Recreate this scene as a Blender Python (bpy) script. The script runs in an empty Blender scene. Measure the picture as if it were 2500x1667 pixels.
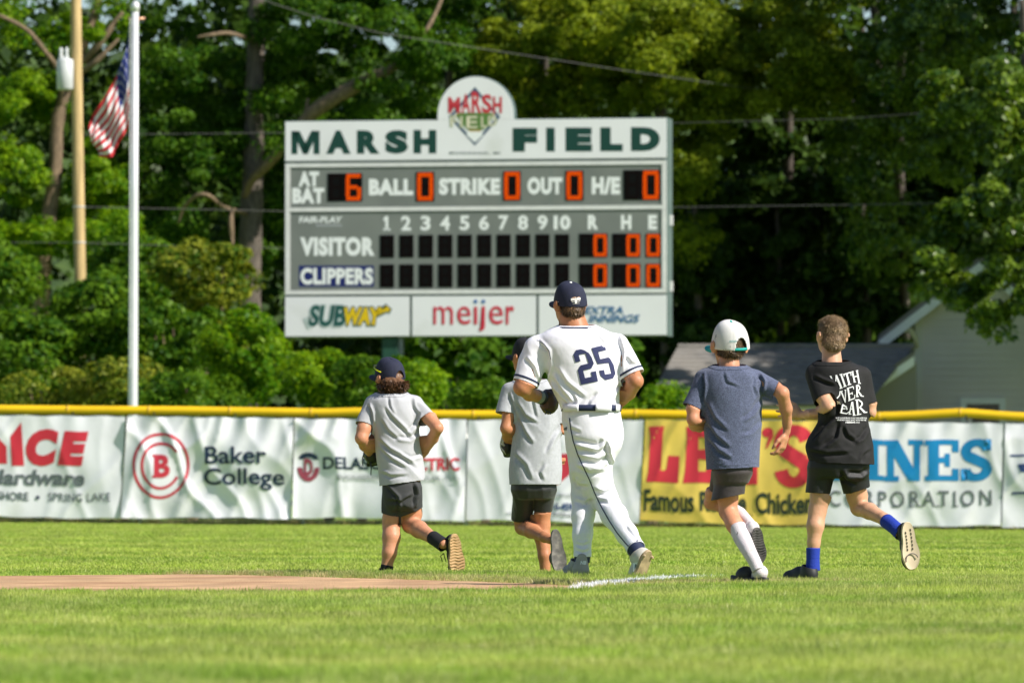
import bpy, bmesh, math, random
import numpy as np
from mathutils import Vector, Matrix
from mathutils.bvhtree import BVHTree

random.seed(7)
rng = np.random.default_rng(11)
S = bpy.context.scene
C = S.collection
R = math.radians

# ---------------------------------------------------------------- camera, light, exposure
F = 14940.0                      # focal length in photo pixels (2500 wide)
CAM_H = 0.48
PITCH = math.atan(374.5 / F)
cam_data = bpy.data.cameras.new('camera')
cam = bpy.data.objects.new('camera', cam_data)
C.objects.link(cam)
cam.location = (0, 0, CAM_H)
cam.rotation_euler = (R(90) + PITCH, 0, 0)
cam_data.sensor_width = 36
cam_data.lens = F * 36 / 2500
cam_data.clip_start = 0.5
cam_data.clip_end = 2000
cam_data.dof.use_dof = True
cam_data.dof.focus_distance = 35.0
cam_data.dof.aperture_fstop = 6.7
S.camera = cam

SUN_AZ = R(60)     # sun to the right of straight-behind the camera
SUN_EL = R(39)
sd = Vector((math.sin(SUN_AZ) * math.cos(SUN_EL), -math.cos(SUN_AZ) * math.cos(SUN_EL), math.sin(SUN_EL)))
world = bpy.data.worlds.new('World')
S.world = world
world.use_nodes = True
wn = world.node_tree
bg = wn.nodes['Background']
sky = wn.nodes.new('ShaderNodeTexSky')
sky.sky_type = 'NISHITA'
sky.sun_disc = False
sky.sun_elevation = SUN_EL
sky.sun_rotation = math.atan2(sd.x, sd.y)
sky.altitude = 100
sky.air_density = 1.0
sky.dust_density = 0.4
sky.ozone_density = 2.0
wn.links.new(sky.outputs[0], bg.inputs[0])
bg.inputs[1].default_value = 0.075
sl = bpy.data.lights.new('sun', 'SUN')
sl.energy = 5.0
sl.angle = R(0.53)
sl.color = (1.0, 0.945, 0.875)
so = bpy.data.objects.new('sun', sl)
C.objects.link(so)
so.rotation_euler = sd.to_track_quat('Z', 'Y').to_euler()
S.view_settings.view_transform = 'Standard'
S.view_settings.look = 'None'
S.view_settings.gamma = 1
S.view_settings.exposure = 0.5
S.cycles.max_bounces = 6
S.cycles.diffuse_bounces = 3
S.cycles.transparent_max_bounces = 8
S.cycles.use_denoising = True


def W(px, py, D):
    """photo pixel + distance -> point of the world"""
    v = (833.5 - py) / F
    c, s = math.cos(PITCH), math.sin(PITCH)
    t = D / (c - v * s)
    return Vector(((px - 1250) / F * t, D, CAM_H + t * (s + v * c)))


# ---------------------------------------------------------------- helpers
def tag(o, label=None, cat=None, group=None, kind=None):
    if label: o['label'] = label
    if cat: o['category'] = cat
    if group: o['group'] = group
    if kind: o['kind'] = kind
    return o


def empty(name, loc=(0, 0, 0), rz=0, parent=None):
    o = bpy.data.objects.new(name, None)
    C.objects.link(o)
    o.location = loc
    o.rotation_euler = (0, 0, rz)
    o.empty_display_size = .2
    if parent: o.parent = parent
    return o


def link(name, me, mat=None, parent=None, smooth=False):
    o = bpy.data.objects.new(name, me)
    C.objects.link(o)
    if parent: o.parent = parent
    if mat is not None:
        for m in (mat if isinstance(mat, (list, tuple)) else [mat]):
            me.materials.append(m)
    if smooth:
        me.shade_smooth()
    return o


def mesh_np(name, V, Fc):
    """V (n,3); Fc (m,k) index array with k = 3 or 4"""
    me = bpy.data.meshes.new(name)
    V = np.ascontiguousarray(V, dtype=np.float32)
    Fc = np.ascontiguousarray(Fc, dtype=np.int32)
    n, k = Fc.shape
    me.vertices.add(len(V)); me.vertices.foreach_set('co', V.ravel())
    me.loops.add(n * k); me.loops.foreach_set('vertex_index', Fc.ravel())
    me.polygons.add(n)
    me.polygons.foreach_set('loop_start', np.arange(0, n * k, k, dtype=np.int32))
    me.update(calc_edges=True)
    me.validate()
    return me


class MB:
    """collects primitives and links them as one mesh"""
    def __init__(s):
        s.v = []; s.f = []; s.mi = []

    def add(s, vs, fs, mi=0):
        b = len(s.v)
        s.v += [tuple(p) for p in vs]
        s.f += [tuple(i + b for i in f) for f in fs]
        s.mi += [mi] * len(fs)

    def box(s, x0, x1, y0, y1, z0, z1, mi=0):
        s.add([(x0, y0, z0), (x1, y0, z0), (x1, y1, z0), (x0, y1, z0), (x0, y0, z1), (x1, y0, z1), (x1, y1, z1), (x0, y1, z1)],
              [(3, 2, 1, 0), (4, 5, 6, 7), (0, 1, 5, 4), (1, 2, 6, 5), (2, 3, 7, 6), (3, 0, 4, 7)], mi)

    def tube(s, pts, rad, n=10, mi=0, caps=True):
        pts = [Vector(p) for p in pts]
        rad = rad if isinstance(rad, (list, tuple)) else [rad] * len(pts)
        vs = []; fs = []
        prev = None
        for i, p in enumerate(pts):
            d = (pts[min(i + 1, len(pts) - 1)] - pts[max(i - 1, 0)]).normalized()
            a = prev if prev is not None else (Vector((0, 0, 1)) if abs(d.z) < .9 else Vector((1, 0, 0)))
            u = (a - d * a.dot(d)).normalized()
            prev = u
            w = d.cross(u)
            for k in range(n):
                t = 2 * math.pi * k / n
                vs.append(p + (u * math.cos(t) + w * math.sin(t)) * rad[i])
        for i in range(len(pts) - 1):
            for k in range(n):
                fs.append((i * n + k, i * n + (k + 1) % n, (i + 1) * n + (k + 1) % n, (i + 1) * n + k))
        if caps:
            fs.append(tuple(reversed(range(n))))
            fs.append(tuple(range((len(pts) - 1) * n, len(pts) * n)))
        s.add(vs, fs, mi)

    def prism(s, poly, y0, y1, mi=0):
        """polygon in xz, extruded from y0 (front) to y1"""
        n = len(poly)
        vs = [(p[0], y0, p[1]) for p in poly] + [(p[0], y1, p[1]) for p in poly]
        fs = [tuple(range(n)), tuple(reversed(range(n, 2 * n)))]
        fs += [(i, i + n, (i + 1) % n + n, (i + 1) % n) for i in range(n)]
        s.add(vs, fs, mi)

    def build(s, name, mat=None, parent=None, smooth=False, bevel=0):
        me = bpy.data.meshes.new(name)
        me.from_pydata(s.v, [], s.f)
        if len(set(s.mi)) > 1 or (s.mi and s.mi[0]):
            me.polygons.foreach_set('material_index', s.mi)
        bm = bmesh.new(); bm.from_mesh(me)
        bmesh.ops.recalc_face_normals(bm, faces=bm.faces)
        bm.to_mesh(me); bm.free()
        o = link(name, me, mat, parent, smooth)
        if bevel:
            m = o.modifiers.new('bevel', 'BEVEL'); m.width = bevel; m.segments = 2; m.limit_method = 'ANGLE'
        return o


def box(name, mat, parent, *a, bevel=0):
    m = MB(); m.box(*a)
    return m.build(name, mat, parent, bevel=bevel)


# ---------------------------------------------------------------- numpy noise
_perm = rng.permutation(256)
_perm = np.concatenate([_perm, _perm, _perm])
_grad = rng.normal(size=(256, 3)); _grad /= np.linalg.norm(_grad, axis=1)[:, None]


def noise(P, scale=1.0, seed=0):
    P = np.asarray(P, dtype=np.float64) * scale + seed * 17.31
    i = np.floor(P).astype(np.int64); f = P - i
    u = f * f * f * (f * (f * 6 - 15) + 10)
    out = np.zeros(len(P))
    for dx in (0, 1):
        for dy in (0, 1):
            for dz in (0, 1):
                h = _perm[(_perm[(_perm[(i[:, 0] + dx) & 255] + i[:, 1] + dy) & 255] + i[:, 2] + dz) & 255]
                g = _grad[h]
                d = g[:, 0] * (f[:, 0] - dx) + g[:, 1] * (f[:, 1] - dy) + g[:, 2] * (f[:, 2] - dz)
                w = (u[:, 0] if dx else 1 - u[:, 0]) * (u[:, 1] if dy else 1 - u[:, 1]) * (u[:, 2] if dz else 1 - u[:, 2])
                out += w * d
    return out * 1.6


# ---------------------------------------------------------------- materials
_mats = {}


def mat(name, col, rough=.6, metal=0, var=0.0, vscale=6.0, bump=0.0, bscale=60.0, spec=None, col2=None, emit=None,
        trans=0.0, sheen=0.0, stretch=None, sss=0.0, coat=0.0, dirt=None, dscale=3.0, dlo=.5, dhi=.7):
    if name in _mats: return _mats[name]
    m = bpy.data.materials.new(name); m.use_nodes = True
    nt = m.node_tree; b = nt.nodes['Principled BSDF']
    b.inputs['Base Color'].default_value = (*col, 1)
    b.inputs['Roughness'].default_value = rough
    b.inputs['Metallic'].default_value = metal
    if spec is not None: b.inputs['Specular IOR Level'].default_value = spec
    if sheen: b.inputs['Sheen Weight'].default_value = sheen
    if coat: b.inputs['Coat Weight'].default_value = coat
    if sss:
        b.inputs['Subsurface Weight'].default_value = sss
        b.inputs['Subsurface Scale'].default_value = .012
        b.inputs['Subsurface Radius'].default_value = (1, .35, .2)
    tc = nt.nodes.new('ShaderNodeTexCoord')
    src = tc.outputs['Object']
    if stretch:
        mp = nt.nodes.new('ShaderNodeMapping'); mp.inputs['Scale'].default_value = stretch
        nt.links.new(src, mp.inputs[0]); src = mp.outputs[0]
    colsock = None
    if var or col2:
        n = nt.nodes.new('ShaderNodeTexNoise'); n.inputs['Scale'].default_value = vscale; n.inputs['Detail'].default_value = 5
        nt.links.new(src, n.inputs['Vector'])
        r = nt.nodes.new('ShaderNodeValToRGB')
        c2 = col2 or tuple(min(1, c * (1 + var)) for c in col)
        c1 = col if col2 else tuple(c * (1 - var) for c in col)
        r.color_ramp.elements[0].position = .36; r.color_ramp.elements[1].position = .64
        r.color_ramp.elements[0].color = (*c1, 1); r.color_ramp.elements[1].color = (*c2, 1)
        nt.links.new(n.outputs[0], r.inputs[0])
        colsock = r.outputs[0]
    if dirt:
        n = nt.nodes.new('ShaderNodeTexNoise'); n.inputs['Scale'].default_value = dscale; n.inputs['Detail'].default_value = 6
        nt.links.new(tc.outputs['Object'], n.inputs['Vector'])
        mr = nt.nodes.new('ShaderNodeMapRange'); mr.inputs[1].default_value = dlo; mr.inputs[2].default_value = dhi
        nt.links.new(n.outputs[0], mr.inputs[0])
        mx = nt.nodes.new('ShaderNodeMix'); mx.data_type = 'RGBA'
        nt.links.new(mr.outputs[0], mx.inputs[0])
        if colsock: nt.links.new(colsock, mx.inputs[6])
        else: mx.inputs[6].default_value = (*col, 1)
        mx.inputs[7].default_value = (*dirt, 1)
        colsock = mx.outputs[2]
    if colsock: nt.links.new(colsock, b.inputs['Base Color'])
    if bump:
        n = nt.nodes.new('ShaderNodeTexNoise'); n.inputs['Scale'].default_value = bscale; n.inputs['Detail'].default_value = 4
        nt.links.new(src, n.inputs['Vector'])
        bp = nt.nodes.new('ShaderNodeBump'); bp.inputs['Strength'].default_value = bump; bp.inputs['Distance'].default_value = .01
        nt.links.new(n.outputs[0], bp.inputs['Height']); nt.links.new(bp.outputs[0], b.inputs['Normal'])
    if emit:
        b.inputs['Emission Color'].default_value = (*emit[:3], 1); b.inputs['Emission Strength'].default_value = emit[3]
    if trans:
        t = nt.nodes.new('ShaderNodeBsdfTranslucent')
        if colsock: nt.links.new(colsock, t.inputs[0])
        else: t.inputs[0].default_value = (*col, 1)
        mx = nt.nodes.new('ShaderNodeMixShader'); mx.inputs[0].default_value = trans
        nt.links.new(b.outputs[0], mx.inputs[1]); nt.links.new(t.outputs[0], mx.inputs[2])
        nt.links.new(mx.outputs[0], nt.nodes['Material Output'].inputs[0])
    _mats[name] = m
    return m


def leaf_mat(name, ca, cb, trans=.35, vs=.9, spec=.35, rough=.45):
    """leaf colour: slow patches over the crown times a per-leaf variation (random per island)"""
    if name in _mats: return _mats[name]
    m = bpy.data.materials.new(name); m.use_nodes = True
    nt = m.node_tree; b = nt.nodes['Principled BSDF']
    g = nt.nodes.new('ShaderNodeNewGeometry')
    n = nt.nodes.new('ShaderNodeTexNoise'); n.inputs['Scale'].default_value = vs; n.inputs['Detail'].default_value = 3
    nt.links.new(g.outputs['Position'], n.inputs['Vector'])
    a = nt.nodes.new('ShaderNodeMath'); a.operation = 'MULTIPLY_ADD'; a.inputs[1].default_value = .5; a.inputs[2].default_value = -.25
    nt.links.new(g.outputs['Random Per Island'], a.inputs[0])
    ad = nt.nodes.new('ShaderNodeMath'); ad.operation = 'ADD'
    nt.links.new(n.outputs[0], ad.inputs[0]); nt.links.new(a.outputs[0], ad.inputs[1])
    r = nt.nodes.new('ShaderNodeValToRGB')
    r.color_ramp.elements[0].position = .3; r.color_ramp.elements[1].position = .75
    r.color_ramp.elements[0].color = (*ca, 1); r.color_ramp.elements[1].color = (*cb, 1)
    nt.links.new(ad.outputs[0], r.inputs[0])
    nt.links.new(r.outputs[0], b.inputs['Base Color'])
    b.inputs['Roughness'].default_value = rough
    b.inputs['Specular IOR Level'].default_value = spec
    t = nt.nodes.new('ShaderNodeBsdfTranslucent')
    hs = nt.nodes.new('ShaderNodeMix'); hs.data_type = 'RGBA'; hs.blend_type = 'MULTIPLY'; hs.inputs[0].default_value = 1
    nt.links.new(r.outputs[0], hs.inputs[6]); hs.inputs[7].default_value = (1.5, 1.45, .5, 1)
    nt.links.new(hs.outputs[2], t.inputs[0])
    mx = nt.nodes.new('ShaderNodeMixShader'); mx.inputs[0].default_value = trans
    nt.links.new(b.outputs[0], mx.inputs[1]); nt.links.new(t.outputs[0], mx.inputs[2])
    nt.links.new(mx.outputs[0], nt.nodes['Material Output'].inputs[0])
    _mats[name] = m
    return m


# ---------------------------------------------------------------- lettering
def text_mesh(s, weight=0.0, shear=0.0, spacing=1.0):
    cu = bpy.data.curves.new('t', 'FONT')
    cu.body = s; cu.offset = weight; cu.shear = shear; cu.space_character = spacing
    cu.resolution_u = 4; cu.size = 1.0
    o = bpy.data.objects.new('t', cu); C.objects.link(o)
    dg = bpy.context.evaluated_depsgraph_get()
    me = bpy.data.meshes.new_from_object(o.evaluated_get(dg))
    bpy.data.objects.remove(o); bpy.data.curves.remove(cu)
    n = len(me.vertices)
    V = np.zeros(n * 3); me.vertices.foreach_get('co', V); V = V.reshape(-1, 3)
    Fs = [tuple(p.vertices) for p in me.polygons]
    bpy.data.meshes.remove(me)
    return V, Fs


class Print:
    """flat print gathered in (a, b) = photo pixel coordinates; every letter or mark becomes a piece of its own"""
    def __init__(s):
        s.items = []; s.g = 0; s.order = []; s.auto = True

    def begin(s, joined=True):
        """what follows belongs to one mark until the next begin()"""
        s.g += 1; s.auto = not joined

    def put(s, col, V, Fs, nm='print', own=True):
        if col not in s.order: s.order.append(col)
        if own and s.auto: s.g += 1
        s.items.append((col, s.g, nm, np.asarray(V, float), Fs))

    def poly(s, col, pts): s.put(col, [(p[0], p[1]) for p in pts], [tuple(range(len(pts)))])

    def rect(s, col, x0, x1, y0, y1): s.poly(col, [(x0, y0), (x1, y0), (x1, y1), (x0, y1)])

    def text(s, col, t, x0, x1, y0, y1, weight=.02, shear=0., spacing=1., rot=0., ytilt=0.):
        V, Fs = text_mesh(t, weight, shear, spacing)
        a = V[:, 0]; b = V[:, 1]
        a = (a - a.min()) / (a.max() - a.min()); b = (b - b.min()) / (b.max() - b.min())
        Q = np.stack([x0 + a * (x1 - x0), y1 + b * (y0 - y1) + ytilt * a], 1)
        if not s.auto or (y1 - y0) < 17:
            s.put(col, Q, Fs, 'small_print' if s.auto else 'letter'); return
        par = list(range(len(Q)))

        def find(i):
            while par[i] != i: par[i] = par[par[i]]; i = par[i]
            return i
        for f in Fs:
            for k in f[1:]: par[find(k)] = find(f[0])
        isl = {}
        for f in Fs: isl.setdefault(find(f[0]), []).append(f)
        gs = []
        for fl in isl.values():
            xs_ = [Q[i, 0] for f in fl for i in f]; gs.append([min(xs_), max(xs_), fl])
        gs.sort(key=lambda q: q[0]); out = []
        for q in gs:
            if out and min(out[-1][1], q[1]) - q[0] > .6 * min(q[1] - q[0], out[-1][1] - out[-1][0]):
                out[-1][1] = max(out[-1][1], q[1]); out[-1][2] += q[2]
            else: out.append(q)
        for q in out:
            ids = sorted({i for f in q[2] for i in f}); mp = {i: k for k, i in enumerate(ids)}
            s.put(col, Q[ids], [tuple(mp[i] for i in f) for f in q[2]], 'letter')

    def ring(s, col, cx, cy, rx, ry, w, a0=0, a1=360, n=48):
        V = []; Fs = []
        for i in range(n + 1):
            t = R(a0 + (a1 - a0) * i / n)
            V += [(cx + (rx - w) * math.cos(t), cy + (ry - w) * math.sin(t)), (cx + rx * math.cos(t), cy + ry * math.sin(t))]
            if i: Fs.append((2 * i - 2, 2 * i - 1, 2 * i + 1, 2 * i))
        s.put(col, V, Fs, 'ring' if w < min(rx, ry) else 'dot')

    def build(s, fn, parent, name='lettering', cut=0):
        """fn maps an (n,2) array of print coordinates plus a layer number to (n,3) points"""
        outs = []; groups = {}
        for col, g, nm, V, Fs in s.items: groups.setdefault((g, col), []).append((nm, V, Fs))
        for (g, col), its in groups.items():
            bm = bmesh.new()
            for nm, V, Fs in its:
                bv = [bm.verts.new((v[0], v[1], 0)) for v in V]
                for f in Fs:
                    try: bm.faces.new([bv[i] for i in f])
                    except ValueError: pass
            if cut:
                for ax in (0, 1):
                    vals = [v.co[ax] for v in bm.verts]; lo_, hi_ = min(vals), max(vals); k = math.floor(lo_ / cut) + 1
                    while k * cut < hi_:
                        no = (1, 0, 0) if ax == 0 else (0, 1, 0)
                        bmesh.ops.bisect_plane(bm, geom=bm.verts[:] + bm.edges[:] + bm.faces[:], plane_co=tuple(k * cut * c for c in no), plane_no=no); k += 1
            bmesh.ops.remove_doubles(bm, verts=bm.verts, dist=.02)
            bm.verts.ensure_lookup_table()
            if not bm.verts: bm.free(); continue
            Q = fn(np.array([(v.co.x, v.co.y) for v in bm.verts]), s.order.index(col))
            for v, q in zip(bm.verts, Q): v.co = q
            bmesh.ops.triangulate(bm, faces=bm.faces)
            nm = its[0][0] if name in ('lettering', 'print') else name
            me = bpy.data.meshes.new(nm); bm.to_mesh(me); bm.free()
            o = link(nm, me, col, parent, smooth=bool(cut))
            if nm == 'small_print': o['kind'] = 'stuff'
            outs.append(o)
        return outs
# ================================================================ ground
def sstep(x, a, b):
    t = np.clip((np.asarray(x, float) - a) / (b - a), 0, 1)
    return t * t * (3 - 2 * t)


def gz(x, y):
    x = np.asarray(x, float); y = np.asarray(y, float)
    z = .006 * np.sin(x * 1.1 + y * .23) + .005 * np.sin(y * .6 + 1.3 * x) * np.clip((45 - y) / 20, 0, 1)
    z = z + .030 * np.exp(-((y - 29.6) / 3.2) ** 2) * sstep(x, .2, 2.4) - .05 * sstep(x, .8, 4.0) * sstep(y, 31.5, 36) * (1 - sstep(y, 44, 60))
    z = z - (.045 + .0066 * np.clip(x, -25, 25)) * sstep(y, 60, 92)
    z = z - .075 * sstep(y, 36.8, 38.0) * (1 - sstep(y, 48, 75)) * (1 - sstep(x, .25, .8))
    z = z + .9 * sstep(y, 112, 150) * sstep(-x, -3, 6)
    return z


def sheet(name, xs, ys, m, dz=0.0, inside=None):
    X, Y = np.meshgrid(xs, ys)
    V = np.stack([X.ravel(), Y.ravel(), gz(X.ravel(), Y.ravel()) + dz], 1)
    nx = len(xs); ny = len(ys)
    i = (np.arange(ny - 1)[:, None] * nx + np.arange(nx - 1)[None]).ravel()
    return link(name, mesh_np(name, V, np.stack([i, i + 1, i + nx + 1, i + nx], 1)), m, smooth=True)


m_soil = mat('lawn_soil', (.17, .27, .035), .9, var=.35, vscale=.6, bump=.5, bscale=30)
xs = np.unique(np.concatenate([np.linspace(-300, -20, 12), np.linspace(-20, -6, 15), np.linspace(-6, 6, 61), np.linspace(6, 20, 15), np.linspace(20, 300, 12)]))
ys = np.unique(np.concatenate([np.linspace(-30, 10, 6), np.linspace(10, 50, 130), np.linspace(50, 170, 61), np.linspace(170, 600, 10)]))
tag(sheet('ground', xs, ys, m_soil), kind='structure')

# dirt base path, a band in the lawn that closes towards the foul line
PATH = [(-14, 24.0, 38.5), (-6, 28.6, 38.6), (-2.85, 29.9, 37.6), (-1.9, 30.0, 36.7), (-1.1, 30.05, 35.2), (-.55, 30.1, 33.9), (-.1, 30.15, 32.9), (.15, 30.2, 32.2), (.36, 30.3, 31.4), (.44, 30.4, 30.8)]
_px = np.array([p[0] for p in PATH]); _pn = np.array([p[1] for p in PATH]); _pf = np.array([p[2] for p in PATH])


def in_path(x, y):
    n = np.interp(x, _px, _pn) + .09 * np.sin(x * 7) + .07 * np.sin(x * 19) + rng.normal(0, .10, np.shape(x))
    f = np.interp(x, _px, _pf) + .16 * np.sin(x * 5 + 1) + .10 * np.sin(x * 23) + rng.normal(0, .22, np.shape(x))
    return (x < .47) & (y > n) & (y < f)


m_dirt = mat('infield_dirt', (.54, .335, .175), .95, var=.16, vscale=3.0, bump=.9, bscale=90, dirt=(.40, .21, .10), dscale=1.2, dlo=.48, dhi=.66, stretch=(1, .3, 1))
v = []; n = 90
xx = np.linspace(-14, .47, n)
nn = np.interp(xx, _px, _pn) - .15; ff = np.interp(xx, _px, _pf) + .12
M_ = 24
V = []
for j in range(M_):
    yy = nn + (ff - nn) * j / (M_ - 1)
    V.append(np.stack([xx, yy, gz(xx, yy) + .004 + .004 * noise(np.stack([xx, yy, xx * 0], 1), 2.5)], 1))
V = np.concatenate(V)
i = (np.arange(M_ - 1)[:, None] * n + np.arange(n - 1)[None]).ravel()
tag(link('dirt_path', mesh_np('dirt_path', V, np.stack([i, i + 1, i + n + 1, i + n], 1)), m_dirt, smooth=True), kind='structure')

# ---------------------------------------------------------------- grass (instanced tufts)


def grass_mat(name, g1, g2, straw, amt, tr=.45, stretch=(.22, 1.0)):
    m = bpy.data.materials.new(name); m.use_nodes = True
    nt = m.node_tree; b = nt.nodes['Principled BSDF']; N = nt.nodes.new; L = nt.links.new
    g = N('ShaderNodeNewGeometry')
    mp = N('ShaderNodeMapping'); mp.inputs['Scale'].default_value = (*stretch, 0)
    L(g.outputs['Position'], mp.inputs[0])
    n1 = N('ShaderNodeTexNoise'); n1.inputs['Scale'].default_value = .55; n1.inputs['Detail'].default_value = 4
    L(mp.outputs[0], n1.inputs['Vector'])
    n2 = N('ShaderNodeTexNoise'); n2.inputs['Scale'].default_value = 2.2; n2.inputs['Detail'].default_value = 5
    L(g.outputs['Position'], n2.inputs['Vector'])
    oi = N('ShaderNodeObjectInfo')
    r1 = N('ShaderNodeValToRGB'); r1.color_ramp.elements[0].position = .40; r1.color_ramp.elements[1].position = .60
    r1.color_ramp.elements[0].color = (*g1, 1); r1.color_ramp.elements[1].color = (*g2, 1)
    L(n1.outputs[0], r1.inputs[0])
    ma = N('ShaderNodeMath'); ma.operation = 'MULTIPLY_ADD'; ma.inputs[1].default_value = .30
    L(oi.outputs['Random'], ma.inputs[0]); L(n2.outputs[0], ma.inputs[2])
    mr = N('ShaderNodeMapRange'); mr.inputs[1].default_value = .52; mr.inputs[2].default_value = .86; mr.inputs[4].default_value = amt
    L(ma.outputs[0], mr.inputs[0])
    mx = N('ShaderNodeMix'); mx.data_type = 'RGBA'
    r2 = N('ShaderNodeMapRange'); r2.inputs[1].default_value = .34; r2.inputs[2].default_value = .66; r2.inputs[3].default_value = .82; r2.inputs[4].default_value = 1.34
    n3 = N('ShaderNodeTexNoise'); n3.inputs['Scale'].default_value = 1.0; n3.inputs['Detail'].default_value = 5; n3.inputs['Roughness'].default_value = .65
    mp3 = N('ShaderNodeMapping'); mp3.inputs['Scale'].default_value = (1.6, .7, 0); mp3.inputs['Location'].default_value = (3, 8, 0)
    L(g.outputs['Position'], mp3.inputs[0]); L(mp3.outputs[0], n3.inputs['Vector']); L(n3.outputs[0], r2.inputs[0])
    mv = N('ShaderNodeVectorMath'); mv.operation = 'SCALE'; L(r1.outputs[0], mv.inputs[0]); L(r2.outputs[0], mv.inputs['Scale'])
    L(mr.outputs[0], mx.inputs[0]); L(mv.outputs[0], mx.inputs[6]); mx.inputs[7].default_value = (*straw, 1)
    col = mx.outputs[2]
    L(col, b.inputs['Base Color']); b.inputs['Roughness'].default_value = .45; b.inputs['Specular IOR Level'].default_value = .35
    t = N('ShaderNodeBsdfTranslucent'); L(col, t.inputs[0])
    ms = N('ShaderNodeMixShader'); ms.inputs[0].default_value = tr
    L(b.outputs[0], ms.inputs[1]); L(t.outputs[0], ms.inputs[2]); L(ms.outputs[0], nt.nodes['Material Output'].inputs[0])
    return m


def tuft_collection(name, m, nvar=5, blades=22, rad=.05, h=(.018, .032), w=.0028, lean=.5):
    col = bpy.data.collections.new(name)
    for k in range(nvar):
        vs = []; fs = []
        for _ in range(blades):
            a = random.uniform(0, 6.28); r = rad * math.sqrt(random.random())
            x, y = r * math.cos(a), r * math.sin(a)
            hh = random.uniform(*h); t = random.uniform(0, 6.28); l = hh * random.uniform(.1, lean)
            dx, dy = math.cos(t) * l, math.sin(t) * l
            s = random.uniform(0, 6.28); wx, wy = math.cos(s) * w / 2, math.sin(s) * w / 2
            b = len(vs)
            vs += [(x - wx, y - wy, -.004), (x + wx, y + wy, -.004), (x + dx * .35 - wx * .8, y + dy * .35 - wy * .8, hh * .55),
                   (x + dx * .35 + wx * .8, y + dy * .35 + wy * .8, hh * .55), (x + dx, y + dy, hh)]
            fs += [(b, b + 1, b + 3, b + 2), (b + 2, b + 3, b + 4)]
        me = bpy.data.meshes.new(name + '_blades'); me.from_pydata(vs, [], fs); me.materials.append(m)
        o = bpy.data.objects.new(name + '_blades', me); col.objects.link(o)
    return col


def scatter(name, pts, col, smin, smax, tilt=.25):
    me = bpy.data.meshes.new(name)
    me.vertices.add(len(pts)); me.vertices.foreach_set('co', np.asarray(pts, np.float32).ravel())
    o = bpy.data.objects.new(name, me); C.objects.link(o)
    ng = bpy.data.node_groups.new(name, 'GeometryNodeTree')
    ng.interface.new_socket('Geometry', in_out='INPUT', socket_type='NodeSocketGeometry')
    ng.interface.new_socket('Geometry', in_out='OUTPUT', socket_type='NodeSocketGeometry')
    N = ng.nodes.new; L = ng.links.new
    gi = N('NodeGroupInput'); go = N('NodeGroupOutput')
    ip = N('GeometryNodeInstanceOnPoints'); ci = N('GeometryNodeCollectionInfo')
    ci.inputs['Collection'].default_value = col; ci.inputs['Separate Children'].default_value = True; ci.inputs['Reset Children'].default_value = True
    rr = N('FunctionNodeRandomValue'); rr.data_type = 'FLOAT_VECTOR'
    rr.inputs[0].default_value = (-tilt, -tilt, 0); rr.inputs[1].default_value = (tilt, tilt, 6.28)
    rs = N('FunctionNodeRandomValue'); rs.data_type = 'FLOAT'
    rs.inputs[2].default_value = smin; rs.inputs[3].default_value = smax; rs.inputs['Seed'].default_value = 5
    m2p = N('GeometryNodeMeshToPoints')
    L(gi.outputs[0], m2p.inputs[0]); L(m2p.outputs[0], ip.inputs['Points']); L(ci.outputs[0], ip.inputs['Instance'])
    ip.inputs['Pick Instance'].default_value = True
    L(rr.outputs[0], ip.inputs['Rotation']); L(rs.outputs[1], ip.inputs['Scale']); L(ip.outputs[0], go.inputs[0])
    md = o.modifiers.new('scatter', 'NODES'); md.node_group = ng
    return o


def field(y0, y1, dens, half=.125, pad=1.3, cond=None):
    xm = y1 * half + pad
    n = int(dens * (y1 - y0) * 2 * xm)
    x = rng.uniform(-xm, xm, n); y = rng.uniform(y0, y1, n)
    k = np.abs(x) < y * half + pad
    k &= ~in_path(x, y)
    if cond is not None: k &= cond(x, y)
    x = x[k]; y = y[k]
    return np.stack([x, y, gz(x, y)], 1)


# foul line chalk: from the tip of the dirt to the upper right
CH0 = np.array([.34, 30.7]); CH1 = np.array([1.20, 35.6])


def chalk_d(x, y):
    d = (CH1 - CH0); L_ = np.linalg.norm(d); d = d / L_
    rx = x - CH0[0]; ry = y - CH0[1]
    t = rx * d[0] + ry * d[1]
    return np.abs(rx * d[1] - ry * d[0]), t, L_


def not_chalk(x, y):
    d, t, L_ = chalk_d(x, y)
    return ~((d < .055) & (t > -.1) & (t < L_))


m_grass = grass_mat('mown_grass', (.23, .36, .036), (.42, .50, .082), (.62, .57, .24), .55)
m_lip = grass_mat('edge_grass', (.25, .33, .06), (.42, .43, .13), (.58, .45, .24), .85)
m_out = grass_mat('outfield_grass', (.22, .36, .028), (.45, .545, .080), (.62, .57, .22), .45, stretch=(.07, .85))
lipd = lambda x, y: (y - np.where(x < .47, np.interp(x, _px, _pf), 31.0))
c_near = tuft_collection('lawn_tufts', m_grass, blades=26)
c_lip = tuft_collection('edge_tufts', m_lip, blades=20, rad=.05, h=(.012, .034), w=.0034, lean=.9)
c_out = tuft_collection('outfield_tufts', m_out, blades=46, rad=.11, h=(.009, .018), w=.0055, lean=1.3)
pts = np.concatenate([field(12.5, 31, 330), field(31, 40, 170, cond=lambda x, y: (lipd(x, y) > 1.0) & not_chalk(x, y))])
tag(scatter('lawn_grass', pts, c_near, .75, 1.25), kind='stuff', label='short mown green infield grass in the foreground', cat='grass')
tag(scatter('path_edge_grass', field(30, 40, 420, cond=lambda x, y: (lipd(x, y) > -.03) & (lipd(x, y) < 1.3) & not_chalk(x, y) & (x < 1.8)), c_lip, .7, 1.1, .4),
    kind='stuff', label='yellowish longer grass lip along the dirt path', cat='grass')
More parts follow.
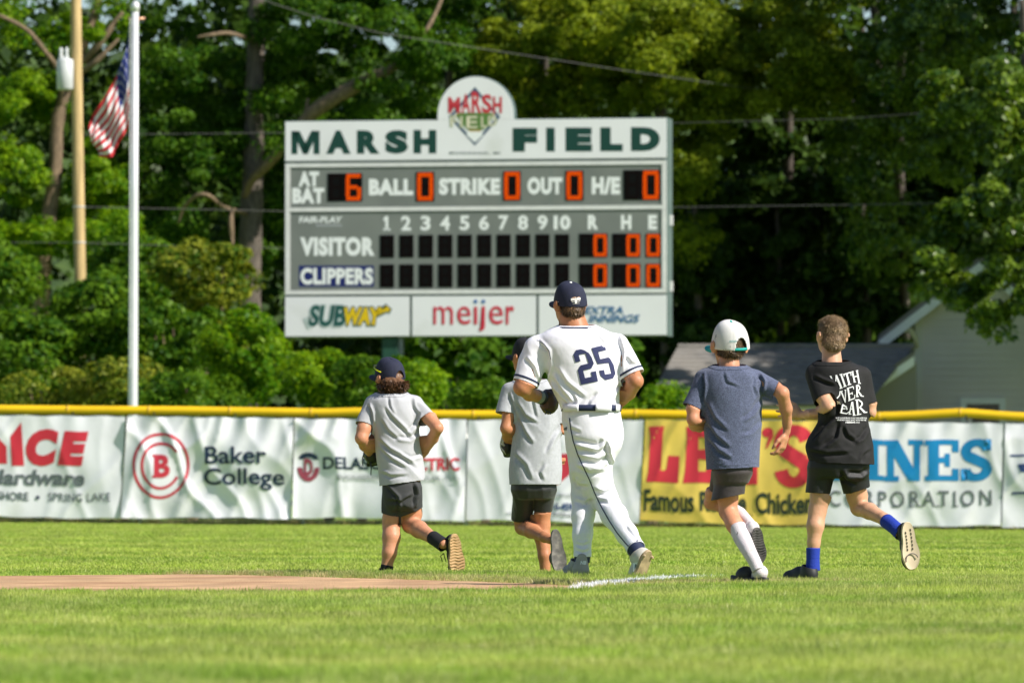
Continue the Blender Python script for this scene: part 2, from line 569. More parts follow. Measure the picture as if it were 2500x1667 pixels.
tag(scatter('outfield_grass', np.concatenate([field(40, 62, 150), field(62, 98, 85, pad=2.5)]), c_out, .8, 1.3), kind='stuff',
    label='bright green outfield grass running back to the fence', cat='grass')
m_chalk = mat('chalk', (.82, .83, .84), .9, bump=.3)
c_ch = tuft_collection('chalk_tufts', m_chalk, blades=18, rad=.03, h=(.012, .034), w=.004, lean=.9)
t_ = np.concatenate([rng.beta(1.5, 2.8, 560), rng.uniform(0, 1, 70)]); o_ = rng.normal(0, .036, 630)
dd = (CH1 - CH0) / np.linalg.norm(CH1 - CH0)
P_ = CH0 + t_[:, None] * (CH1 - CH0) + o_[:, None] * np.array([dd[1], -dd[0]])
cl = scatter('foul_line', np.stack([P_[:, 0], P_[:, 1], gz(P_[:, 0], P_[:, 1])], 1), c_ch, .7, 1.1, .4)
tag(cl, kind='stuff', label='white chalked foul line on the grass beside the dirt', cat='foul line')

# ================================================================ outfield fence
def Df(px):
    return 100.6 - px * (3 / 2500)


def fence_pt(px, py, off=0.0):
    p = W(px, py, Df(px))
    return Vector((p.x, p.y - off, p.z))


m_post = mat('galvanised_post', (.62, .62, .60), .45, metal=.3, var=.08)
m_yel = mat('yellow_fence_cap', (.80, .50, .005), .45, var=.07, vscale=1.2, dirt=(.55, .34, .02), dlo=.6, dhi=.8, dscale=.8)
m_wire = mat('chain_wire', (.30, .33, .30), .5, metal=.5)
CAPL = [(-700, 985), (-330, 996), (0, 999), (200, 1001), (440, 1002), (620, 1005), (800, 1008), (875, 1005), (960, 1009), (1065, 1012), (1200, 1012.5), (1400, 1012), (1540, 1010),
        (1700, 1013), (1860, 1011), (2000, 1015.5), (2130, 1017.5), (2230, 1014), (2350, 1007), (2440, 1014.5), (2500, 1018), (2800, 1022), (3200, 1026)]
fence = empty('outfield_fence', fence_pt(1250, 1280))
tag(fence, 'chain link outfield fence with yellow cap behind the banners', 'fence')
inv = Matrix.Translation(-fence.location)
capx = np.array([c[0] for c in CAPL]); capy = np.array([c[1] for c in CAPL])
pxs = np.arange(-700, 3200, 18)
sm = np.interp(pxs, capx, capy); sm = np.convolve(np.pad(sm, 1, 'edge'), np.ones(3) / 3, 'valid')


def cap_y(px):
    return float(np.interp(px, pxs, sm))


def rel(p):
    return Vector(p) - fence.location


m = MB()
m.tube([rel(fence_pt(a, b)) for a, b in zip(pxs, sm)], [.072 + .002 * (i % 2) for i in range(len(pxs))], 14)
m.build('yellow_cap', m_yel, fence, smooth=True)
for k in range(4, len(pxs) - 2, 11):
    a = rel(fence_pt(pxs[k], sm[k])); b = rel(fence_pt(pxs[k] + 5, sm[k]))
    m = MB(); m.tube([a, b], .079, 14); m.build('cap_joint', mat('yellow_joint', (.60, .36, .01), .5), fence, smooth=True)
    m = MB(); m.tube([a + Vector((.1, -.075, -.02)), a + Vector((.1, -.085, -.12))], .012, 5); m.build('tie', mat('black_tie', (.03, .03, .03), .5), fence)
POSTS = [-460, -60, 342, 740, 1137, 1537, 1945, 2368, 2790]
for px in POSTS:
    a = fence_pt(px, cap_y(px), -.03); zg = float(gz(a.x, a.y))
    m = MB(); m.tube([rel((a.x, a.y, zg - .1)), rel((a.x, a.y, a.z - .04))], .035, 12)
    m.build('post', m_post, fence, smooth=True)
m = MB()
for px in np.arange(-650, 3150, 7):
    for sgn in (-1, 1):
        p0 = fence_pt(px, 0); z0 = float(gz(p0.x, p0.y)) + .03
        q = px + sgn * 262
        a = fence_pt(px, 1100, .0); b = fence_pt(q, 1100, .0)
        za = z0; zb = fence_pt(px, cap_y(px)).z - .05
        m.add([rel((a.x, a.y, za)), rel((a.x + .005, a.y, za)), rel((b.x + .005, b.y, zb)), rel((b.x, b.y, zb))], [(0, 1, 2, 3)])
tag(m.build('chain_link', m_wire, fence), kind='stuff')

# ---------------------------------------------------------------- banners
m_ban = mat('white_vinyl_banner', (.84, .83, .88), .38, var=.04, vscale=2, bump=.25, bscale=9, dirt=(.72, .72, .70), dscale=1.6, dlo=.62, dhi=.85, trans=.06)
m_bany = mat('yellow_vinyl_banner', (.84, .60, .12), .4, var=.05, vscale=2, bump=.25, bscale=9, trans=.1)
red = mat('print_red', (.62, .03, .055), .45)
red2 = mat('print_crimson', (.55, .035, .06), .45)
navy = mat('print_navy', (.012, .028, .065), .45)
gray = mat('print_grey', (.12, .14, .15), .5)
black = mat('print_black_green', (.02, .035, .022), .5)
blue = mat('print_blue', (.006, .23, .52), .45)
pink = mat('print_maroon', (.30, .05, .08), .5)
grey_l = mat('print_light_grey', (.38, .40, .42), .5)
dblue = mat('print_dark_blue', (.02, .05, .18), .5)


def wrinkle(u, v, w, seed, amp):
    """u across in metres, v 0 top .. 1 bottom"""
    P = np.stack([u * 1.0, v * 1.6, u * 0 + seed * 3.7], 1)
    warp = noise(P, .8, seed) * .35
    a = np.abs(noise(np.stack([(u + v * .9 + warp) * 2.1, v * .55 + warp, u * 0], 1), 1.0, seed + 1))
    b = np.abs(noise(np.stack([(u - v * .7 - warp) * 1.7, v * .5, u * 0 + 5], 1), 1.0, seed + 2))
    a = (1 - np.clip(a * 1.6, 0, 1)) ** 2; b = (1 - np.clip(b * 1.6, 0, 1)) ** 2
    d = amp * .68 * (.055 * a + .045 * b) + .05 * amp * noise(P, 1.1, seed + 4)
    d = d + amp * .012 * np.sin(u * 16 + seed + 3 * v) * np.exp(-v * 5) + .035 * amp * np.sin(u * 2.6 + seed) * v ** 2
    return d


def banner(name_label, corners, mt, seed, amp, prints=None, group='vinyl banners on the outfield fence', sl=.0):
    """corners: top-left, top-right, bottom-right, bottom-left in photo pixels"""
    (xa, ya), (xb, yb), (xc, yc), (xd, yd) = corners
    root = empty('banner', fence_pt((xc + xd) / 2, (yc + yd) / 2, .1))
    tag(root, name_label, 'banner', group)
    wm = (xb - xa) / F * 99

    def surf(P, li=-1):
        px, py = P[:, 0], P[:, 1]
        # invert to (s, t): t from the side lines, s across
        t = (py - (ya + yb) / 2) / ((yc + yd) / 2 - (ya + yb) / 2)
        for _ in range(3):
            s = (px - (xa + (xd - xa) * t)) / ((xb + (xc - xb) * t) - (xa + (xd - xa) * t))
            top = ya + (yb - ya) * s; bot = yd + (yc - yd) * s
            t = (py - top) / (bot - top)
        return st(s, t, li)

    def st(s, t, li=-1):
        top = ya + (yb - ya) * s + 2.2 * np.sin(s * wm * 5.0 + seed) ** 2
        bot = yd + (yc - yd) * s + 3 * np.sin(s * wm * 1.5 + seed) + 1.2 * np.sin(s * wm * 7 + seed * 2)
        px = xa + (xd - xa) * t + s * ((xb + (xc - xb) * t) - (xa + (xd - xa) * t))
        py = top + (bot - top) * t
        d = wrinkle(s * wm, t, wm, seed, amp)
        D = Df(px) - .10 - d - (.0 if li < 0 else .006 + .004 * li)
        k = (833.5 - py) / F
        c_, s_ = math.cos(PITCH), math.sin(PITCH)
        tt = D / (c_ - k * s_)
        X = (px - 1250) / F * tt; Z = CAM_H + tt * (s_ + k * c_)
        Q = np.stack([X, D, Z], 1) - np.array(root.location)
        return Q
    nu, nv = max(20, int(wm * 26)), 46
    U, V_ = np.meshgrid(np.linspace(0, 1, nu), np.linspace(0, 1, nv))
    P = st(U.ravel(), V_.ravel())
    i = (np.arange(nv - 1)[:, None] * nu + np.arange(nu - 1)[None]).ravel()
    o = link('vinyl_sheet', mesh_np('vinyl_sheet', P, np.stack([i, i + nu, i + nu + 1, i + 1], 1)), mt, root, smooth=True)
    if prints:
        prints.build(surf, root, 'print', cut=8)
    return root


p = Print()
p.poly(red, [(-62, 1132), (-10, 1062), (16, 1088), (17, 1131)])
p.poly(red, [(25, 1064), (52, 1030), (59, 1136), (29, 1136)])
p.text(red, 'C', 63, 143, 1045, 1136, .075, .18)
p.text(red, 'E', 140, 216, 1051, 1134, .075, .2)
p.text(gray, 'Hardware', -34, 206, 1145, 1184, .035, .15)
p.text(gray, 'LAKESHORE', -64, 70, 1200, 1221, .02)
p.ring(navy, 92, 1213, 5, 5, 5, n=10)
p.text(gray, 'SPRING LAKE', 117, 269, 1201, 1222, .015, spacing=1.1)
banner('white vinyl banner with red lettering and a dark word below, leftmost on the fence', [(-480, 1009), (306, 1015), (292, 1262), (-480, 1258)], m_ban, 1, .7, p)

p = Print()
p.ring(red2, 393, 1135, 70, 81, 7)
p.ring(red2, 393, 1135, 50, 58, 7, 32, 325)
p.begin(); p.text(red2, 'B', 376, 415, 1107, 1164, .045)
p.rect(red2, 372, 382, 1107, 1113); p.rect(red2, 372, 382, 1158, 1164)
p.begin(False); p.text(navy, 'Baker', 500, 650, 1089, 1133, .02)
p.text(navy, 'College', 497, 694, 1143, 1197, .02)
banner('white vinyl banner with crimson double ring around a letter and two dark words', [(311, 1015), (716, 1020), (710, 1268), (294, 1262)], m_ban, 2, 1.5, p)

p = Print()
p.begin(); p.ring(navy, 753, 1120, 24, 17, 12, 180, 360, n=20)
p.ring(pink, 753, 1140, 27, 34, 12, 0, 180, n=24)
p.text(pink, 'D', 742, 764, 1118, 1160, .05)
p.begin(False); p.text(navy, 'DELASCO', 788, 962, 1115, 1146, .03, ytilt=2)
p.text(red2, 'ELECTRIC', 966, 1122, 1116, 1148, .03)
p.text(grey_l, 'ENGINEERING', 822, 935, 1160, 1172, .03)
p.text(grey_l, 'SOLAR', 1020, 1075, 1160, 1172, .03)
for k in range(4):
    p.poly(grey_l, [(1082 + k * 11, 1162), (1085 + k * 11, 1162), (1091 + k * 11, 1171), (1088 + k * 11, 1171)])
banner('deeply creased white banner with round maroon emblem and company name in navy and red', [(719, 1021), (1139, 1023), (1134, 1270), (714, 1264)], m_ban, 3, 1.9, p)

p = Print()
p.poly(red2, [(1322, 1108), (1396, 1106), (1396, 1140), (1390, 1158), (1360, 1184), (1334, 1158), (1323, 1140)])
p.text(dblue, '616-459', 1336, 1398, 1226, 1246, .03)
p.text(grey_l, 'WATER HEATING', 1236, 1300, 1251, 1259, .03)
p.text(gray, 'CONTRACTORS', 1330, 1445, 1252, 1260, .03)
p.text(grey_l, 'COMFORT', 1350, 1400, 1204, 1213, .03)
banner('white banner with a red shield, half hidden behind the player in white', [(1143, 1024), (1571, 1024), (1560, 1273), (1138, 1271)], m_ban, 4, .6, p)

p = Print()


def s_shape(p, c, x0, x1, y0, y1, w):
    p.begin()
    rx = (x1 - x0 - w) / 2; cx = (x0 + x1) / 2; h = y1 - y0
    ry1 = (h - w * .8) * .25; ya = y0 + w * .4 + ry1; ry2 = ry1; yb = y1 - w * .4 - ry2
    P = [(cx + rx * math.cos(R(a)), ya + ry1 * math.sin(R(a)), w * (.75 + .25 * abs(math.cos(R(a))))) for a in range(-15, -200, -12)]
    P += [(cx - rx + 2 * rx * t, ya + (yb - ya) * (.5 + (t - .5) * .62) , w * 1.05) for t in (.12, .35, .65, .88)]
    P += [(cx + rx * math.cos(R(a)), yb + ry2 * math.sin(R(a)), w * (.75 + .25 * abs(math.cos(R(a))))) for a in range(-10, 180, 12)]
    for (a, b, w1), (c2, d, w2) in zip(P[:-1], P[1:]):
        L = math.hypot(c2 - a, d - b); nx, ny = -(d - b) / L, (c2 - a) / L; ex, ey = (c2 - a) / L * 2, (d - b) / L * 2
        p.poly(c, [(a - ex + nx * w1 / 2, b - ey + ny * w1 / 2), (c2 + ex + nx * w2 / 2, d + ey + ny * w2 / 2), (c2 + ex - nx * w2 / 2, d + ey - ny * w2 / 2), (a - ex - nx * w1 / 2, b - ey - ny * w1 / 2)])


def slabL(p, c, x0, x1, y0, y1):
    p.begin()
    w = x1 - x0; h = y1 - y0
    f = lambda a, b: (x0 + a * w, y0 + b * h)
    p.poly(c, [f(.08, 0), f(.54, 0), f(.50, .14), f(.44, .80), f(0, 1), f(0, .97), f(.06, .8), f(.12, .2)])
    p.poly(c, [f(.0, 1), f(.44, .8), f(.60, .78), f(.66, .52), f(1, .52), f(.96, 1)])


slabL(p, red, 1578, 1659, 1040, 1178)


def slabE(p, c, x0, x1, y0, y1):
    p.begin()
    w = x1 - x0; h = y1 - y0
    f = lambda a, b: (x0 + a * w, y0 + b * h)
    p.poly(c, [f(.10, 0), f(.46, 0), f(.44, 1), f(0, 1), f(.06, .8), f(.12, .2)])
    p.poly(c, [f(.44, 0), f(.98, 0), f(.98, .34), f(.74, .34), f(.66, .20), f(.44, .20)])
    p.poly(c, [f(.44, .42), f(.74, .40), f(.74, .60), f(.44, .58)])
    p.poly(c, [f(.44, .80), f(.66, .80), f(.74, .64), f(1, .64), f(.99, 1), f(.44, 1)])


slabE(p, red, 1667, 1752, 1040, 1178)
slabE(p, red, 1762, 1850, 1042, 1180)
p.begin(); p.ring(red, 1874, 1054, 14, 12, 14, n=16)
p.poly(red, [(1888, 1052), (1888, 1066), (1872, 1094), (1869, 1091), (1877, 1064)])
s_shape(p, red, 1890, 1986, 1034, 1188, 34)
p.begin(False); p.text(black, 'Famous', 1572, 1694, 1196, 1251, .03)
p.text(black, 'Recipe', 1709, 1822, 1199, 1262, .03)
p.text(black, 'Chicken', 1844, 1984, 1200, 1253, .03)
p.ring(black, 1832, 1256, 5, 5, 1.2, n=12)
banner('yellow banner with big red letters and thin black words under them', [(1576, 1023), (2012, 1027), (2004, 1279), (1562, 1273)], m_bany, 5, .8, p)


def slab(p, c, ch, x0, x1, y0, y1):
    p.begin()
    w = x1 - x0; h = y1 - y0
    f = lambda a, b: (x0 + a * w, y0 + b * h)
    r = lambda a, b, c_, d: p.poly(c, [f(a, b), f(c_, b), f(c_, d), f(a, d)])
    if ch == 'I':
        r(0, 0, 1, .13); r(0, .87, 1, 1); r(.25, .13, .75, .87)
    if ch == 'H':
        for a in (0, .58): r(a, 0, a + .42, .13); r(a, .87, a + .42, 1); r(a + .08, .13, a + .34, .87)
        r(.3, .42, .7, .56)
    if ch == 'N':
        r(0, 0, .36, .13); r(0, .87, .38, 1); r(.08, .13, .26, .87)
        p.poly(c, [f(.26, .13), f(.36, 0), f(.76, .70), f(.76, 1), f(.62, 1), f(.26, .40)])
        r(.62, 0, 1, .13); r(.76, .13, .92, 1)
    if ch == 'E':
        r(0, 0, 1, .13); r(0, .87, 1, 1); r(.10, .13, .42, .87); r(.80, .13, 1, .30); r(.80, .70, 1, .87)
        r(.42, .43, .66, .57); r(.58, .34, .74, .66)


slab(p_ := Print(), blue, 'H', 2018, 2100, 1072, 1172)
slab(p_, blue, 'I', 2107, 2157, 1072, 1171)
slab(p_, blue, 'N', 2158, 2254, 1072, 1172)
slab(p_, blue, 'E', 2258, 2341, 1072, 1172)
s_shape(p_, blue, 2346, 2422, 1070, 1175, 24)
p_.rect(blue, 2404, 2420, 1072, 1100); p_.rect(blue, 2346, 2362, 1142, 1172); p_.begin(False)
p_.text(gray, 'CORPORATION', 2024, 2421, 1196, 1235, .012, spacing=1.35)
p_.begin()
for x in (2142, 2183, 2226, 2246, 2290, 2333, 2357, 2413):
    p_.rect(gray, x - 7, x + 7, 1232, 1235)
banner('white banner with huge sky blue slab letters and spaced grey capitals', [(2017, 1028), (2449, 1032), (2443, 1284), (2008, 1279)], m_ban, 6, 1.0, p_)
p = Print()
p.rect(dblue, 2466, 2700, 1107, 1112); p.poly(dblue, [(2484, 1130), (2620, 1130), (2620, 1150), (2492, 1150)]); p.rect(dblue, 2470, 2650, 1198, 1204)
banner('white banner with dark blue print cut off by the right edge', [(2455, 1032), (2900, 1038), (2900, 1290), (2446, 1284)], m_ban, 7, 1.0, p)

# weeds and dead grass under the banners
m_weed = leaf_mat('weed_leaves', (.05, .09, .02), (.30, .24, .09), .3, vs=1.5)
c_weed = tuft_collection('weed_tufts', m_weed, blades=16, rad=.16, h=(.05, .16), w=.02, lean=1.2)
xw = rng.uniform(-16, 16, 3200)
yw = np.array([Df(1250 + x * F / 99) for x in xw]) + rng.uniform(-.1, 1.6, 3200)
tag(scatter('fence_weeds', np.stack([xw, yw, gz(xw, yw)], 1), c_weed, .35, .85, .3), kind='stuff', label='dry brown and green weeds along the foot of the fence', cat='weeds')
# ================================================================ scoreboard
class Frame:
    """a vertical plane: photo pixel -> local (x, z) on it"""
    def __init__(s, px, py, D, rz, name, label, cat):
        s.o = W(px, py, D); s.rz = rz
        s.root = empty(name, s.o, rz)
        tag(s.root, label, cat)

    def loc(s, px, py):
        d = W(px, py, 100) - Vector((0, 0, CAM_H))
        n = Vector((-math.sin(s.rz), math.cos(s.rz), 0))
        t = (s.o - Vector((0, 0, CAM_H))).dot(n) / d.dot(n)
        q = Vector((0, 0, CAM_H)) + d * t - s.o
        return q.x * math.cos(s.rz) + q.y * math.sin(s.rz), q.z


fr = Frame(1162, 1225, 125, R(-9), 'scoreboard', 'electronic baseball scoreboard with white dome sign and orange digits on green posts', 'scoreboard')
sb = fr.root
zL = lambda py: fr.loc(697, py)[1]
xL = lambda px: fr.loc(px, 700)[0]
m_cab = mat('cabinet_green_grey', (.12, .17, .16), .5, var=.1, vscale=2)
m_face = mat('scoreboard_face_grey', (.175, .19, .175), .55, var=.05, vscale=1.2, dirt=(.14, .155, .145), dscale=1.0, dlo=.45, dhi=.7)
m_wht = mat('white_sign_panel', (.74, .74, .76), .45, var=.03, vscale=.8, dirt=(.60, .61, .58), dscale=1.2, dlo=.6, dhi=.85)
m_trim = mat('white_trim', (.66, .66, .65), .5, var=.05)
m_win = mat('digit_window_black', (.003, .003, .003), .6, spec=.1)
m_seg = mat('unlit_segment', (.005, .003, .003), .7, spec=.05)
m_lit = mat('lit_led', (.08, .008, .0), .6, spec=.1, emit=(1.0, .10, .0, .60))
m_txw = mat('white_letter', (.76, .78, .78), .5)
m_grn = mat('dark_green_letter', (.0015, .042, .032), .45)
m_pgrn = mat('post_dark_green', (.012, .055, .035), .5, var=.2, vscale=2)
x0, x1 = xL(697), xL(1627)
box('cabinet', m_cab, sb, x0 - .02, x1 + .02, .02, .78, zL(823), zL(296))
for i, (a, b) in enumerate(((298, 393.5), (725, 821))):
    if i == 0:
        box('header_panel', m_wht, sb, x0, x1, -.03, .018, zL(b), zL(a))
    else:
        for c, d in ((697, 1000), (1007, 1309), (1316, 1627)):
            box('sponsor_panel', m_wht, sb, xL(c), xL(d), -.03, .018, zL(b), zL(a))
# dome
cx, cz = xL(1161), zL(286); rr = (xL(1253) - xL(1069)) / 2
mm = MB()
poly = [(cx + rr * math.cos(t), cz + rr * math.sin(t) * 1.0) for t in np.linspace(0, math.pi, 40)]
poly = [(cx + rr, zL(297.5))] + poly + [(cx - rr, zL(297.5))]
mm.prism(poly, -.03, .018); mm.build('dome_panel', m_wht, sb)
mm = MB()
poly2 = [(cx + (rr + .02) * math.cos(t), cz + (rr + .02) * math.sin(t)) for t in np.linspace(0, math.pi, 40)]
mm.prism([(cx + rr + .02, zL(297.5))] + poly2 + [(cx - rr - .02, zL(297.5))], .021, .30); mm.build('dome_back', m_cab, sb)
# face sections and white trim frames
for (ya, yb) in ((410.5, 506), (519, 708.5)):
    box('face_panel', m_face, sb, xL(710), xL(1615), -.012, .018, zL(yb), zL(ya))
for a, b, c, d in ((697, 1627, 400, 409.5), (697, 1627, 507.5, 517.5), (697, 1627, 709.5, 719.5)):
    box('trim_bar', m_trim, sb, xL(a), xL(b), -.035, .018, zL(d), zL(c))
for a, b in ((697, 708.5), (1616.5, 1627)):
    for c, d in ((410, 507), (518, 709)):
        box('trim_bar', m_trim, sb, xL(a), xL(b), -.034, .017, zL(d), zL(c))
# thin seams in the face
for px in (1060, 1220, 1345):
    box('seam', m_cab, sb, xL(px), xL(px) + .012, -.0125, -.011, zL(505), zL(412))
# edge hardware on the right side
for py in (530, 690):
    box('side_bracket', m_trim, sb, x1 + .021, x1 + .07, .35, .5, zL(py + 25), zL(py))
# posts
for px in (950, 1372):
    zz = fr.loc(px, 823)[1]
    g = float(gz(0, 125)) - fr.o.z - .3
    box('post', m_pgrn, sb, xL(px) - .17, xL(px) + .17, .08, .42, g, zz - .002, bevel=.02)
    box('post_flange', mat('steel_flange', (.25, .27, .28), .4, metal=.6), sb, xL(px) + .175, xL(px) + .25, .16, .34, g, zz - .002)


def digit_window(xa, xb, ya, yb, digits, dw):
    """photo-pixel box; digits = list of (x0, x1, char or None)"""
    la, lb = fr.loc(xa, yb); ra, rb = fr.loc(xb, ya)
    w = box('digit_window', m_win, sb, la, ra, -.022, -.0125, lb, rb)
    for (da, db, ch) in digits:
        x_0, z_0 = fr.loc(da, yb - 2); x_1, z_1 = fr.loc(db, ya + 2)
        W_, H_ = x_1 - x_0, z_1 - z_0
        t = W_ * .25
        ins = W_ * .03
        segs = {'t': (x_0 + ins, x_1 - ins, z_1 - t, z_1), 'b': (x_0 + ins, x_1 - ins, z_0, z_0 + t), 'm': (x_0 + t, x_1 - t, (z_0 + z_1) / 2 - t / 2, (z_0 + z_1) / 2 + t / 2),
                'tl': (x_0, x_0 + t, (z_0 + z_1) / 2, z_1 - t), 'bl': (x_0, x_0 + t, z_0 + t, (z_0 + z_1) / 2),
                'tr': (x_1 - t, x_1, (z_0 + z_1) / 2, z_1 - t), 'br': (x_1 - t, x_1, z_0 + t, (z_0 + z_1) / 2)}
        on = {'0': 't b tl bl tr br', '6': 't b m tl bl br', None: ''}[ch].split()
        lit = MB(); off = MB()
        for k, (a, b, c, d) in segs.items():
            if k in on:
                nx = 3 if (b - a) < W_ * .5 else 8
                nx = max(2, round((b - a) / (W_ / 11))); nz = max(2, round((d - c) / (W_ / 11)))
                for i in range(nx):
                    for j in range(nz):
                        px_, pz_ = a + (b - a) * (i + .5) / nx, c + (d - c) * (j + .5) / nz
                        hx, hz = (b - a) / nx * .42, (d - c) / nz * .42
                        lit.box(px_ - hx, px_ + hx, -.030, -.0225, pz_ - hz, pz_ + hz)
            else:
                off.box(a, b, -.0245, -.0225, c, d)
        if lit.v: lit.build('lit_segments', m_lit, w)
        if off.v: off.build('dark_segments', m_seg, w)


digit_window(800, 885, 423, 492, [(805, 838, None), (845, 882, '6')], 0)
digit_window(1016, 1061, 420, 492, [(1019, 1058, '0')], 0)
digit_window(1229, 1272, 418, 490, [(1231.5, 1270, '0')], 0)
digit_window(1381, 1425, 417, 490, [(1383.5, 1422, '0')], 0)
digit_window(1522, 1612, 415, 489, [(1528, 1562, None), (1570, 1609, '0')], 0)
for r_, (ya, yb) in enumerate(((574, 629), (645.5, 702))):
    for k in range(10):
        xa = 928 + k * 47.5
        digit_window(xa, xa + 34.5, ya - r_ * 0 - k * .25, yb - k * .25, [(xa + 4, xa + 30, None)], 0)
    y1_, y2_ = ((570, 628), (643.5, 702))[r_]
    digit_window(1414, 1484, y1_, y2_, [(1418, 1442, None), (1449.5, 1482, '0')], 0)
    digit_window(1495, 1564, y1_, y2_, [(1499, 1523, None), (1530, 1562.5, '0')], 0)
    digit_window(1577, 1613, y1_, y2_, [(1579, 1611.5, '0')], 0)


def sbfn(base):
    def fn(P, li):
        out = []
        for a, b in P:
            x, z = fr.loc(a, b)
            out.append((x, -base - .0006 * li - .001, z))
        return np.array(out)
    return fn


hd = Print()
wts = .085
hd.begin()
for q_ in ([(712, 320.5), (727, 320.5), (727, 377), (712, 377)], [(766, 320), (781, 320), (781, 377), (766, 377)], [(715, 320.5), (732, 320.5), (751, 358), (751, 377), (741, 377)], [(778, 320), (761, 320), (742, 358), (742, 377), (752, 377)]):
    hd.poly(m_grn, q_)
hd.begin(False)
for ch, a, b in (('A', 797, 857), ('R', 872, 928), ('S', 941, 997), ('H', 1010, 1066)):
    k = (a - 697) / 930
    hd.text(m_grn, ch, a, b, 320 - k * 6, 377 - k * 5, .05 if ch == 'M' else wts * .85)
for ch, a, b in (('F', 1252, 1312), ('I', 1334, 1355), ('E', 1381, 1446), ('L', 1466, 1521), ('D', 1541, 1612)):
    k = (a - 697) / 930
    hd.text(m_grn, ch, a, b, 316.5 - k * 6, 374 - k * 5, wts if ch != 'I' else .03)
# diamond emblem on the dome
m_dn = mat('emblem_navy', (.03, .07, .14), .5)
m_dr = mat('emblem_red', (.50, .03, .045), .5)
m_dg = mat('emblem_green', (.10, .20, .045), .5)
m_dc = mat('emblem_cream', (.66, .62, .46), .5)
m_do = mat('emblem_gold', (.42, .26, .06), .5)
hd.begin(); hd.poly(m_dn, [(1160, 213), (1222, 286), (1160, 356), (1096, 286)])
hd.poly(m_wht, [(1160, 224), (1213, 286), (1160, 346), (1105, 286)])
hd.poly(m_do, [(1112, 278), (1210, 278), (1160, 338)])
hd.poly(m_dg, [(1120, 276), (1200, 276), (1206, 286), (1182, 318), (1140, 318), (1116, 286)])
hd.poly(m_txw, [(1143, 322), (1176, 322), (1180, 330), (1160, 349), (1139, 330)])
hd.begin(False)
for i, (ch, a, b, y0_, y1_) in enumerate((('F', 1100, 1116, 284, 310), ('I', 1124, 1130, 284, 312), ('E', 1139, 1167, 284, 314), ('L', 1175, 1190, 284, 312), ('D', 1192, 1213, 284, 308))):
    hd.text(m_dg, ch, a - 1, b + 1, y0_ - 1, y1_ + 1, .035)
    hd.text(m_dc, ch, a + .5, b - .5, y0_ + .5, y1_ - .5, .012)
for i, (ch, a, b, y0_) in enumerate((('M', 1095, 1124, 238), ('A', 1127, 1149, 230), ('R', 1152, 1176, 224), ('S', 1177, 1201, 231), ('H', 1204, 1226, 237))):
    hd.text(m_dr, ch, a, b, y0_, 277, .035)
hd.text(gray, 'MUSKEGON, MI', 1098, 1222, 371, 378, .02, spacing=1.3)
# sponsor panels
m_sg = mat('sandwich_green', (.0, .07, .06), .5); m_sy = mat('sandwich_yellow', (.68, .46, .0), .5); m_hal = mat('outline_grey_green', (.42, .50, .49), .5)
hd.text(m_hal, 'SUB', 751, 847, 742, 800, .10, .2)
hd.poly(m_hal, [(741, 778), (760, 772), (768, 796), (752, 804)])
hd.text(m_sg, 'SUB', 754, 844, 745, 797, .035, .2)
hd.text(m_txw, 'SUB', 756, 842, 747, 795, .02, .2)
hd.poly(m_txw, [(746, 780), (760, 776), (766, 791), (754, 798)])
hd.text(m_sg, 'WAY', 839, 938, 747, 797, .10, .2)
hd.poly(m_sg, [(916, 757), (944, 748), (942, 741), (958, 755), (950, 768), (948, 762), (922, 775)])
hd.text(m_sy, 'WAY', 841, 934, 750, 794, .06, .2)
hd.poly(m_sy, [(916, 760), (945, 751), (944, 746), (954, 755), (949, 763), (947, 759), (922, 770)])
m_mr = mat('store_red', (.55, .02, .05), .5); m_mb = mat('store_blue', (.0, .10, .35), .5)
for ch, a, b in (('m', 1059, 1107), ('e', 1117, 1150)):
    hd.text(m_mr, ch, a, b, 748, 792, .0)
hd.rect(m_mr, 1158, 1166, 749, 792)
hd.poly(m_mr, [(1177, 748), (1185, 748), (1185, 798), (1181, 806), (1172, 809), (1170, 803), (1177, 799)])
hd.text(m_mr, 'e', 1195, 1229, 747, 792, .0)
hd.text(m_mr, 'r', 1236, 1256, 747, 792, .012)
for px in (1162, 1181): hd.ring(m_mb, px, 736, 4.6, 4.6, 4.6, n=14)
m_ei = mat('shop_blue', (.03, .13, .30), .5)
hd.text(m_ei, 'EXTRA', 1426, 1522, 748, 766, .025, .25)
hd.text(m_ei, 'INNINGS', 1437, 1563, 768, 788, .025, .3)
hd.build(sbfn(.031), sb, 'lettering')
fc = Print()
m_cb = mat('team_plate_blue', (.004, .012, .12), .5)
for t_, a, b, y0_, y1_ in (('AT', 729, 779, 419, 456), ('BAT', 714, 792, 459, 497), ('BALL', 901, 1009, 437, 477), ('STRIKE', 1072, 1221, 435, 476), ('OUT', 1288, 1373, 433, 475), ('H/E', 1445, 1514, 432, 475),
                           ('VISITOR', 733, 915, 579, 625)):
    fc.text(m_txw, t_, a, b, y0_, y1_, .062, spacing=1.12)
fc.rect(m_cb, 730, 913, 648.5, 700)
fc.text(m_txw, 'FAIR-PLAY', 730, 836, 529, 544, .03, .15)
fc.begin()
for k in range(11):
    fc.rect(grey_l, 773 + k * 5.7, 777 + k * 5.7, 548, 553)
fc.begin(False)
fc.begin()
for q_ in ([(941, 528), (948, 528), (948, 563), (941, 563)], [(941, 528), (941, 538), (936, 540), (936, 535)], [(936, 558), (953, 558), (953, 563), (936, 563)]):
    fc.poly(m_txw, q_)
fc.begin(False)
for k in range(2, 10):
    c = 944 + (k - 1) * 47.6
    w_ = 7.5 if k == 1 else 12
    fc.text(m_txw, str(k), c - w_, c + w_, 528 - k * .25, 563.5 - k * .25, .008 if k == 1 else .03)
fc.text(m_txw, '10', 1352, 1393, 526, 561, .05)
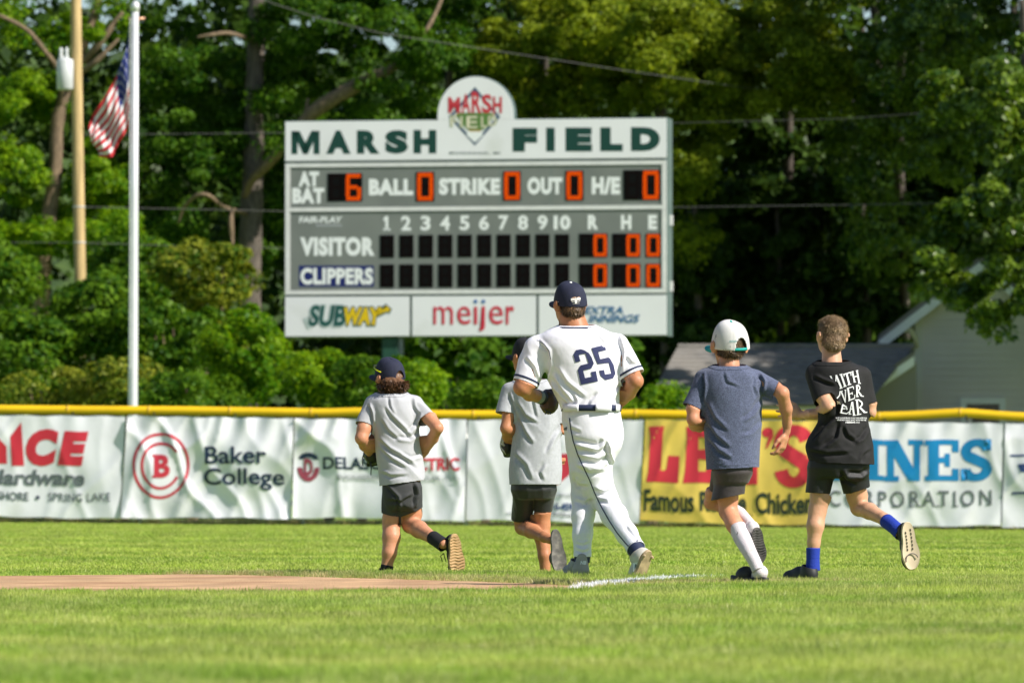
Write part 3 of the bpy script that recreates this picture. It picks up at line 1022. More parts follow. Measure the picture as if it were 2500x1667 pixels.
for t_, c, w_ in (('R', 1448, 12.5), ('H', 1529, 12.5), ('E', 1593.5, 10.5)):
    fc.text(m_txw, t_, c - w_, c + w_, 525, 560.5, .055)
fc.build(sbfn(.0125), sb, 'lettering')
cp = Print()
cp.text(m_txw, 'CLIPPERS', 734, 911, 654, 695, .05, spacing=1.08)
cp.build(sbfn(.0185), sb, 'lettering')

# ================================================================ flagpole and flag
def pxu(px, py, D): return W(px, py, D)


m_pole = mat('white_aluminium_pole', (.72, .73, .74), .35, metal=.25, var=.04, vscale=3)
b0 = W(324.5, 1000, 107); gzp = float(gz(b0.x, 107))
t0 = W(330, 28, 107)
pole = empty('flagpole', (b0.x, 107, gzp)); tag(pole, 'tall white metal flagpole standing behind the fence', 'flagpole')
r0 = Vector(pole.location)
mb = MB(); mb.tube([Vector((0, 0, 0)), Vector(b0) - r0, W(327, 500, 107) - r0, t0 - r0], [.085, .083, .075, .062], 20); mb.build('pole', m_pole, pole, smooth=True)
mb = MB(); mb.tube([t0 - r0, W(330.5, 12, 107) - r0, W(330.5, 6, 107) - r0, W(330.5, 3, 107) - r0], [.075, .075, .05, .01], 16); mb.build('truck_cap', m_pole, pole, smooth=True)
mb = MB(); mb.tube([W(318, 44, 106.9) - r0, W(317, 420, 106.9) - r0, W(318, 900, 106.9) - r0], .008, 6); mb.build('halyard', m_post, pole)
mb = MB(); mb.tube([W(312, 45, 107) - r0, W(330, 47, 107) - r0, W(354, 46, 107) - r0], [.025, .02, .03], 8); mb.build('pulley_arm', mat('brass', (.45, .25, .15), .4, metal=.5), pole, smooth=True)

fl = empty('flag', W(316, 50, 106.9)); tag(fl, 'limp flag with red and white stripes and blue star field hanging from the pole', 'flag')
f0 = Vector(fl.location)
cpx = lambda a, b: (a / 2.24, b / 2.24)
Tc = np.array([cpx(*q) for q in ((706, 125), (694, 250), (664, 340), (622, 450), (570, 545), (510, 625), (476, 705))])
Bc = np.array([cpx(*q) for q in ((702, 690), (694, 715), (676, 750), (650, 780), (612, 858), (580, 866), (544, 858))])


def crv(Q, u):
    t = np.clip(u, 0, 1) * (len(Q) - 1)
    return np.stack([np.interp(t, np.arange(len(Q)), Q[:, k]) for k in (0, 1)], 1)


nu, nv = 66, 79
U, V_ = np.meshgrid(np.linspace(0, 1, nu), np.linspace(0, 1, nv))
u = U.ravel(); v_ = V_.ravel()
A = crv(Tc, u); Bq = crv(Bc, u)
bow = np.sin(v_ * math.pi) * u * (1 - u) * 26
PX = A[:, 0] * (1 - v_) + Bq[:, 0] * v_ + bow * .0 + 5 * np.sin(v_ * 9 + u * 7) * u * (1 - .4 * u)
PY = A[:, 1] * (1 - v_) + Bq[:, 1] * v_ + bow * .3
dep = .10 * np.sin((u * 2.6 + v_ * .9) * 2 * math.pi) * np.sqrt(u) + .05 * np.sin((u * 5 - v_ * 2) * 2 * math.pi) * u
Q = np.array([list(W(a, b, 106.9 + d) - f0) for a, b, d in zip(PX, PY, dep)])
i = (np.arange(nv - 1)[:, None] * nu + np.arange(nu - 1)[None])
me = mesh_np('cloth', Q, np.stack([i.ravel(), i.ravel() + 1, i.ravel() + nu + 1, i.ravel() + nu], 1))
m_fr = mat('flag_red', (.50, .02, .03), .75, trans=.3); m_fw = mat('flag_white', (.75, .75, .75), .75, trans=.3); m_fb = mat('flag_blue', (.02, .035, .20), .75, trans=.3)
fo = link('cloth', me, [m_fr, m_fw, m_fb], fl, smooth=True)
mi = []
for r_ in range(nv - 1):
    for c_ in range(nu - 1):
        st_ = int(r_ / (nv - 1) * 13)
        if c_ / (nu - 1) < .42 and st_ < 7:
            rr_ = r_ / (nv - 1) * 13 / 7; cc_ = c_ / (nu - 1) / .42
            star = (math.sin(rr_ * 9 * math.pi) ** 2 * math.sin(cc_ * 11 * math.pi / 1.0) ** 2) > .55 and (int(rr_ * 9) + int(cc_ * 11)) % 2 == 0
            mi.append(1 if star else 2)
        else:
            mi.append(st_ % 2)
me.polygons.foreach_set('material_index', mi)

# ================================================================ utility pole and wires
m_wood = mat('pale_pole_wood', (.50, .36, .16), .8, var=.18, vscale=3, stretch=(6, 6, .5), bump=.5, bscale=20)
up = empty('utility_pole', (W(195, 1000, 132).x, 132, float(gz(W(195, 1000, 132).x, 132)))); tag(up, 'tan wooden utility pole left of the flagpole', 'utility pole')
u0 = Vector(up.location)
mb = MB(); mb.tube([Vector((0, 0, -.2)), W(196, 700, 132) - u0, W(190, 350, 132) - u0, W(185, 0, 132) - u0, W(181, -330, 132) - u0], [.135, .128, .122, .116, .11], 18); mb.build('pole', m_wood, up, smooth=True)
m_tr = mat('transformer_grey', (.56, .58, .57), .4, var=.05)
tc_ = W(159, 183, 131.75) - u0; th = .33
mb = MB(); mb.tube([tc_ + Vector((0, 0, -th)), tc_ + Vector((0, 0, -th + .03)), tc_ + Vector((0, 0, th - .03)), tc_ + Vector((0, 0, th)), tc_ + Vector((0, 0, th + .05))], [.15, .18, .18, .16, .03], 20)
tr = mb.build('transformer', m_tr, up, smooth=True)
for dx in (-.09, .03):
    mb = MB(); q = tc_ + Vector((dx, 0, th)); mb.tube([q, q + Vector((0, 0, .08)), q + Vector((0, 0, .12)), q + Vector((0, 0, .2)), q + Vector((0, 0, .26))], [.04, .05, .03, .045, .015], 10); mb.build('bushing', m_tr, tr, smooth=True)
for py in (505, 592):
    mb = MB(); q = W(193 + (py - 500) * .01, py, 132) - u0; mb.tube([q + Vector((0, 0, -.015)), q + Vector((0, 0, .015))], .135, 18); mb.build('band', m_post, up)


def cable(label, pts, r):
    P = [W(*q) for q in pts]
    o_ = P[0].copy(); fine = []
    for k in range(len(P) - 1):
        for j in range(10): fine.append(P[k].lerp(P[k + 1], j / 10) - o_)
    fine.append(P[-1] - o_)
    mb = MB(); mb.tube(fine, r, 6)
    o = mb.build('cable', mat('cable_grey', (.10, .10, .09), .7), None)
    o.location = o_
    return tag(o, label, 'cable', 'overhead cables')


cable('upper of the two cables crossing the dark trees right of the scoreboard', [(193, 330, 132), (900, 322, 133), (1641, 301, 132), (2060, 290, 131), (2365, 269, 130), (2900, 240, 128)], .006)
cable('lower of the two cables crossing the dark trees right of the scoreboard', [(193, 505, 132), (900, 520, 133), (1651, 506, 132), (2100, 500, 131), (2520, 491, 130), (2900, 486, 129)], .008)
cable('thick slanting cable in front of the trees at the top', [(560, -60, 130), (640, 0, 130), (760, 40, 131), (930, 82, 133), (1180, 120, 135), (1520, 172, 139), (1800, 212, 147), (2200, 262, 156)], .008)
cable('low cable passing the utility pole on the left', [(-300, 585, 133), (0, 592, 132), (193, 592, 132), (420, 600, 133), (700, 606, 134)], .006)

# ================================================================ house
m_side = mat('house_siding_grey', (.66, .62, .61), .8, var=.04, vscale=1)
m_fas = mat('white_fascia', (.84, .86, .86), .6, var=.03)
m_roof = mat('asphalt_shingle', (.16, .155, .15), .95, var=.3, vscale=5, bump=.6, bscale=25, dirt=(.24, .22, .19), dscale=.8, dlo=.4, dhi=.7, stretch=(1, 1, 3))
hs = Frame(2400, 1225, 131, R(-3), 'house', 'grey gabled house with white fascia behind the fence at right', 'house')
hr = hs.root
L_ = hs.loc
apex = L_(2392, 652); wl, zb = L_(2238, 1225); eL = L_(2238, 770); wr = L_(2560, 1225)[0]; eR = L_(2546, 770)
mb = MB(); mb.prism([(wl, zb - .4), (wr, zb - .4), (wr, eR[1]), (apex[0], apex[1] - .08), (wl, eL[1])], 0, 6.5); mb.build('wall', m_side, hr)
# siding boards
zt = L_(2300, 770)[1]
k = 0
z = zb + 1.5
while z < zt - .1:
    mb = MB(); mb.box(wl + .012, wr - .012, -.02, -.003, z, z + .135)
    mb.build('siding_board', m_side, hr); z += .15
tagz = z
while z < apex[1] - .35:
    f = (apex[1] - .15 - (z + .14)) / (apex[1] - eL[1])
    mb = MB(); mb.box(apex[0] - (apex[0] - wl) * f, apex[0] + (wr - apex[0]) * f, -.02, -.003, z, z + .135)
    mb.build('siding_board', m_side, hr); z += .15
box('corner_board', m_fas if False else mat('corner_trim', (.64, .63, .58), .7), hr, wl - .03, wl + .12, -.05, .1, zb, eL[1] - .02)
# roof slabs with fascia
fl_ = L_(2146, 838); fr_ = (2 * apex[0] - fl_[0], fl_[1])
for sx, e in ((-1, fl_), (1, fr_)):
    mb = MB()
    th = .12
    mb.prism([(apex[0], apex[1] + .10), (e[0], e[1] + .06), (e[0], e[1] + .06 + th), (apex[0], apex[1] + .10 + th)], -.32, 6.8)
    mb.build('roof', m_roof, hr)
    mb = MB()
    mb.prism([(apex[0], apex[1] - .13), (e[0], e[1] - .17), (e[0], e[1] + .057), (apex[0], apex[1] + .097)], -.36, -.30)
    mb.build('fascia', m_fas, hr)
    mb = MB()
    mb.prism([(apex[0], apex[1] - .03), (e[0] + sx * -.02, e[1] - .07), (e[0] + sx * -.02, e[1] - .03), (apex[0], apex[1] + .01)], -.298, -.001)
    mb.build('soffit', m_fas, hr)
# gutter end and downspout elbow
g_ = L_(2222, 812)
mb = MB(); mb.tube([(g_[0] - .12, -.25, g_[1] + .06), (g_[0] + .02, -.22, g_[1] + .03), (g_[0] + .10, -.14, g_[1] - .12), (g_[0] + .14, -.10, g_[1] - .32)], [.07, .07, .05, .04], 10)
mb.build('downspout', mat('cream_downspout', (.62, .60, .42), .5), hr, smooth=True)
# window with frame
w0, w1 = L_(2345, 1250)[0], L_(2455, 1250)[0]; wt = L_(2400, 971)[1]; wb = wt - 1.15
mb = MB()
for a, b, c, d in ((w0, w1, wt - .13, wt), (w0, w1, wb, wb + .1), (w0, w0 + .13, wb + .1, wt - .13), (w1 - .13, w1, wb + .1, wt - .13)): mb.box(a, b, -.07, -.021, c, d)
wf = mb.build('window', m_fas, hr)
box('pane', mat('window_glass', (.05, .05, .05), .12, var=.5, vscale=3), wf, w0 + .13, w1 - .13, -.035, -.022, wb + .1, wt - .13)
box('blind', mat('window_blind', (.16, .09, .07), .7, var=.4, vscale=5), wf, w0 + .3, w1 - .3, -.038, -.0355, wb + .4, wt - .28)
# lower wing with a shingled roof that faces the field
hw = Frame(1950, 1225, 129, R(-3), 'garage', 'low garage wing with broad weathered shingle roof in front of the grey house', 'garage')
wr_ = hw.root; L2 = hw.loc
xa_, za_ = L2(1655, 846); xb_, zb_ = L2(2232, 846)
ye = -2.2
xe = L2(1600, 1000)[0]
eb = L2(2110, 985)[1] - .05
mb = MB()
rows = 14
for k in range(rows):
    t0_, t1_ = k / rows, (k + 1) / rows
    za, zb2 = za_ + (eb - za_) * t0_, za_ + (eb - za_) * t1_
    ya, yb = ye * t0_, ye * t1_
    xl0, xl1 = xa_ - .6 * t0_, xa_ - .6 * t1_
    xr0, xr1 = xb_ - 1.0 * t0_, xb_ - 1.0 * t1_
    mm_ = MB()
    mm_.add([(xl0, ya, za), (xr0, ya, za), (xr1, yb, zb2 + .02), (xl1, yb, zb2 + .02), (xl0, ya, za - .02), (xr0, ya, za - .02), (xr1, yb, zb2 - .01), (xl1, yb, zb2 - .01)],
            [(3, 2, 1, 0), (4, 5, 6, 7), (3, 7, 6, 2), (1, 2, 6, 5), (0, 3, 7, 4)])
    mm_.build('shingle_course', m_roof, wr_)
mb = MB(); mb.tube([(xa_, 0, za_), (xb_, 0, za_)], .06, 8); mb.build('ridge_cap', m_roof, wr_)
mb = MB(); mb.add([(xa_, .02, za_ - .03), (xb_, .02, za_ - .03), (xb_, 4, eb), (xa_, 4, eb)], [(0, 1, 2, 3)]); mb.build('rear_roof', m_roof, wr_)
gl = L2(2120, 1225)[0]; gb = L2(2120, 1225)[1] - .4
mb = MB(); mb.box(xe + .4, xb_ - 1.2, ye + .3, 3.5, gb, eb - .03); mb.build('wall', m_side, wr_)
# small gable that joins the wing to the house
sg = Frame(2180, 1225, 128.2, R(0), 'porch_gable', 'small shaded gable end with white rake board beside the garage roof', 'gable')
L3 = sg.loc
pa = L3(2232, 880); pb_ = L3(2122, 955)
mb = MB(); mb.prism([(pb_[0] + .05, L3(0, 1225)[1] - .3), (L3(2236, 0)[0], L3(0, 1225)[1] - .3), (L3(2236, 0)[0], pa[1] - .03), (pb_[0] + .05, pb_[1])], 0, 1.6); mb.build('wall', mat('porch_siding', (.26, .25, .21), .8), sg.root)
mb = MB(); mb.prism([(pb_[0] - .05, pb_[1] - .12), (pa[0], pa[1] - .1), (pa[0], pa[1] + .1), (pb_[0] - .05, pb_[1] + .06)], -.1, -.003); mb.build('rake_board', m_fas, sg.root)
mb = MB(); mb.prism([(pb_[0] - .05, pb_[1] + .065), (pa[0], pa[1] + .105), (pa[0], pa[1] + .2), (pb_[0] - .05, pb_[1] + .16)], -.1, 1.7); mb.build('roof', m_roof, sg.root)
# ================================================================ trees
def leaves(name, blobs, n, size, m, parent=None, seed=0, clump=.45, sub=40, droop=.0, out=.5, surf=.55, kite=1.7):
    """blobs: (x, y, z, rx, ry, rz[, weight]) ; leaves sit in small clumps near the surface of each blob"""
    g = np.random.default_rng(100 + seed)
    B_ = np.array([b[:6] for b in blobs], float)
    w = np.array([(b[6] if len(b) > 6 else 1) * (b[3] * b[5]) for b in blobs], float); w /= w.sum()
    o0 = np.array(parent.location) if parent else np.zeros(3)
    pos = []; nor = []
    for b, wk in zip(B_, w):
        nk = int(n * wk)
        ns = max(6, int(sub * b[3] * b[5]))
        d = g.normal(size=(ns, 3)); d /= np.linalg.norm(d, axis=1)[:, None]
        r = g.uniform(surf, 1.0, ns) ** .6
        cc = b[:3] + d * r[:, None] * b[3:6]
        cr = clump * g.uniform(.5, 1.5, ns)
        idx = g.integers(0, ns, nk)
        e = g.normal(size=(nk, 3)); e /= np.linalg.norm(e, axis=1)[:, None]
        rr_ = g.uniform(.25, 1, nk) ** .5
        p_ = cc[idx] + e * (rr_ * cr[idx])[:, None] * np.array([1, 1, .62])
        p_[:, 2] -= droop * (rr_ ** 2) * cr[idx]
        pos.append(p_)
        nor.append(e * out + d[idx] * .35 + g.normal(size=(nk, 3)) * .55 + np.array([0, 0, .45]))
    P = np.concatenate(pos) - o0; N_ = np.concatenate(nor)
    N_ /= np.linalg.norm(N_, axis=1)[:, None]
    k = P[:, 2] + o0[2] > .12
    P = P[k]; N_ = N_[k]
    nn_ = len(P)
    a = g.normal(size=(nn_, 3)); a[:, 2] -= .8
    t = a - N_ * (a * N_).sum(1)[:, None]; t /= np.linalg.norm(t, axis=1)[:, None]
    s = np.cross(N_, t)
    L = (size * g.uniform(.6, 1.35, nn_))[:, None]
    wd = L / kite
    v = np.empty((nn_, 4, 3))
    v[:, 0] = P - t * L * .5
    v[:, 1] = P + s * wd * .5 - t * L * .05 + N_ * L * .08
    v[:, 2] = P + t * L * .5
    v[:, 3] = P - s * wd * .5 - t * L * .05 + N_ * L * .08
    f = np.arange(nn_ * 4).reshape(-1, 4)
    o = link(name, mesh_np(name, v.reshape(-1, 3), f), m, parent)
    return o


def bl(px, py, D, rx, ry, rd, w=1.0):
    p_ = W(px, py, D); k = D / F
    return (p_.x, p_.y, p_.z, rx * k, rd, ry * k, w)


m_bark = mat('grey_bark', (.10, .082, .065), .9, var=.35, vscale=4, stretch=(5, 5, .8), bump=.9, bscale=14)
m_bark2 = mat('tan_bark', (.17, .12, .07), .9, var=.3, vscale=4, stretch=(4, 4, 1), bump=.9, bscale=12)
lf_dark = leaf_mat('oak_leaves', (.018, .066, .004), (.10, .20, .012), .34, spec=.12)
lf_olive = leaf_mat('olive_leaves', (.08, .135, .006), (.29, .35, .022), .42, spec=.12)
lf_bright = leaf_mat('bright_leaves', (.050, .15, .004), (.23, .36, .010), .42, spec=.12)
lf_gloss = leaf_mat('glossy_leaves', (.035, .09, .006), (.19, .28, .024), .35, spec=.5, rough=.35)
lf_shrub = leaf_mat('shrub_leaves', (.024, .085, .005), (.14, .25, .014), .38, spec=.12)
lf_mix = leaf_mat('scrub_leaves', (.045, .105, .008), (.27, .29, .028), .34, spec=.12)
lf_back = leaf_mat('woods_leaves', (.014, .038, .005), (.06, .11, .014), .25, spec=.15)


def trunk(parent, px_list, r_list, m, name='trunk', n=12):
    o0 = Vector(parent.location)
    P = [W(a, b, D) for a, b, D in px_list]
    fine = []; rad = []
    for k in range(len(P) - 1):
        q0 = P[max(k - 1, 0)]; q1 = P[k]; q2 = P[k + 1]; q3 = P[min(k + 2, len(P) - 1)]
        for j in range(6):
            t = j / 6
            v = .5 * ((2 * q1) + (-q0 + q2) * t + (2 * q0 - 5 * q1 + 4 * q2 - q3) * t * t + (-q0 + 3 * q1 - 3 * q2 + q3) * t ** 3)
            fine.append(v - o0); rad.append((r_list[k] * (1 - t) + r_list[k + 1] * t) * random.uniform(.92, 1.08))
    fine.append(P[-1] - o0); rad.append(r_list[-1])
    mb = MB(); mb.tube(fine, rad, n)
    return mb.build(name, m, parent, smooth=True)


def tree(label, px, D, name='tree', group=None):
    p_ = W(px, 1208, D)
    o = empty(name, (p_.x, D, float(gz(p_.x, D)))); tag(o, label, 'tree', group)
    return o


SC = 1.0
# left, thin pale trunks with bright leaves
T = tree('tree with leaning tan trunk and bright leaves behind the utility pole', 120, 147, 'leaning_tree')
trunk(T, [(95, 1208, 147), (100, 820, 147), (108, 640, 147), (118, 540, 147), (135, 420, 147), (140, 300, 147), (160, 220, 147), (200, 120, 147), (235, 20, 147), (260, -80, 147)], [.22, .2, .19, .19, .17, .16, .14, .12, .1, .08], m_bark2)
trunk(T, [(145, 270, 147), (150, 190, 146.5), (105, 120, 146), (60, 70, 146), (-20, 30, 146), (-100, -10, 146)], [.08, .07, .06, .055, .045, .04], m_bark2, 'branch')
trunk(T, [(205, 150, 146.6), (240, 110, 146.3), (270, 70, 146.3), (300, 30, 146.3)], [.1, .09, .08, .05], m_bark2, 'branch')
trunk(T, [(200, 175, 146.6), (235, 150, 146.3), (290, 95, 146.3)], [.08, .07, .03], m_bark2, 'branch')
leaves('crown', [bl(60, 260, 147, 90, 70, 1.2), bl(30, 420, 147, 90, 80, 1.3, 1.2), bl(250, 430, 147.5, 75, 100, 1.3, 1.6), bl(110, 210, 148, 60, 50, 1, .8), bl(240, 60, 147, 80, 60, 1, 1), bl(70, 60, 148, 90, 60, 1.2, .5),
                 bl(40, 600, 146, 110, 70, 1.4, 1.2), bl(250, 590, 146, 90, 70, 1.4, 1.4), bl(160, 520, 148.5, 60, 90, 1, 1), bl(-180, 300, 148, 160, 200, 2, .6)], 52500, 0.122, lf_bright, T, 1, clump=.38, sub=26)
# big oak
T = tree('big oak with dark straight trunk and long sunlit limb left of the scoreboard', 612, 148, 'oak_tree')
trunk(T, [(606, 1208, 148), (608, 900, 148), (610, 690, 148), (612, 560, 148), (618, 440, 148), (618, 330, 148), (622, 180, 148), (626, 60, 148), (628, -120, 148), (630, -300, 148)], [.36, .3, .28, .28, .27, .24, .22, .2, .17, .12], m_bark)
trunk(T, [(598, 480, 147.8), (615, 440, 147.5), (660, 395, 147), (715, 330, 146.5), (770, 270, 146.2), (860, 215, 146), (960, 165, 146), (1010, 120, 146), (1060, 40, 146.4), (1100, -60, 147)], [.08, .11, .12, .13, .17, .18, .10, .07, .05, .03], m_bark2, 'limb')
trunk(T, [(720, 330, 146.6), (730, 300, 146.5), (745, 280, 146.4), (752, 240, 146.4)], [.09, .07, .05, .03], m_bark2, 'branch')
trunk(T, [(435, 545, 146.5), (450, 505, 146.3), (480, 478, 146), (510, 478, 146), (545, 505, 146.5), (600, 520, 147.7)], [.02, .04, .05, .05, .045, .06], m_bark2, 'branch')
trunk(T, [(566, 515, 146.6), (564, 545, 146.5), (566, 575, 146.5), (568, 600, 146.4)], [.04, .07, .06, .02], m_bark2, 'branch')
trunk(T, [(480, 92, 146), (520, 85, 146), (560, 82, 146.4), (620, 100, 147.8)], [.02, .05, .05, .07], m_bark2, 'branch')
leaves('crown', [bl(430, 330, 148, 100, 70, 1.6), bl(520, 200, 149, 110, 80, 1.6), bl(400, 180, 148, 90, 60, 1.4, .8), bl(480, 430, 147.5, 90, 50, 1.2, .8), bl(560, 330, 148.6, 60, 80, 1), bl(430, 60, 149, 80, 40, 1.2, .5),
                 bl(760, 60, 148, 150, 70, 2, 1.1), bl(740, 180, 149, 120, 60, 1.5, 1), bl(900, 60, 149, 140, 90, 2, 1), bl(1000, 230, 149.5, 110, 70, 1.5, 1), bl(860, 290, 147.4, 120, 40, 1, .7), bl(660, 280, 147, 60, 60, .8, .6),
                 bl(1060, 110, 148, 90, 80, 1.5, 1), bl(540, 600, 149, 130, 70, 1.5, 1.0), bl(430, 540, 148, 90, 50, 1.2, 1), bl(700, 480, 149.5, 120, 120, 1.3, .8), bl(700, -100, 149, 420, 110, 1.4, .6), bl(350, -90, 149, 200, 80, 1.2, .3), bl(1010, 90, 145.6, 90, 60, .8, .9), bl(930, 190, 145.6, 60, 30, .5, .4), bl(690, 350, 146, 50, 30, .4, .3)], 108500, 0.122, lf_dark, T, 2, clump=.42, sub=17)
trunk(T2 := tree('slender dark tree rising behind the dome of the scoreboard', 1095, 151, 'slender_tree'), [(1090, 1208, 151), (1092, 500, 151), (1096, 200, 151), (1112, 130, 151), (1105, 60, 151), (1100, -100, 151)], [.12, .11, .1, .1, .09, .07], m_bark)
leaves('crown', [bl(1120, -60, 150.5, 110, 120, 1.6), bl(1180, 190, 152.5, 100, 110, 1.4), bl(1040, 340, 152, 90, 80, 1.4)], 15750, 0.122, lf_dark, T2, 3)
# olive feathery trees
for i, (lab, px, D, bb, mm_, nl) in enumerate((
        ('feathery olive green tree just right of the scoreboard dome', 1330, 150, [(1300, 120, 150, 130, 120, 2, 1.3), (1420, 40, 149, 130, 100, 2, 1.2), (1260, 260, 150, 90, 70, 1.4, 1), (1440, 210, 150, 120, 80, 1.6, 1), (1340, -90, 151, 240, 90, 1.2, .5)], lf_olive, 24000),
        ('tall olive tree with layered sunlit boughs at the top middle', 1620, 149, [(1600, 60, 148, 130, 70, 2, 1.2), (1680, 160, 147.4, 140, 70, 1.8, 1.5), (1540, 190, 148.5, 110, 70, 1.5, 1.1), (1760, 70, 149, 120, 90, 2, 1.2), (1640, -80, 151, 260, 80, 1.2, .6), (1700, 330, 148, 90, 90, 1.3, .9), (1660, 420, 147.6, 70, 60, 1, .8), (1690, 560, 148.6, 90, 60, 1.2, .4)], lf_olive, 36000),
        ('olive tree with ragged right side above the dark gap', 1930, 149, [(1880, 60, 149, 110, 80, 2, 1.1), (1980, 130, 148, 90, 80, 1.6, 1.3), (2040, 170, 148, 60, 60, 1.3, 1.2), (1900, 210, 148.5, 130, 60, 1.6, 1.1), (1960, -70, 151, 200, 80, 1.2, .6), (2020, 240, 148, 50, 40, 1, .9)], lf_olive, 24000),
        ('dark leafy tree in shade filling the right background', 2200, 147, [(2230, 130, 146, 130, 110, 2.2, 1), (2330, 60, 145, 150, 100, 2.4, .9), (2180, 260, 147.6, 70, 80, 1.4, .8), (2290, 330, 147, 110, 110, 2, .8), (2150, -80, 148, 280, 90, 1.4, .6), (2100, 380, 149, 90, 90, 1.6, .35), (2180, 560, 149, 140, 90, 1.6, .3)], lf_gloss, 26000))):
    T = tree(lab, px, D, 'tree')
    trunk(T, [(px, 1208, D + 6), (px + 8, 700, D + 6), (px - 6, 350, D + 5), (px + 4, 0, D + 3), (px, -200, D + 1)], [.16, .14, .12, .10, .06], m_bark)
    leaves('crown', [bl(*b[:6], b[6]) for b in bb], int(nl * 1.75), .12 if i < 3 else .145, mm_, T, 10 + i, clump=.44, sub=26, droop=.3)
# near tree at the right edge
T = tree('glossy leaved tree hanging over the house at the right edge', 2560, 124, 'overhanging_tree')
trunk(T, [(2580, 1208, 124), (2575, 900, 124), (2560, 600, 124), (2520, 300, 124), (2500, 0, 124)], [.24, .22, .2, .15, .1], m_bark)
leaves('crown', [bl(2440, 480, 123, 80, 60, 1.3), bl(2390, 640, 123, 80, 50, 1.2), bl(2340, 520, 122.6, 60, 40, 1), bl(2470, 360, 123, 70, 60, 1.2), bl(2290, 600, 123, 50, 40, .9, .8), bl(2440, 700, 123, 90, 50, 1.2),
                 bl(2380, 740, 123, 70, 35, .9), bl(2250, 690, 124, 60, 30, .9, .7), bl(2400, 250, 123.5, 80, 50, 1.2, .9), bl(2320, 230, 124, 70, 60, 1.2, .8), bl(2480, 160, 123, 70, 80, 1.5, .8), bl(2560, 560, 122.5, 110, 160, 2, 1), bl(2420, 780, 123.5, 30, 22, .5, .8)],
       30000, .16, lf_gloss, T, 21, clump=.3, sub=26, droop=.4)
# tall canopy outside the right edge that shades the house and the woods behind it
for i, (lab, x, y, z, rx, ry, rz, nl) in enumerate((
        ('tall maple beyond the right edge of the field', 15.6, 126.5, 7.6, 4.3, 4.5, 5.6, 16000),
        ('maple standing farthest right beyond the field', 20.5, 123.5, 12.0, 5.0, 5.0, 5.0, 9000),
        ('tall maple farther back beyond the right edge', 16.6, 142.5, 14.0, 5.2, 5.0, 6.5, 20000),
        ('second tall maple farther back beyond the right edge', 22.5, 137.0, 15.5, 5.5, 5.0, 6.5, 12000))):
    o = empty('maple_tree', (x, y, float(gz(x, y)))); tag(o, lab, 'tree', 'tall maples shading the house')
    mb = MB(); mb.tube([(0, 0, 0), (.1, 0, z * .5), (0, .1, z)], [.3, .25, .12], 10); mb.build('trunk', m_bark, o, smooth=True)
    leaves('crown', [(x, y, z, rx, ry, rz)], nl, .42, lf_dark, o, 30 + i, clump=1.0, sub=5, surf=.15)

# dark understorey trees at the right
for i, (lab, px, D, bb, nl) in enumerate((
        ('small shaded tree behind the right end of the scoreboard', 1700, 152, [(1690, 640, 152, 110, 110, 1.5), (1740, 460, 152.5, 80, 90, 1.5), (1680, 840, 151.5, 120, 80, 1.5)], 9000),
        ('small shaded tree in the dark gap above the garage roof', 1900, 153, [(1880, 560, 153, 120, 130, 1.6), (1900, 760, 152.5, 130, 90, 1.6), (1860, 360, 153.5, 90, 90, 1.4)], 9000),
        ('small shaded tree right of the dark gap', 2110, 152.5, [(2110, 640, 152.5, 130, 130, 1.6), (2080, 470, 153, 110, 100, 1.6), (2120, 820, 152, 120, 80, 1.6)], 9000),
        ('small shaded tree behind the boy with the white cap', 1780, 155, [(1790, 300, 155, 110, 90, 1.6), (2000, 350, 155, 120, 80, 1.6), (1780, 720, 155, 130, 110, 1.6)], 8000),
        ('shaded tree behind the house roof', 2320, 151, [(2310, 560, 151, 130, 130, 1.8), (2420, 420, 151, 120, 120, 1.8)], 7000),
        ('dark bush behind the scoreboard posts', 1120, 133, [(1110, 880, 133, 110, 80, 1.4), (1230, 880, 133.5, 100, 80, 1.4), (1330, 900, 133, 90, 70, 1.4), (1450, 890, 134, 100, 80, 1.4)], 9000))):
    p_ = W(px, 1208, D)
    T = empty('understory_tree', (p_.x, D, float(gz(p_.x, D)))); tag(T, lab, 'tree', 'shaded understory trees')
    trunk(T, [(px, 1208, D), (px + 6, 800, D), (px - 4, 500, D)], [.12, .1, .05], m_bark)
    leaves('crown', [bl(*q) for q in bb], nl, .30, lf_back if i != 5 else lf_dark, T, 90 + i, clump=.5, sub=9, surf=.2)

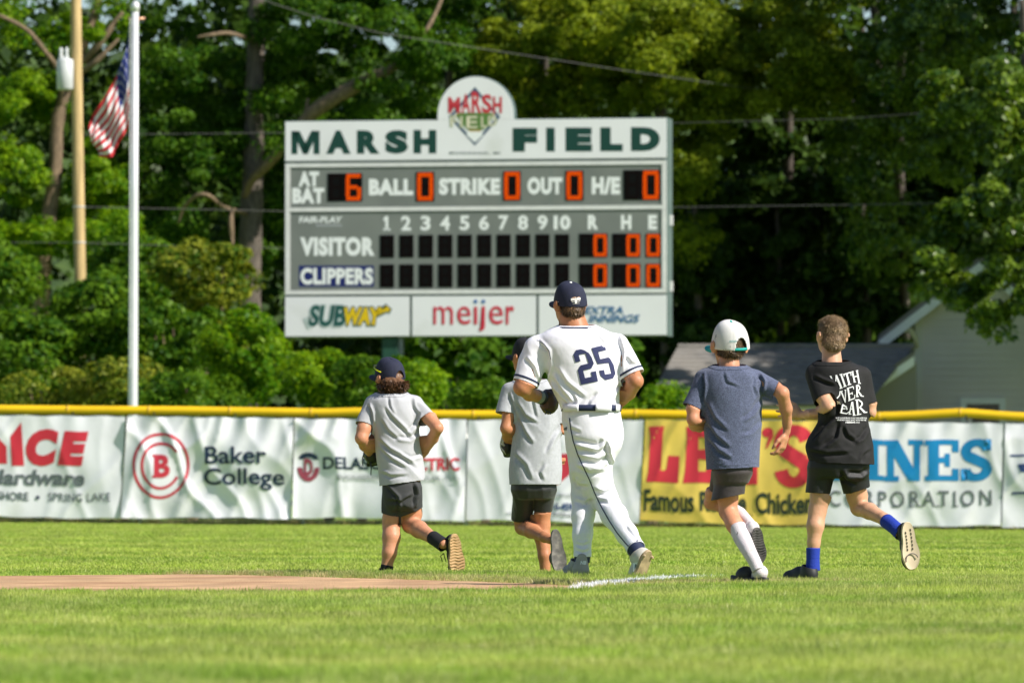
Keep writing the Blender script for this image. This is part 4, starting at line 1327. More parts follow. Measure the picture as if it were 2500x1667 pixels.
# shrubs and scrub behind the fence
shr = [
    ('dark drooping shrub at the far left behind the fence', 60, 860, 122, 120, 110, 1.8, lf_shrub, 9000, .17),
    ('olive scrub at the foot of the left shrubs', 120, 950, 116, 150, 55, 1.2, lf_mix, 8000, .12),
    ('broad shrub with long arching leaves between the poles', 235, 770, 124, 110, 110, 1.8, lf_shrub, 9000, .20),
    ('green shrub with reddish tips beside the flagpole', 300, 930, 115, 120, 65, 1.2, lf_mix, 7000, .13),
    ('tall leafy shrub right of the flagpole', 420, 800, 123, 115, 120, 2.0, lf_shrub, 11000, .17),
    ('pale green bush climbing beneath the oak', 520, 650, 132, 120, 70, 2.0, lf_mix, 7500, .17),
    ('bright green bush right of the oak trunk', 600, 850, 118, 80, 120, 1.6, lf_bright, 10000, .14),
    ('dense green bush close behind the rail near the flagpole', 470, 950, 113, 110, 60, 1.2, lf_shrub, 7000, .12),
    ('yellow green bush below the left end of the scoreboard', 800, 905, 116, 90, 62, 1.4, lf_bright, 9500, .13),
    ('low bush in front of the scoreboard post', 890, 925, 114, 80, 62, 1.2, lf_shrub, 7000, .12),
    ('spreading bush with long light fronds behind the capped boy', 990, 930, 115, 90, 65, 1.2, lf_bright, 5500, .13),
    ('low bush behind the rail left of the player', 1190, 965, 112, 75, 45, 1.0, lf_shrub, 4500, .11),
    ('small bright bush right of the player above the rail', 1590, 968, 111, 75, 42, .9, lf_bright, 5000, .11),
    ('dim vine covered shrub below the oak at left centre', 330, 640, 138, 110, 80, 2.0, lf_shrub, 8000, .18),
    ('shadowed shrub at the far left under the leaning tree', -60, 700, 130, 160, 130, 2.5, lf_shrub, 8000, .19),
]
for i, (lab, px, py, D, rx, ry, rd, mm_, nl, sz) in enumerate(shr):
    p_ = W(px, 1208, D)
    o = empty('shrub', (p_.x, D, float(gz(p_.x, D)))); tag(o, lab, 'shrub', 'shrubs behind the outfield fence')
    bb = [bl(px, py, D, rx, ry, rd, 1.4)]
    for k in range(5):
        a = random.uniform(0, 6.28)
        bb.append(bl(px + math.cos(a) * rx * .7, py + math.sin(a) * ry * .55, D + random.uniform(-.6, .6), rx * .45, ry * .4, rd * .6, 1))
    h_ = 1208 - py
    bb.append(bl(px, py + (1208 - py) * .55, D, rx * .8, h_ * .45, rd * .8, .5))
    leaves('foliage', bb, int(nl * 1.3), sz * .85, mm_, o, 40 + i, clump=.30, sub=44, droop=.5, kite=2.0)
    z0 = 0
    for k in range(3):
        mb = MB(); q = W(px + random.uniform(-.4, .4) * rx, py, D) - Vector(o.location)
        mb.tube([(random.uniform(-.1, .1), 0, 0), (q.x * .5, .1, q.z * .5), tuple(q)], [.05, .04, .015], 6); mb.build('stem', m_bark2, o)

# wooded slope that closes the view behind the trees
xs_h = np.linspace(-60, 60, 90); ys_h = np.linspace(176, 236, 40)
X, Y = np.meshgrid(xs_h, ys_h); X = X.ravel(); Y = Y.ravel()
hz = -1 + (17.6 - 2.2 * sstep(-X, 7.5, 9) * (1 - sstep(-X, 11.5, 13))) * sstep(Y, 176, 226) + .9 * noise(np.stack([X, Y, X * 0], 1), .35) + .5 * noise(np.stack([X, Y, X * 0], 1), 1.1)
m_hill = mat('wooded_slope', (.018, .045, .008), .95, vscale=1.2, col2=(.07, .12, .02), bump=1, bscale=3)
i = (np.arange(39)[:, None] * 90 + np.arange(89)[None]).ravel()
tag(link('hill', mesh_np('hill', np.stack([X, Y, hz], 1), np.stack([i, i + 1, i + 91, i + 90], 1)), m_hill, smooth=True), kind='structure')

# woods behind everything
bb = [(x_ * 1.0, 157.5 + (k % 2), z_, 2.0, 1.0, 2.1) for k, x_ in enumerate(np.arange(-26, 27, 2.3)) for z_ in (1.8, 5.0)]
g = np.random.default_rng(5)
for k in range(85):
    x = g.uniform(-26, 26); z = g.uniform(1, 20); y = 158 + g.uniform(0, 10)
    if -9.6 < x < -7.6 and z > 11.6: continue
    bb.append((x, y, z, g.uniform(2, 3.6), 2, g.uniform(1.8, 3.0)))
bb += [bl(q, w_, 157, 170, 150, 1.4)[:6] for q, w_ in ((-150, 60), (60, 60), (60, 250), (2080, 90), (2250, 60), (2150, 300), (2400, 200), (1700, 100), (1850, 300), (600, 60), (800, 200))]
bb += [bl(690, 640, 152, 70, 150, 1.2)[:6], bl(560, 520, 156, 160, 160, 1.4)[:6], bl(250, 330, 156, 160, 160, 1.4)[:6], bl(60, 500, 156, 160, 160, 1.4)[:6], bl(450, 120, 157, 140, 90, 1.4)[:6]]
for k in range(60):
    bb.append((g.uniform(-2, 26), 160 + g.uniform(0, 9), g.uniform(0, 19), 3.2, 2, 2.8))
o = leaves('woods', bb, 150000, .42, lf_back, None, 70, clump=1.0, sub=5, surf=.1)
tag(o, 'dark mass of woods filling the background behind the trees', 'woods', kind='stuff')
mb = MB()
for k in range(12):
    x = g.uniform(0, 22); y = g.uniform(166, 172)
    mb.tube([(x, y, 0), (x + g.uniform(-.6, .6), y, 8), (x + g.uniform(-1, 1), y, 17)], [.2, .16, .1], 7)
tag(mb.build('woods_trunks', m_bark, None), 'dark thin trunks inside the woods', 'woods', kind='stuff')
# ================================================================ people: smooth fields turned into surfaces
import openvdb as vdb


class Field:
    """union of soft primitives sampled on a grid, h = grid step"""
    def __init__(s, h=.006, k=.02):
        s.h = h; s.k = k; s.pr = []

    def cone(s, a, b, ra, rb, k=None, sq=None, ax=None):
        """tapered limb; sq = (factor) flattening along axis ax"""
        a = np.array(a, float); b = np.array(b, float); m = max(ra, rb) * 1.25 + .05
        lo = np.minimum(a, b) - m; hi = np.maximum(a, b) + m

        def f(P):
            ab = b - a; L2 = (ab * ab).sum() + 1e-12
            t = np.clip(((P - a) @ ab) / L2, 0, 1)
            q = P - a - t[:, None] * ab
            if sq:
                c = q @ np.array(ax, float)
                q = q + np.outer(c * (1 / sq - 1), np.array(ax, float))
                return (np.sqrt((q * q).sum(1)) - (ra + (rb - ra) * t)) * min(1, sq + .15)
            return np.sqrt((q * q).sum(1)) - (ra + (rb - ra) * t)
        s.pr.append((lo, hi, f, k or s.k)); return s

    def chain(s, pts, rads, k=None):
        for i in range(len(pts) - 1): s.cone(pts[i], pts[i + 1], rads[i], rads[i + 1], k or .012)
        return s

    def ell(s, c, r, M=None, k=None):
        c = np.array(c, float); r = np.array(r, float); M = np.eye(3) if M is None else np.array(M)
        m = r.max() + .05

        def f(P):
            q = (P - c) @ M
            k0 = np.sqrt(((q / r) ** 2).sum(1)); k1 = np.sqrt(((q / (r * r)) ** 2).sum(1)) + 1e-9
            return k0 * (k0 - 1) / k1
        s.pr.append((c - m, c + m, f, k or s.k)); return s

    def sweep(s, rings, k=None, n=2.4, yaw=0.):
        """rings: (x, y, z, half width, half depth) from top to bottom, sections level"""
        Rg = np.array(rings, float); Rg = Rg[np.argsort(Rg[:, 2])]
        m = Rg[:, 3].max() + .05; md = Rg[:, 4].max() + .05
        lo = np.array([(Rg[:, 0] - Rg[:, 3]).min() - .08, (Rg[:, 1] - Rg[:, 4]).min() - .08, Rg[0, 2] - .05]); hi = np.array([(Rg[:, 0] + Rg[:, 3]).max() + .08, (Rg[:, 1] + Rg[:, 4]).max() + .08, Rg[-1, 2] + .05])
        zs = Rg[:, 2]; zz = np.linspace(zs[0], zs[-1], 60)
        cols = []
        for j in (0, 1, 3, 4):
            c = np.interp(zz, zs, Rg[:, j]); c2 = np.convolve(np.pad(c, 3, 'edge'), np.array([1, 2, 3, 4, 3, 2, 1]) / 16, 'valid'); cols.append(c2)
        cy, sy = math.cos(yaw), math.sin(yaw)

        def f(P):
            z = np.clip(P[:, 2], zs[0], zs[-1])
            cx = np.interp(z, zz, cols[0]); cyy = np.interp(z, zz, cols[1]); a = np.interp(z, zz, cols[2]); b = np.interp(z, zz, cols[3])
            x = P[:, 0] - cx; y = P[:, 1] - cyy
            x, y = x * cy + y * sy, -x * sy + y * cy
            d = ((np.abs(x) / a) ** n + (np.abs(y) / b) ** n) ** (1 / n)
            dd = (d - 1) * np.minimum(a, b)
            ez = np.abs(P[:, 2] - z)
            return np.where(ez > 0, np.sqrt(np.maximum(dd, 0) ** 2 + ez ** 2) + np.minimum(dd, 0) * 0, dd)
        s.pr.append((lo, hi, f, k or s.k)); return s

    def mesh(s, name):
        lo = np.min([p[0] for p in s.pr], 0) - s.h * 2; hi = np.max([p[1] for p in s.pr], 0) + s.h * 2
        n = np.ceil((hi - lo) / s.h).astype(int) + 1
        A = np.full(n, .08, dtype=np.float32)
        for (a, b, f, k) in s.pr:
            i0 = np.maximum(((a - lo) / s.h).astype(int), 0); i1 = np.minimum(((b - lo) / s.h).astype(int) + 1, n)
            g = [lo[j] + np.arange(i0[j], i1[j]) * s.h for j in range(3)]
            X, Y, Z = np.meshgrid(*g, indexing='ij')
            d = f(np.stack([X.ravel(), Y.ravel(), Z.ravel()], 1)).reshape(X.shape)
            sub = A[i0[0]:i1[0], i0[1]:i1[1], i0[2]:i1[2]]
            hh = np.maximum(k - np.abs(sub - d), 0) / k
            sub[...] = np.minimum(np.minimum(sub, d) - hh * hh * k * .25, .08)
        A = np.clip(A, -.05, .05)
        gr = vdb.FloatGrid(.05)
        gr.copyFromArray(A)
        pts, tris, quads = gr.convertToPolygons(0.0, 0.0)
        pts = pts * s.h + lo
        me = mesh_np(name, pts, np.asarray(quads))
        V, N_ = mesh_arr(me)
        top = V[:, 2] > np.quantile(V[:, 2], .995)
        if N_[top, 2].mean() < 0: me.flip_normals(); me.update()
        return me


def mesh_arr(me):
    V = np.zeros(len(me.vertices) * 3, np.float32); me.vertices.foreach_get('co', V)
    N_ = np.zeros(len(me.vertices) * 3, np.float32); me.vertices.foreach_get('normal', N_)
    return V.reshape(-1, 3).astype(float), N_.reshape(-1, 3).astype(float)


def set_v(me, V):
    me.vertices.foreach_set('co', np.ascontiguousarray(V, np.float32).ravel()); me.update()


def cut(me, planes, guard=None):
    """planes: (point, outward normal, radius): drop what lies beyond the plane near the point"""
    bm = bmesh.new(); bm.from_mesh(me)
    for co, no, rad in planes:
        co = Vector(co); no = Vector(no).normalized()
        fs = [f for f in bm.faces if (f.calc_center_median() - co).length < rad]
        if guard is not None and rad < .2 and fs:
            g_ = guard(np.array([f.calc_center_median() for f in fs])) > .012
            fs = [f for f, q in zip(fs, g_) if q]
        geom = set(fs)
        for f in fs: geom.update(f.edges); geom.update(f.verts)
        bmesh.ops.bisect_plane(bm, geom=list(geom), plane_co=co, plane_no=no, dist=1e-5)
        dl = [f for f in bm.faces if (f.calc_center_median() - co).length < rad * 1.0 and (f.calc_center_median() - co).dot(no) > 1e-5]
        if guard is not None and rad < .2 and dl:
            g_ = guard(np.array([f.calc_center_median() for f in dl])) > .012
            dl = [f for f, q in zip(dl, g_) if q]
        bmesh.ops.delete(bm, geom=dl, context='FACES')
    # keep the largest island
    bm.to_mesh(me); bm.free(); me.update()


def keep_main(me, minfrac=.08):
    bm = bmesh.new(); bm.from_mesh(me); seen = set(); isl = []
    for v in bm.verts:
        if v in seen: continue
        st = [v]; seen.add(v); cur = []
        while st:
            q = st.pop(); cur.append(q)
            for e in q.link_edges:
                o = e.other_vert(q)
                if o not in seen: seen.add(o); st.append(o)
        isl.append(cur)
    mx = max(len(i) for i in isl)
    dl = [v for i in isl if len(i) < mx * minfrac for v in i]
    if dl: bmesh.ops.delete(bm, geom=dl, context='VERTS')
    bm.to_mesh(me); bm.free(); me.update()


def smooth_v(me, it=2):
    bm = bmesh.new(); bm.from_mesh(me)
    for _ in range(it): bmesh.ops.smooth_vert(bm, verts=bm.verts, factor=.5, use_axis_x=True, use_axis_y=True, use_axis_z=True)
    bm.to_mesh(me); bm.free(); me.update()


def folds(me, amp=.006, sc=9.0, dirv=(0, 0, 1), stretch=.28, seed=0, creases=(), fine=.0005, mask=None):
    """cloth folds: stretched ridged noise plus traced creases [(polyline of 3-d points, width, depth)] on the camera side"""
    V, N_ = mesh_arr(me)
    d = np.array(dirv, float); d /= np.linalg.norm(d)
    al = V @ d
    Q = V - np.outer(al * (1 - stretch), d)
    w = noise(V, 4.0, seed + 9)[:, None] * .03
    r1 = 1 - np.abs(noise(Q + w, sc, seed)) * 2.2
    r2 = 1 - np.abs(noise(Q - w, sc * 1.9, seed + 3)) * 2.2
    env = np.clip(.55 + .9 * noise(V, 3.2, seed + 5), .1, 1.4)
    disp = amp * env * (r1 * .85 + r2 * .15 - .45) + fine * noise(V, 45, seed + 7)
    if mask is not None: disp *= mask(V)
    for pl, wd, dep in creases:
        pl = np.array(pl, float)
        best = np.full(len(V), 9.0); side = np.zeros(len(V)); tt = np.zeros(len(V))
        for i in range(len(pl) - 1):
            a = pl[i][[0, 2]]; b = pl[i + 1][[0, 2]]; ab = b - a
            t = np.clip(((V[:, [0, 2]] - a) @ ab) / (ab @ ab), 0, 1)
            q = V[:, [0, 2]] - a - t[:, None] * ab
            dd = np.sqrt((q * q).sum(1)); k = dd < best
            best = np.where(k, dd, best); tt = np.where(k, (i + t) / (len(pl) - 1), tt)
            side = np.where(k, np.sign(ab[0] * q[:, 1] - ab[1] * q[:, 0]), side)
        fade = np.clip(np.minimum(tt, 1 - tt) * 5, 0, 1) * (N_[:, 1] < .1)
        x = best * side / wd
        disp += dep * fade * (-np.exp(-x * x) + .8 * np.exp(-(x - 1.6) ** 2))
    set_v(me, V + N_ * disp[:, None])


def solid(o, t=.003, off=-1):
    m = o.modifiers.new('thickness', 'SOLIDIFY'); m.thickness = t; m.offset = off
    return o


class Fig:
    def __init__(s, D, ox, oy, sc, footx, name_label, zroot=None):
        s.D, s.ox, s.oy, s.sc = D, ox, oy, sc
        s.m = D / F / sc                       # metres per crop pixel
        b = W(ox + footx / sc, 1300, D)
        z = float(gz(b.x, D)) if zroot is None else zroot
        s.root = empty('person', (b.x, D, z)); tag(s.root, name_label, 'person')
        s.o = Vector(s.root.location)

    def J(s, x, y, dy=0.0):
        p = W(s.ox + x / s.sc, s.oy + y / s.sc, s.D) - s.o
        return np.array((p.x, dy, p.z))

    def r(s, px): return px * s.m

    def child(s, name, me, m, parent=None, smooth=True):
        return link(name, me, m, parent or s.root, smooth)

    def inv(s, P):
        """crop pixel (n,2) -> local x, z"""
        return np.array([s.J(a, b) for a, b in P])


def basis(fwd, up):
    f = np.array(fwd, float); f /= np.linalg.norm(f)
    u = np.array(up, float); u -= f * (u @ f); u /= np.linalg.norm(u)
    return np.stack([np.cross(f, u), f, u], 1)      # columns: side(right), forward, up


def head_field(fd, c, R_, M, ear=1.0):
    """c centre of skull, R_ scale (1 = adult head), M basis (right, face, up)"""
    A = lambda x, y, z: np.array(c) + M @ (np.array((x, y, z)) * R_)
    fd.ell(A(0, -.012, .022), np.array((.074, .094, .088)) * R_, M, .02)
    fd.ell(A(0, .030, -.030), np.array((.067, .062, .078)) * R_, M, .025)
    fd.ell(A(0, .058, -.082), np.array((.030, .026, .024)) * R_, M, .02)
    fd.ell(A(0, .040, -.070), np.array((.048, .045, .036)) * R_, M, .02)
    for sx in (-1, 1):
        fd.ell(A(sx * .042, .058, -.018), np.array((.022, .022, .020)) * R_, M, .015)
        fd.ell(A(sx * .030, .078, .016), np.array((.024, .014, .008)) * R_, M, .012)
    fd.cone(A(0, .088, .006), A(0, .106, -.026), .008 * R_, .012 * R_, .012)
    for sx in (-1, 1): fd.ell(A(sx * .011, .098, -.030), np.array((.008, .009, .007)) * R_, M, .008)
    fd.ell(A(0, .086, -.052), np.array((.024, .010, .006)) * R_, M, .008)
    fd.ell(A(0, .084, -.061), np.array((.020, .011, .007)) * R_, M, .008)
    for sx in (-1, 1):
        Me = M @ np.array(Matrix.Rotation(sx * R(-52), 3, 'Z'))
        fd.ell(A(sx * .092, -.014, -.010), np.array((.009, .022, .034)) * R_ * ear, Me, .006)
        fd.cone(A(sx * .100, -.026, .012), A(sx * .101, -.028, -.006), .0065 * R_, .0065 * R_, .006)


def eyes(fig, c, R_, M):
    for sx in (-1, 1):
        mb = MB(); p_ = np.array(c) + M @ (np.array((sx * .030, .078, .004)) * R_)
        n = 8
        vs = []; fs = []
        for i in range(n + 1):
            for j in range(n * 2):
                t = math.pi * i / n; a = 2 * math.pi * j / (2 * n)
                vs.append(p_ + np.array((math.sin(t) * math.cos(a), math.sin(t) * math.sin(a), math.cos(t))) * .0115 * R_)
        for i in range(n):
            for j in range(2 * n): fs.append((i * 2 * n + j, i * 2 * n + (j + 1) % (2 * n), (i + 1) * 2 * n + (j + 1) % (2 * n), (i + 1) * 2 * n + j))
        mb.add(vs, fs); mb.build('eye', mat('eye_white', (.55, .53, .5), .2), fig.root, smooth=True)


def hair_strands(fig, name, base_me, m, n, ln, w=.0022, seed=1, fall=(0, -.2, -1), lift=.5, keep=None, curl=0.0, parent=None):
    """short locks planted on a surface"""
    g = np.random.default_rng(seed)
    V, N_ = mesh_arr(base_me)
    if keep is not None:
        k = keep(V); V = V[k]; N_ = N_[k]
    idx = g.integers(0, len(V), n)
    P = V[idx] + g.normal(size=(n, 3)) * .003; Nn = N_[idx]
    L = ln * g.uniform(.5, 1.3, n)[:, None]
    d = Nn * lift + np.array(fall, float) + g.normal(size=(n, 3)) * .28
    d /= np.linalg.norm(d, axis=1)[:, None]
    s_ = np.cross(d, Nn); s_ /= np.linalg.norm(s_, axis=1)[:, None] + 1e-9
    c_ = g.normal(size=(n, 1)) * curl
    mid = P + d * L * .55 + Nn * L * .12 + s_ * c_ * L
    tip = P + d * L + s_ * c_ * L * .3
    v = np.stack([P - s_ * w, P + s_ * w, mid + s_ * w * .9, mid - s_ * w * .9, tip + s_ * w * .2, tip - s_ * w * .2], 1).reshape(-1, 3)
    b = (np.arange(n) * 6)[:, None]
    f = np.concatenate([b + np.array([0, 1, 2, 3]), b + np.array([3, 2, 4, 5])])
    return link(name, mesh_np(name, v, f), m, parent or fig.root)


def hair_mat(name, ca, cb):
    m = leaf_mat(name, ca, cb, .12, vs=30, spec=.4, rough=.45)
    return m


def cap(fig, c, R_, M, m_c, m_b, m_btn, opening=False, strap_m=None, tiltM=None, brim_len=.072, h=.118, z0=.0, rw=.083, rd=.103, name='cap'):
    """baseball cap around skull centre c; M columns right, forward, up"""
    M = M if tiltM is None else tiltM
    A = lambda x, y, z: tuple(np.array(c) + M @ (np.array((x, y, z)) * R_))
    nt, npz = 120, 44
    vs = []; fs = []; 
    for i in range(npz + 1):
        ph = i / npz
        for j in range(nt):
            a = 2 * math.pi * j / nt
            prof = math.cos(ph * math.pi / 2) ** .62 if ph < 1 else 0
            seam = 1 - .010 * math.exp(-((math.sin(a * 3) / .16) ** 2)) * (1 - ph * .3)
            x = rw * prof * math.cos(a) * seam; y = (rd * prof * math.sin(a)) * seam - .012
            z = z0 + (h - z0) * math.sin(ph * math.pi / 2) ** 1.05 * (1 + .05 * math.sin(a))
            if i == 0: x *= .985; y = (y + .012) * .985 - .012
            vs.append(A(x, y, z))
    for i in range(npz):
        for j in range(nt):
            a = 2 * math.pi * (j + .5) / nt; da = a - 1.5 * math.pi
            if opening and abs(da) < .40:
                hgt = .034 * math.sqrt(max(0, 1 - (da / .40) ** 2)) + .0
                if i / npz * .112 < hgt * 1.1: continue
            fs.append((i * nt + j, i * nt + (j + 1) % nt, (i + 1) * nt + (j + 1) % nt, (i + 1) * nt + j))
    mb = MB(); mb.add(vs, fs)
    co = mb.build(name, m_c, fig.root, smooth=True)
    solid(co, .0025, 1)
    # brim
    mb = MB(); vs = []; fs = []
    nu_, nv_ = 25, 8
    for top in (0, 1):
        for i in range(nv_ + 1):
            for j in range(nu_):
                a = R(90 + (j / (nu_ - 1) - .5) * 128); t = i / nv_
                ex = math.cos((j / (nu_ - 1) - .5) * math.pi) ** .45
                rr_ = 1.0
                x = (rw * math.cos(a)) * (1 + .03 * t); y = rd * math.sin(a) - .012 + t * brim_len * ex
                z = z0 + .004 - .010 * t - .020 * (abs(math.cos(a))) ** 2 * (t * .8 + .2) + top * .003
                vs.append(A(x, y, z))
    n1 = (nv_ + 1) * nu_
    for i in range(nv_):
        for j in range(nu_ - 1):
            q = (i * nu_ + j, i * nu_ + j + 1, (i + 1) * nu_ + j + 1, (i + 1) * nu_ + j)
            fs.append(q[::-1]); fs.append(tuple(t + n1 for t in q))
    for j in range(nu_ - 1):
        b = nv_ * nu_ + j; fs.append((b, b + 1, b + 1 + n1, b + n1))
    mb.add(vs, fs); mb.build('brim', m_b, co, smooth=True)
    mb = MB(); b0_ = np.array(A(0, -.012, h)); up_ = M[:, 2]
    mb.tube([b0_ - up_ * .002, b0_ + up_ * .003 * R_, b0_ + up_ * .006 * R_], [.008 * R_, .0075 * R_, .004 * R_], 12); mb.build('button', m_btn, co, smooth=True)
    if opening:
        mb = MB(); vs = []; fs = []
        for i in range(2):
            for j in range(13):
                a = 1.5 * math.pi + (j / 12 - .5) * .95
                vs.append(A(rw * .99 * math.cos(a), rd * .99 * math.sin(a) - .013, z0 - .001 + i * .013))
        for j in range(12): fs.append((j, j + 1, 14 + j, 13 + j))
        mb.add(vs, fs); solid(mb.build('strap', strap_m or m_c, co, smooth=True), .003, 1)
    return co, A


def shoe(fig, name, heel, fwd, up, L=.24, Wd=.088, m_up=None, m_sole=None, m_tread=None, slide=False, sole_t=.024, collar=True, label=None):
    """heel = bottom of the heel; the sole lies across 'up'"""
    M = basis(fwd, up)
    A = lambda x, y, z: np.array(heel) + M @ np.array((x * Wd, y * L, z))
    out = []
    n = 40
    for k in range(n):
        t = 2 * math.pi * k / n
        y = .5 - .5 * math.cos(t)
        w = .5 * math.sin(t)
        sc_ = .80 + .24 * math.sin(min(1, max(0, (y - .38) / .62)) * math.pi * .75) - .10 * math.exp(-((y - .42) / .14) ** 2)
        w = math.copysign(abs(w * 2) ** .72 / 2, w) * sc_
        out.append((w, y))
    mb = MB(); vs = []; fs = []
    prof = [(0.0, .93, .004), (0.0, .98, 0), (.2, 1.0, 0), (1.0, .985, 0)]
    lev = [(.90, .002), (.97, 0.0), (1.0, .006), (1.0, sole_t * .8), (.97, sole_t)]
    for s_, z in lev:
        for (w, y) in out:
            yy = .5 + (y - .5) * s_
            zz = z + .016 * max(0, (y - .74) / .26) ** 2
            vs.append(A(w * s_, yy, zz))
    for i in range(len(lev) - 1):
        for j in range(n): fs.append((i * n + j, i * n + (j + 1) % n, (i + 1) * n + (j + 1) % n, (i + 1) * n + j))
    fs.append(tuple(reversed(range(n)))); fs.append(tuple(range((len(lev) - 1) * n, len(lev) * n)))
    mb.add(vs, fs)
    so_ = mb.build(name, m_sole, fig.root, smooth=False)
    if label: so_['label'] = label
    so_.data.shade_smooth()
    try:
        so_.data.set_sharp_from_angle(angle=R(50))
    except Exception: pass
    if m_tread:
        mb = MB()
        for i in range(13):
            y0 = .08 + i * .067
            wv = [(x, y0 + .012 * math.sin(x * 14)) for x in np.linspace(-.40, .40, 9)]
            sc_ = .80 + .24 * math.sin(min(1, max(0, (y0 - .38) / .62)) * math.pi * .75)
            lim = math.sqrt(max(0, 1 - ((y0 - .5) / .5) ** 2)) ** .72 * sc_ * .5 - .05
            wv = [(x * lim / .40, y) for x, y in wv]
            mb.tube([A(x, y, -.0005 + .016 * max(0, (y - .74) / .26) ** 2) for x, y in wv], .0028, 5)
        mb.build('tread', m_tread, so_)
    if m_up:
        fd = Field(.0045, .02)
        if slide:
            fd.ell(A(0, .66, sole_t + .012), (Wd * .50, L * .19, .042), M)
            fd.ell(A(0, .60, sole_t + .018), (Wd * .44, L * .14, .040), M)
        else:
            fd.ell(A(0, .78, sole_t + .004), (Wd * .47, L * .22, .036), M)
            fd.ell(A(0, .50, sole_t + .012), (Wd * .42, L * .28, .052), M)
            fd.ell(A(0, .20, sole_t + .018), (Wd * .42, L * .20, .058), M)
            if collar: fd.cone(A(0, .22, sole_t + .03), A(0, .24, sole_t + .060), Wd * .38, Wd * .40, .02)
        me = fd.mesh('upper')
        pl = [(A(0, .5, sole_t - .004), -M[:, 2], 1)]
        if not slide and collar: pl.append((A(0, .24, sole_t + .066), M[:, 2] * 1.0 + M[:, 1] * -.25, .2))
        if slide:
            pl.append((A(0, .44, 0), -M[:, 1], 1)); pl.append((A(0, .86, 0), M[:, 1], 1))
        cut(me, pl); smooth_v(me, 2)
        solid(link('upper', me, m_up, so_, True), .004)
    return so_, A, M


def tube_on(fig, name, pts, rads, m, parent=None, n=22, ribs=0):
    fine = []; rad = []
    for k in range(len(pts) - 1):
        for j in range(8):
            t = j / 8; fine.append(np.array(pts[k]) * (1 - t) + np.array(pts[k + 1]) * t); rad.append(rads[k] * (1 - t) + rads[k + 1] * t)
    fine.append(np.array(pts[-1])); rad.append(rads[-1])
    rad = [r * (1 + ribs * math.sin(i * 2.2)) for i, r in enumerate(rad)]
    mb = MB(); mb.tube(fine, rad, n, caps=False)
    o = mb.build(name, m, parent or fig.root, smooth=True)
    solid(o, .003, 1)
    return o


def hand(fd, wrist, fwd, palm, sc=1.0, side=1, curl=.5, spread=.12):
    """fwd = wrist to knuckles; palm = palm normal; side = +1 thumb on the right of fwd x palm"""
    M = basis(fwd, palm)          # columns: side, fwd, palm
    A = lambda x, y, z: np.array(wrist) + M @ (np.array((x, y, z)) * sc)
    fd.cone(A(0, .0, 0), A(0, .03, 0), .021 * sc, .026 * sc, .01, .62, M[:, 2])
    fd.cone(A(-.012, .035, 0), A(-.016, .075, 0), .020 * sc, .018 * sc, .01, .60, M[:, 2])
    fd.cone(A(.012, .035, 0), A(.016, .075, 0), .020 * sc, .018 * sc, .01, .60, M[:, 2])
    for i, (x, L, r) in enumerate(((.0285, .068, .0085), (.0095, .078, .0088), (-.0095, .073, .0085), (-.027, .058, .0075))):
        x *= side
        ang = 0; p_ = A(x, .080, 0); q = (x, .080, 0)
        a0 = spread * (x / .03)
        cy, cz = .080, 0.
        cx = x
        for j, fr_ in enumerate((.46, .30, .24)):
            ang += curl * (.55 if j == 0 else .9) * (1 + .12 * i)
            nx = cx + math.sin(a0) * L * fr_ * math.cos(ang); ny = cy + math.cos(a0) * L * fr_ * math.cos(ang); nz = cz + math.sin(ang) * L * fr_
            fd.cone(A(cx, cy, cz), A(nx, ny, nz), r * sc * (1 - .08 * j), r * sc * (1 - .08 * (j + 1)), .004)
            cx, cy, cz = nx, ny, nz
    fd.cone(A(side * .022, .025, .004), A(side * .044, .052, .014), .0125 * sc, .0105 * sc, .01)
    fd.cone(A(side * .044, .052, .014), A(side * .052, .080, .022), .0100 * sc, .0085 * sc, .005)
    fd.cone(A(side * .052, .080, .022), A(side * .050, .100, .030), .0085 * sc, .0070 * sc, .005)


def stick(fig, garment, prints, name, off=.0015, cut_px=6, jit=.0008):
    """prints in crop pixels laid on the camera side of a garment"""
    dg = bpy.context.evaluated_depsgraph_get()
    me = garment.data
    V, _ = mesh_arr(me)
    bvh = BVHTree.FromPolygons([Vector(v) for v in V], [tuple(p_.vertices) for p_ in me.polygons])

    def fn(P, li):
        out = []; last = None
        for a, b in P:
            q = fig.J(a, b)
            h_ = bvh.ray_cast(Vector((q[0], -2, q[2])), Vector((0, 1, 0)))
            y = h_[0].y if h_[0] is not None else (last if last is not None else 0)
            last = y
            out.append((q[0], y - off - jit * li, q[2]))
        return np.array(out)
    return prints.build(fn, garment, name, cut=cut_px)


def tuck(body, garments, gap=.007):
    """press the body back under the clothes that cover it"""
    V, _ = mesh_arr(body.data)
    for g_ in garments:
        GV, _n = mesh_arr(g_.data)
        bvh = BVHTree.FromPolygons([Vector(v) for v in GV], [tuple(p_.vertices) for p_ in g_.data.polygons])
        lo = GV.min(0) - .03; hi = GV.max(0) + .03
        for i in np.nonzero(((V > lo) & (V < hi)).all(1))[0]:
            h_ = bvh.find_nearest(Vector(V[i]), .045)
            if h_[0] is None: continue
            d = Vector(V[i]) - h_[0]; L = d.length; s_ = d.dot(h_[1])
            if (s_ > 0 and L > 1e-6 and s_ / L > .75) or (s_ <= 0 and L < gap) or (L <= 1e-6):
                q = h_[0] - h_[1] * gap; V[i] = (q.x, q.y, q.z)
    set_v(body.data, V)


def sk(name, col):
    return mat(name, col, .48, var=.10, vscale=9, sss=.12, bump=.15, bscale=60, spec=.35)


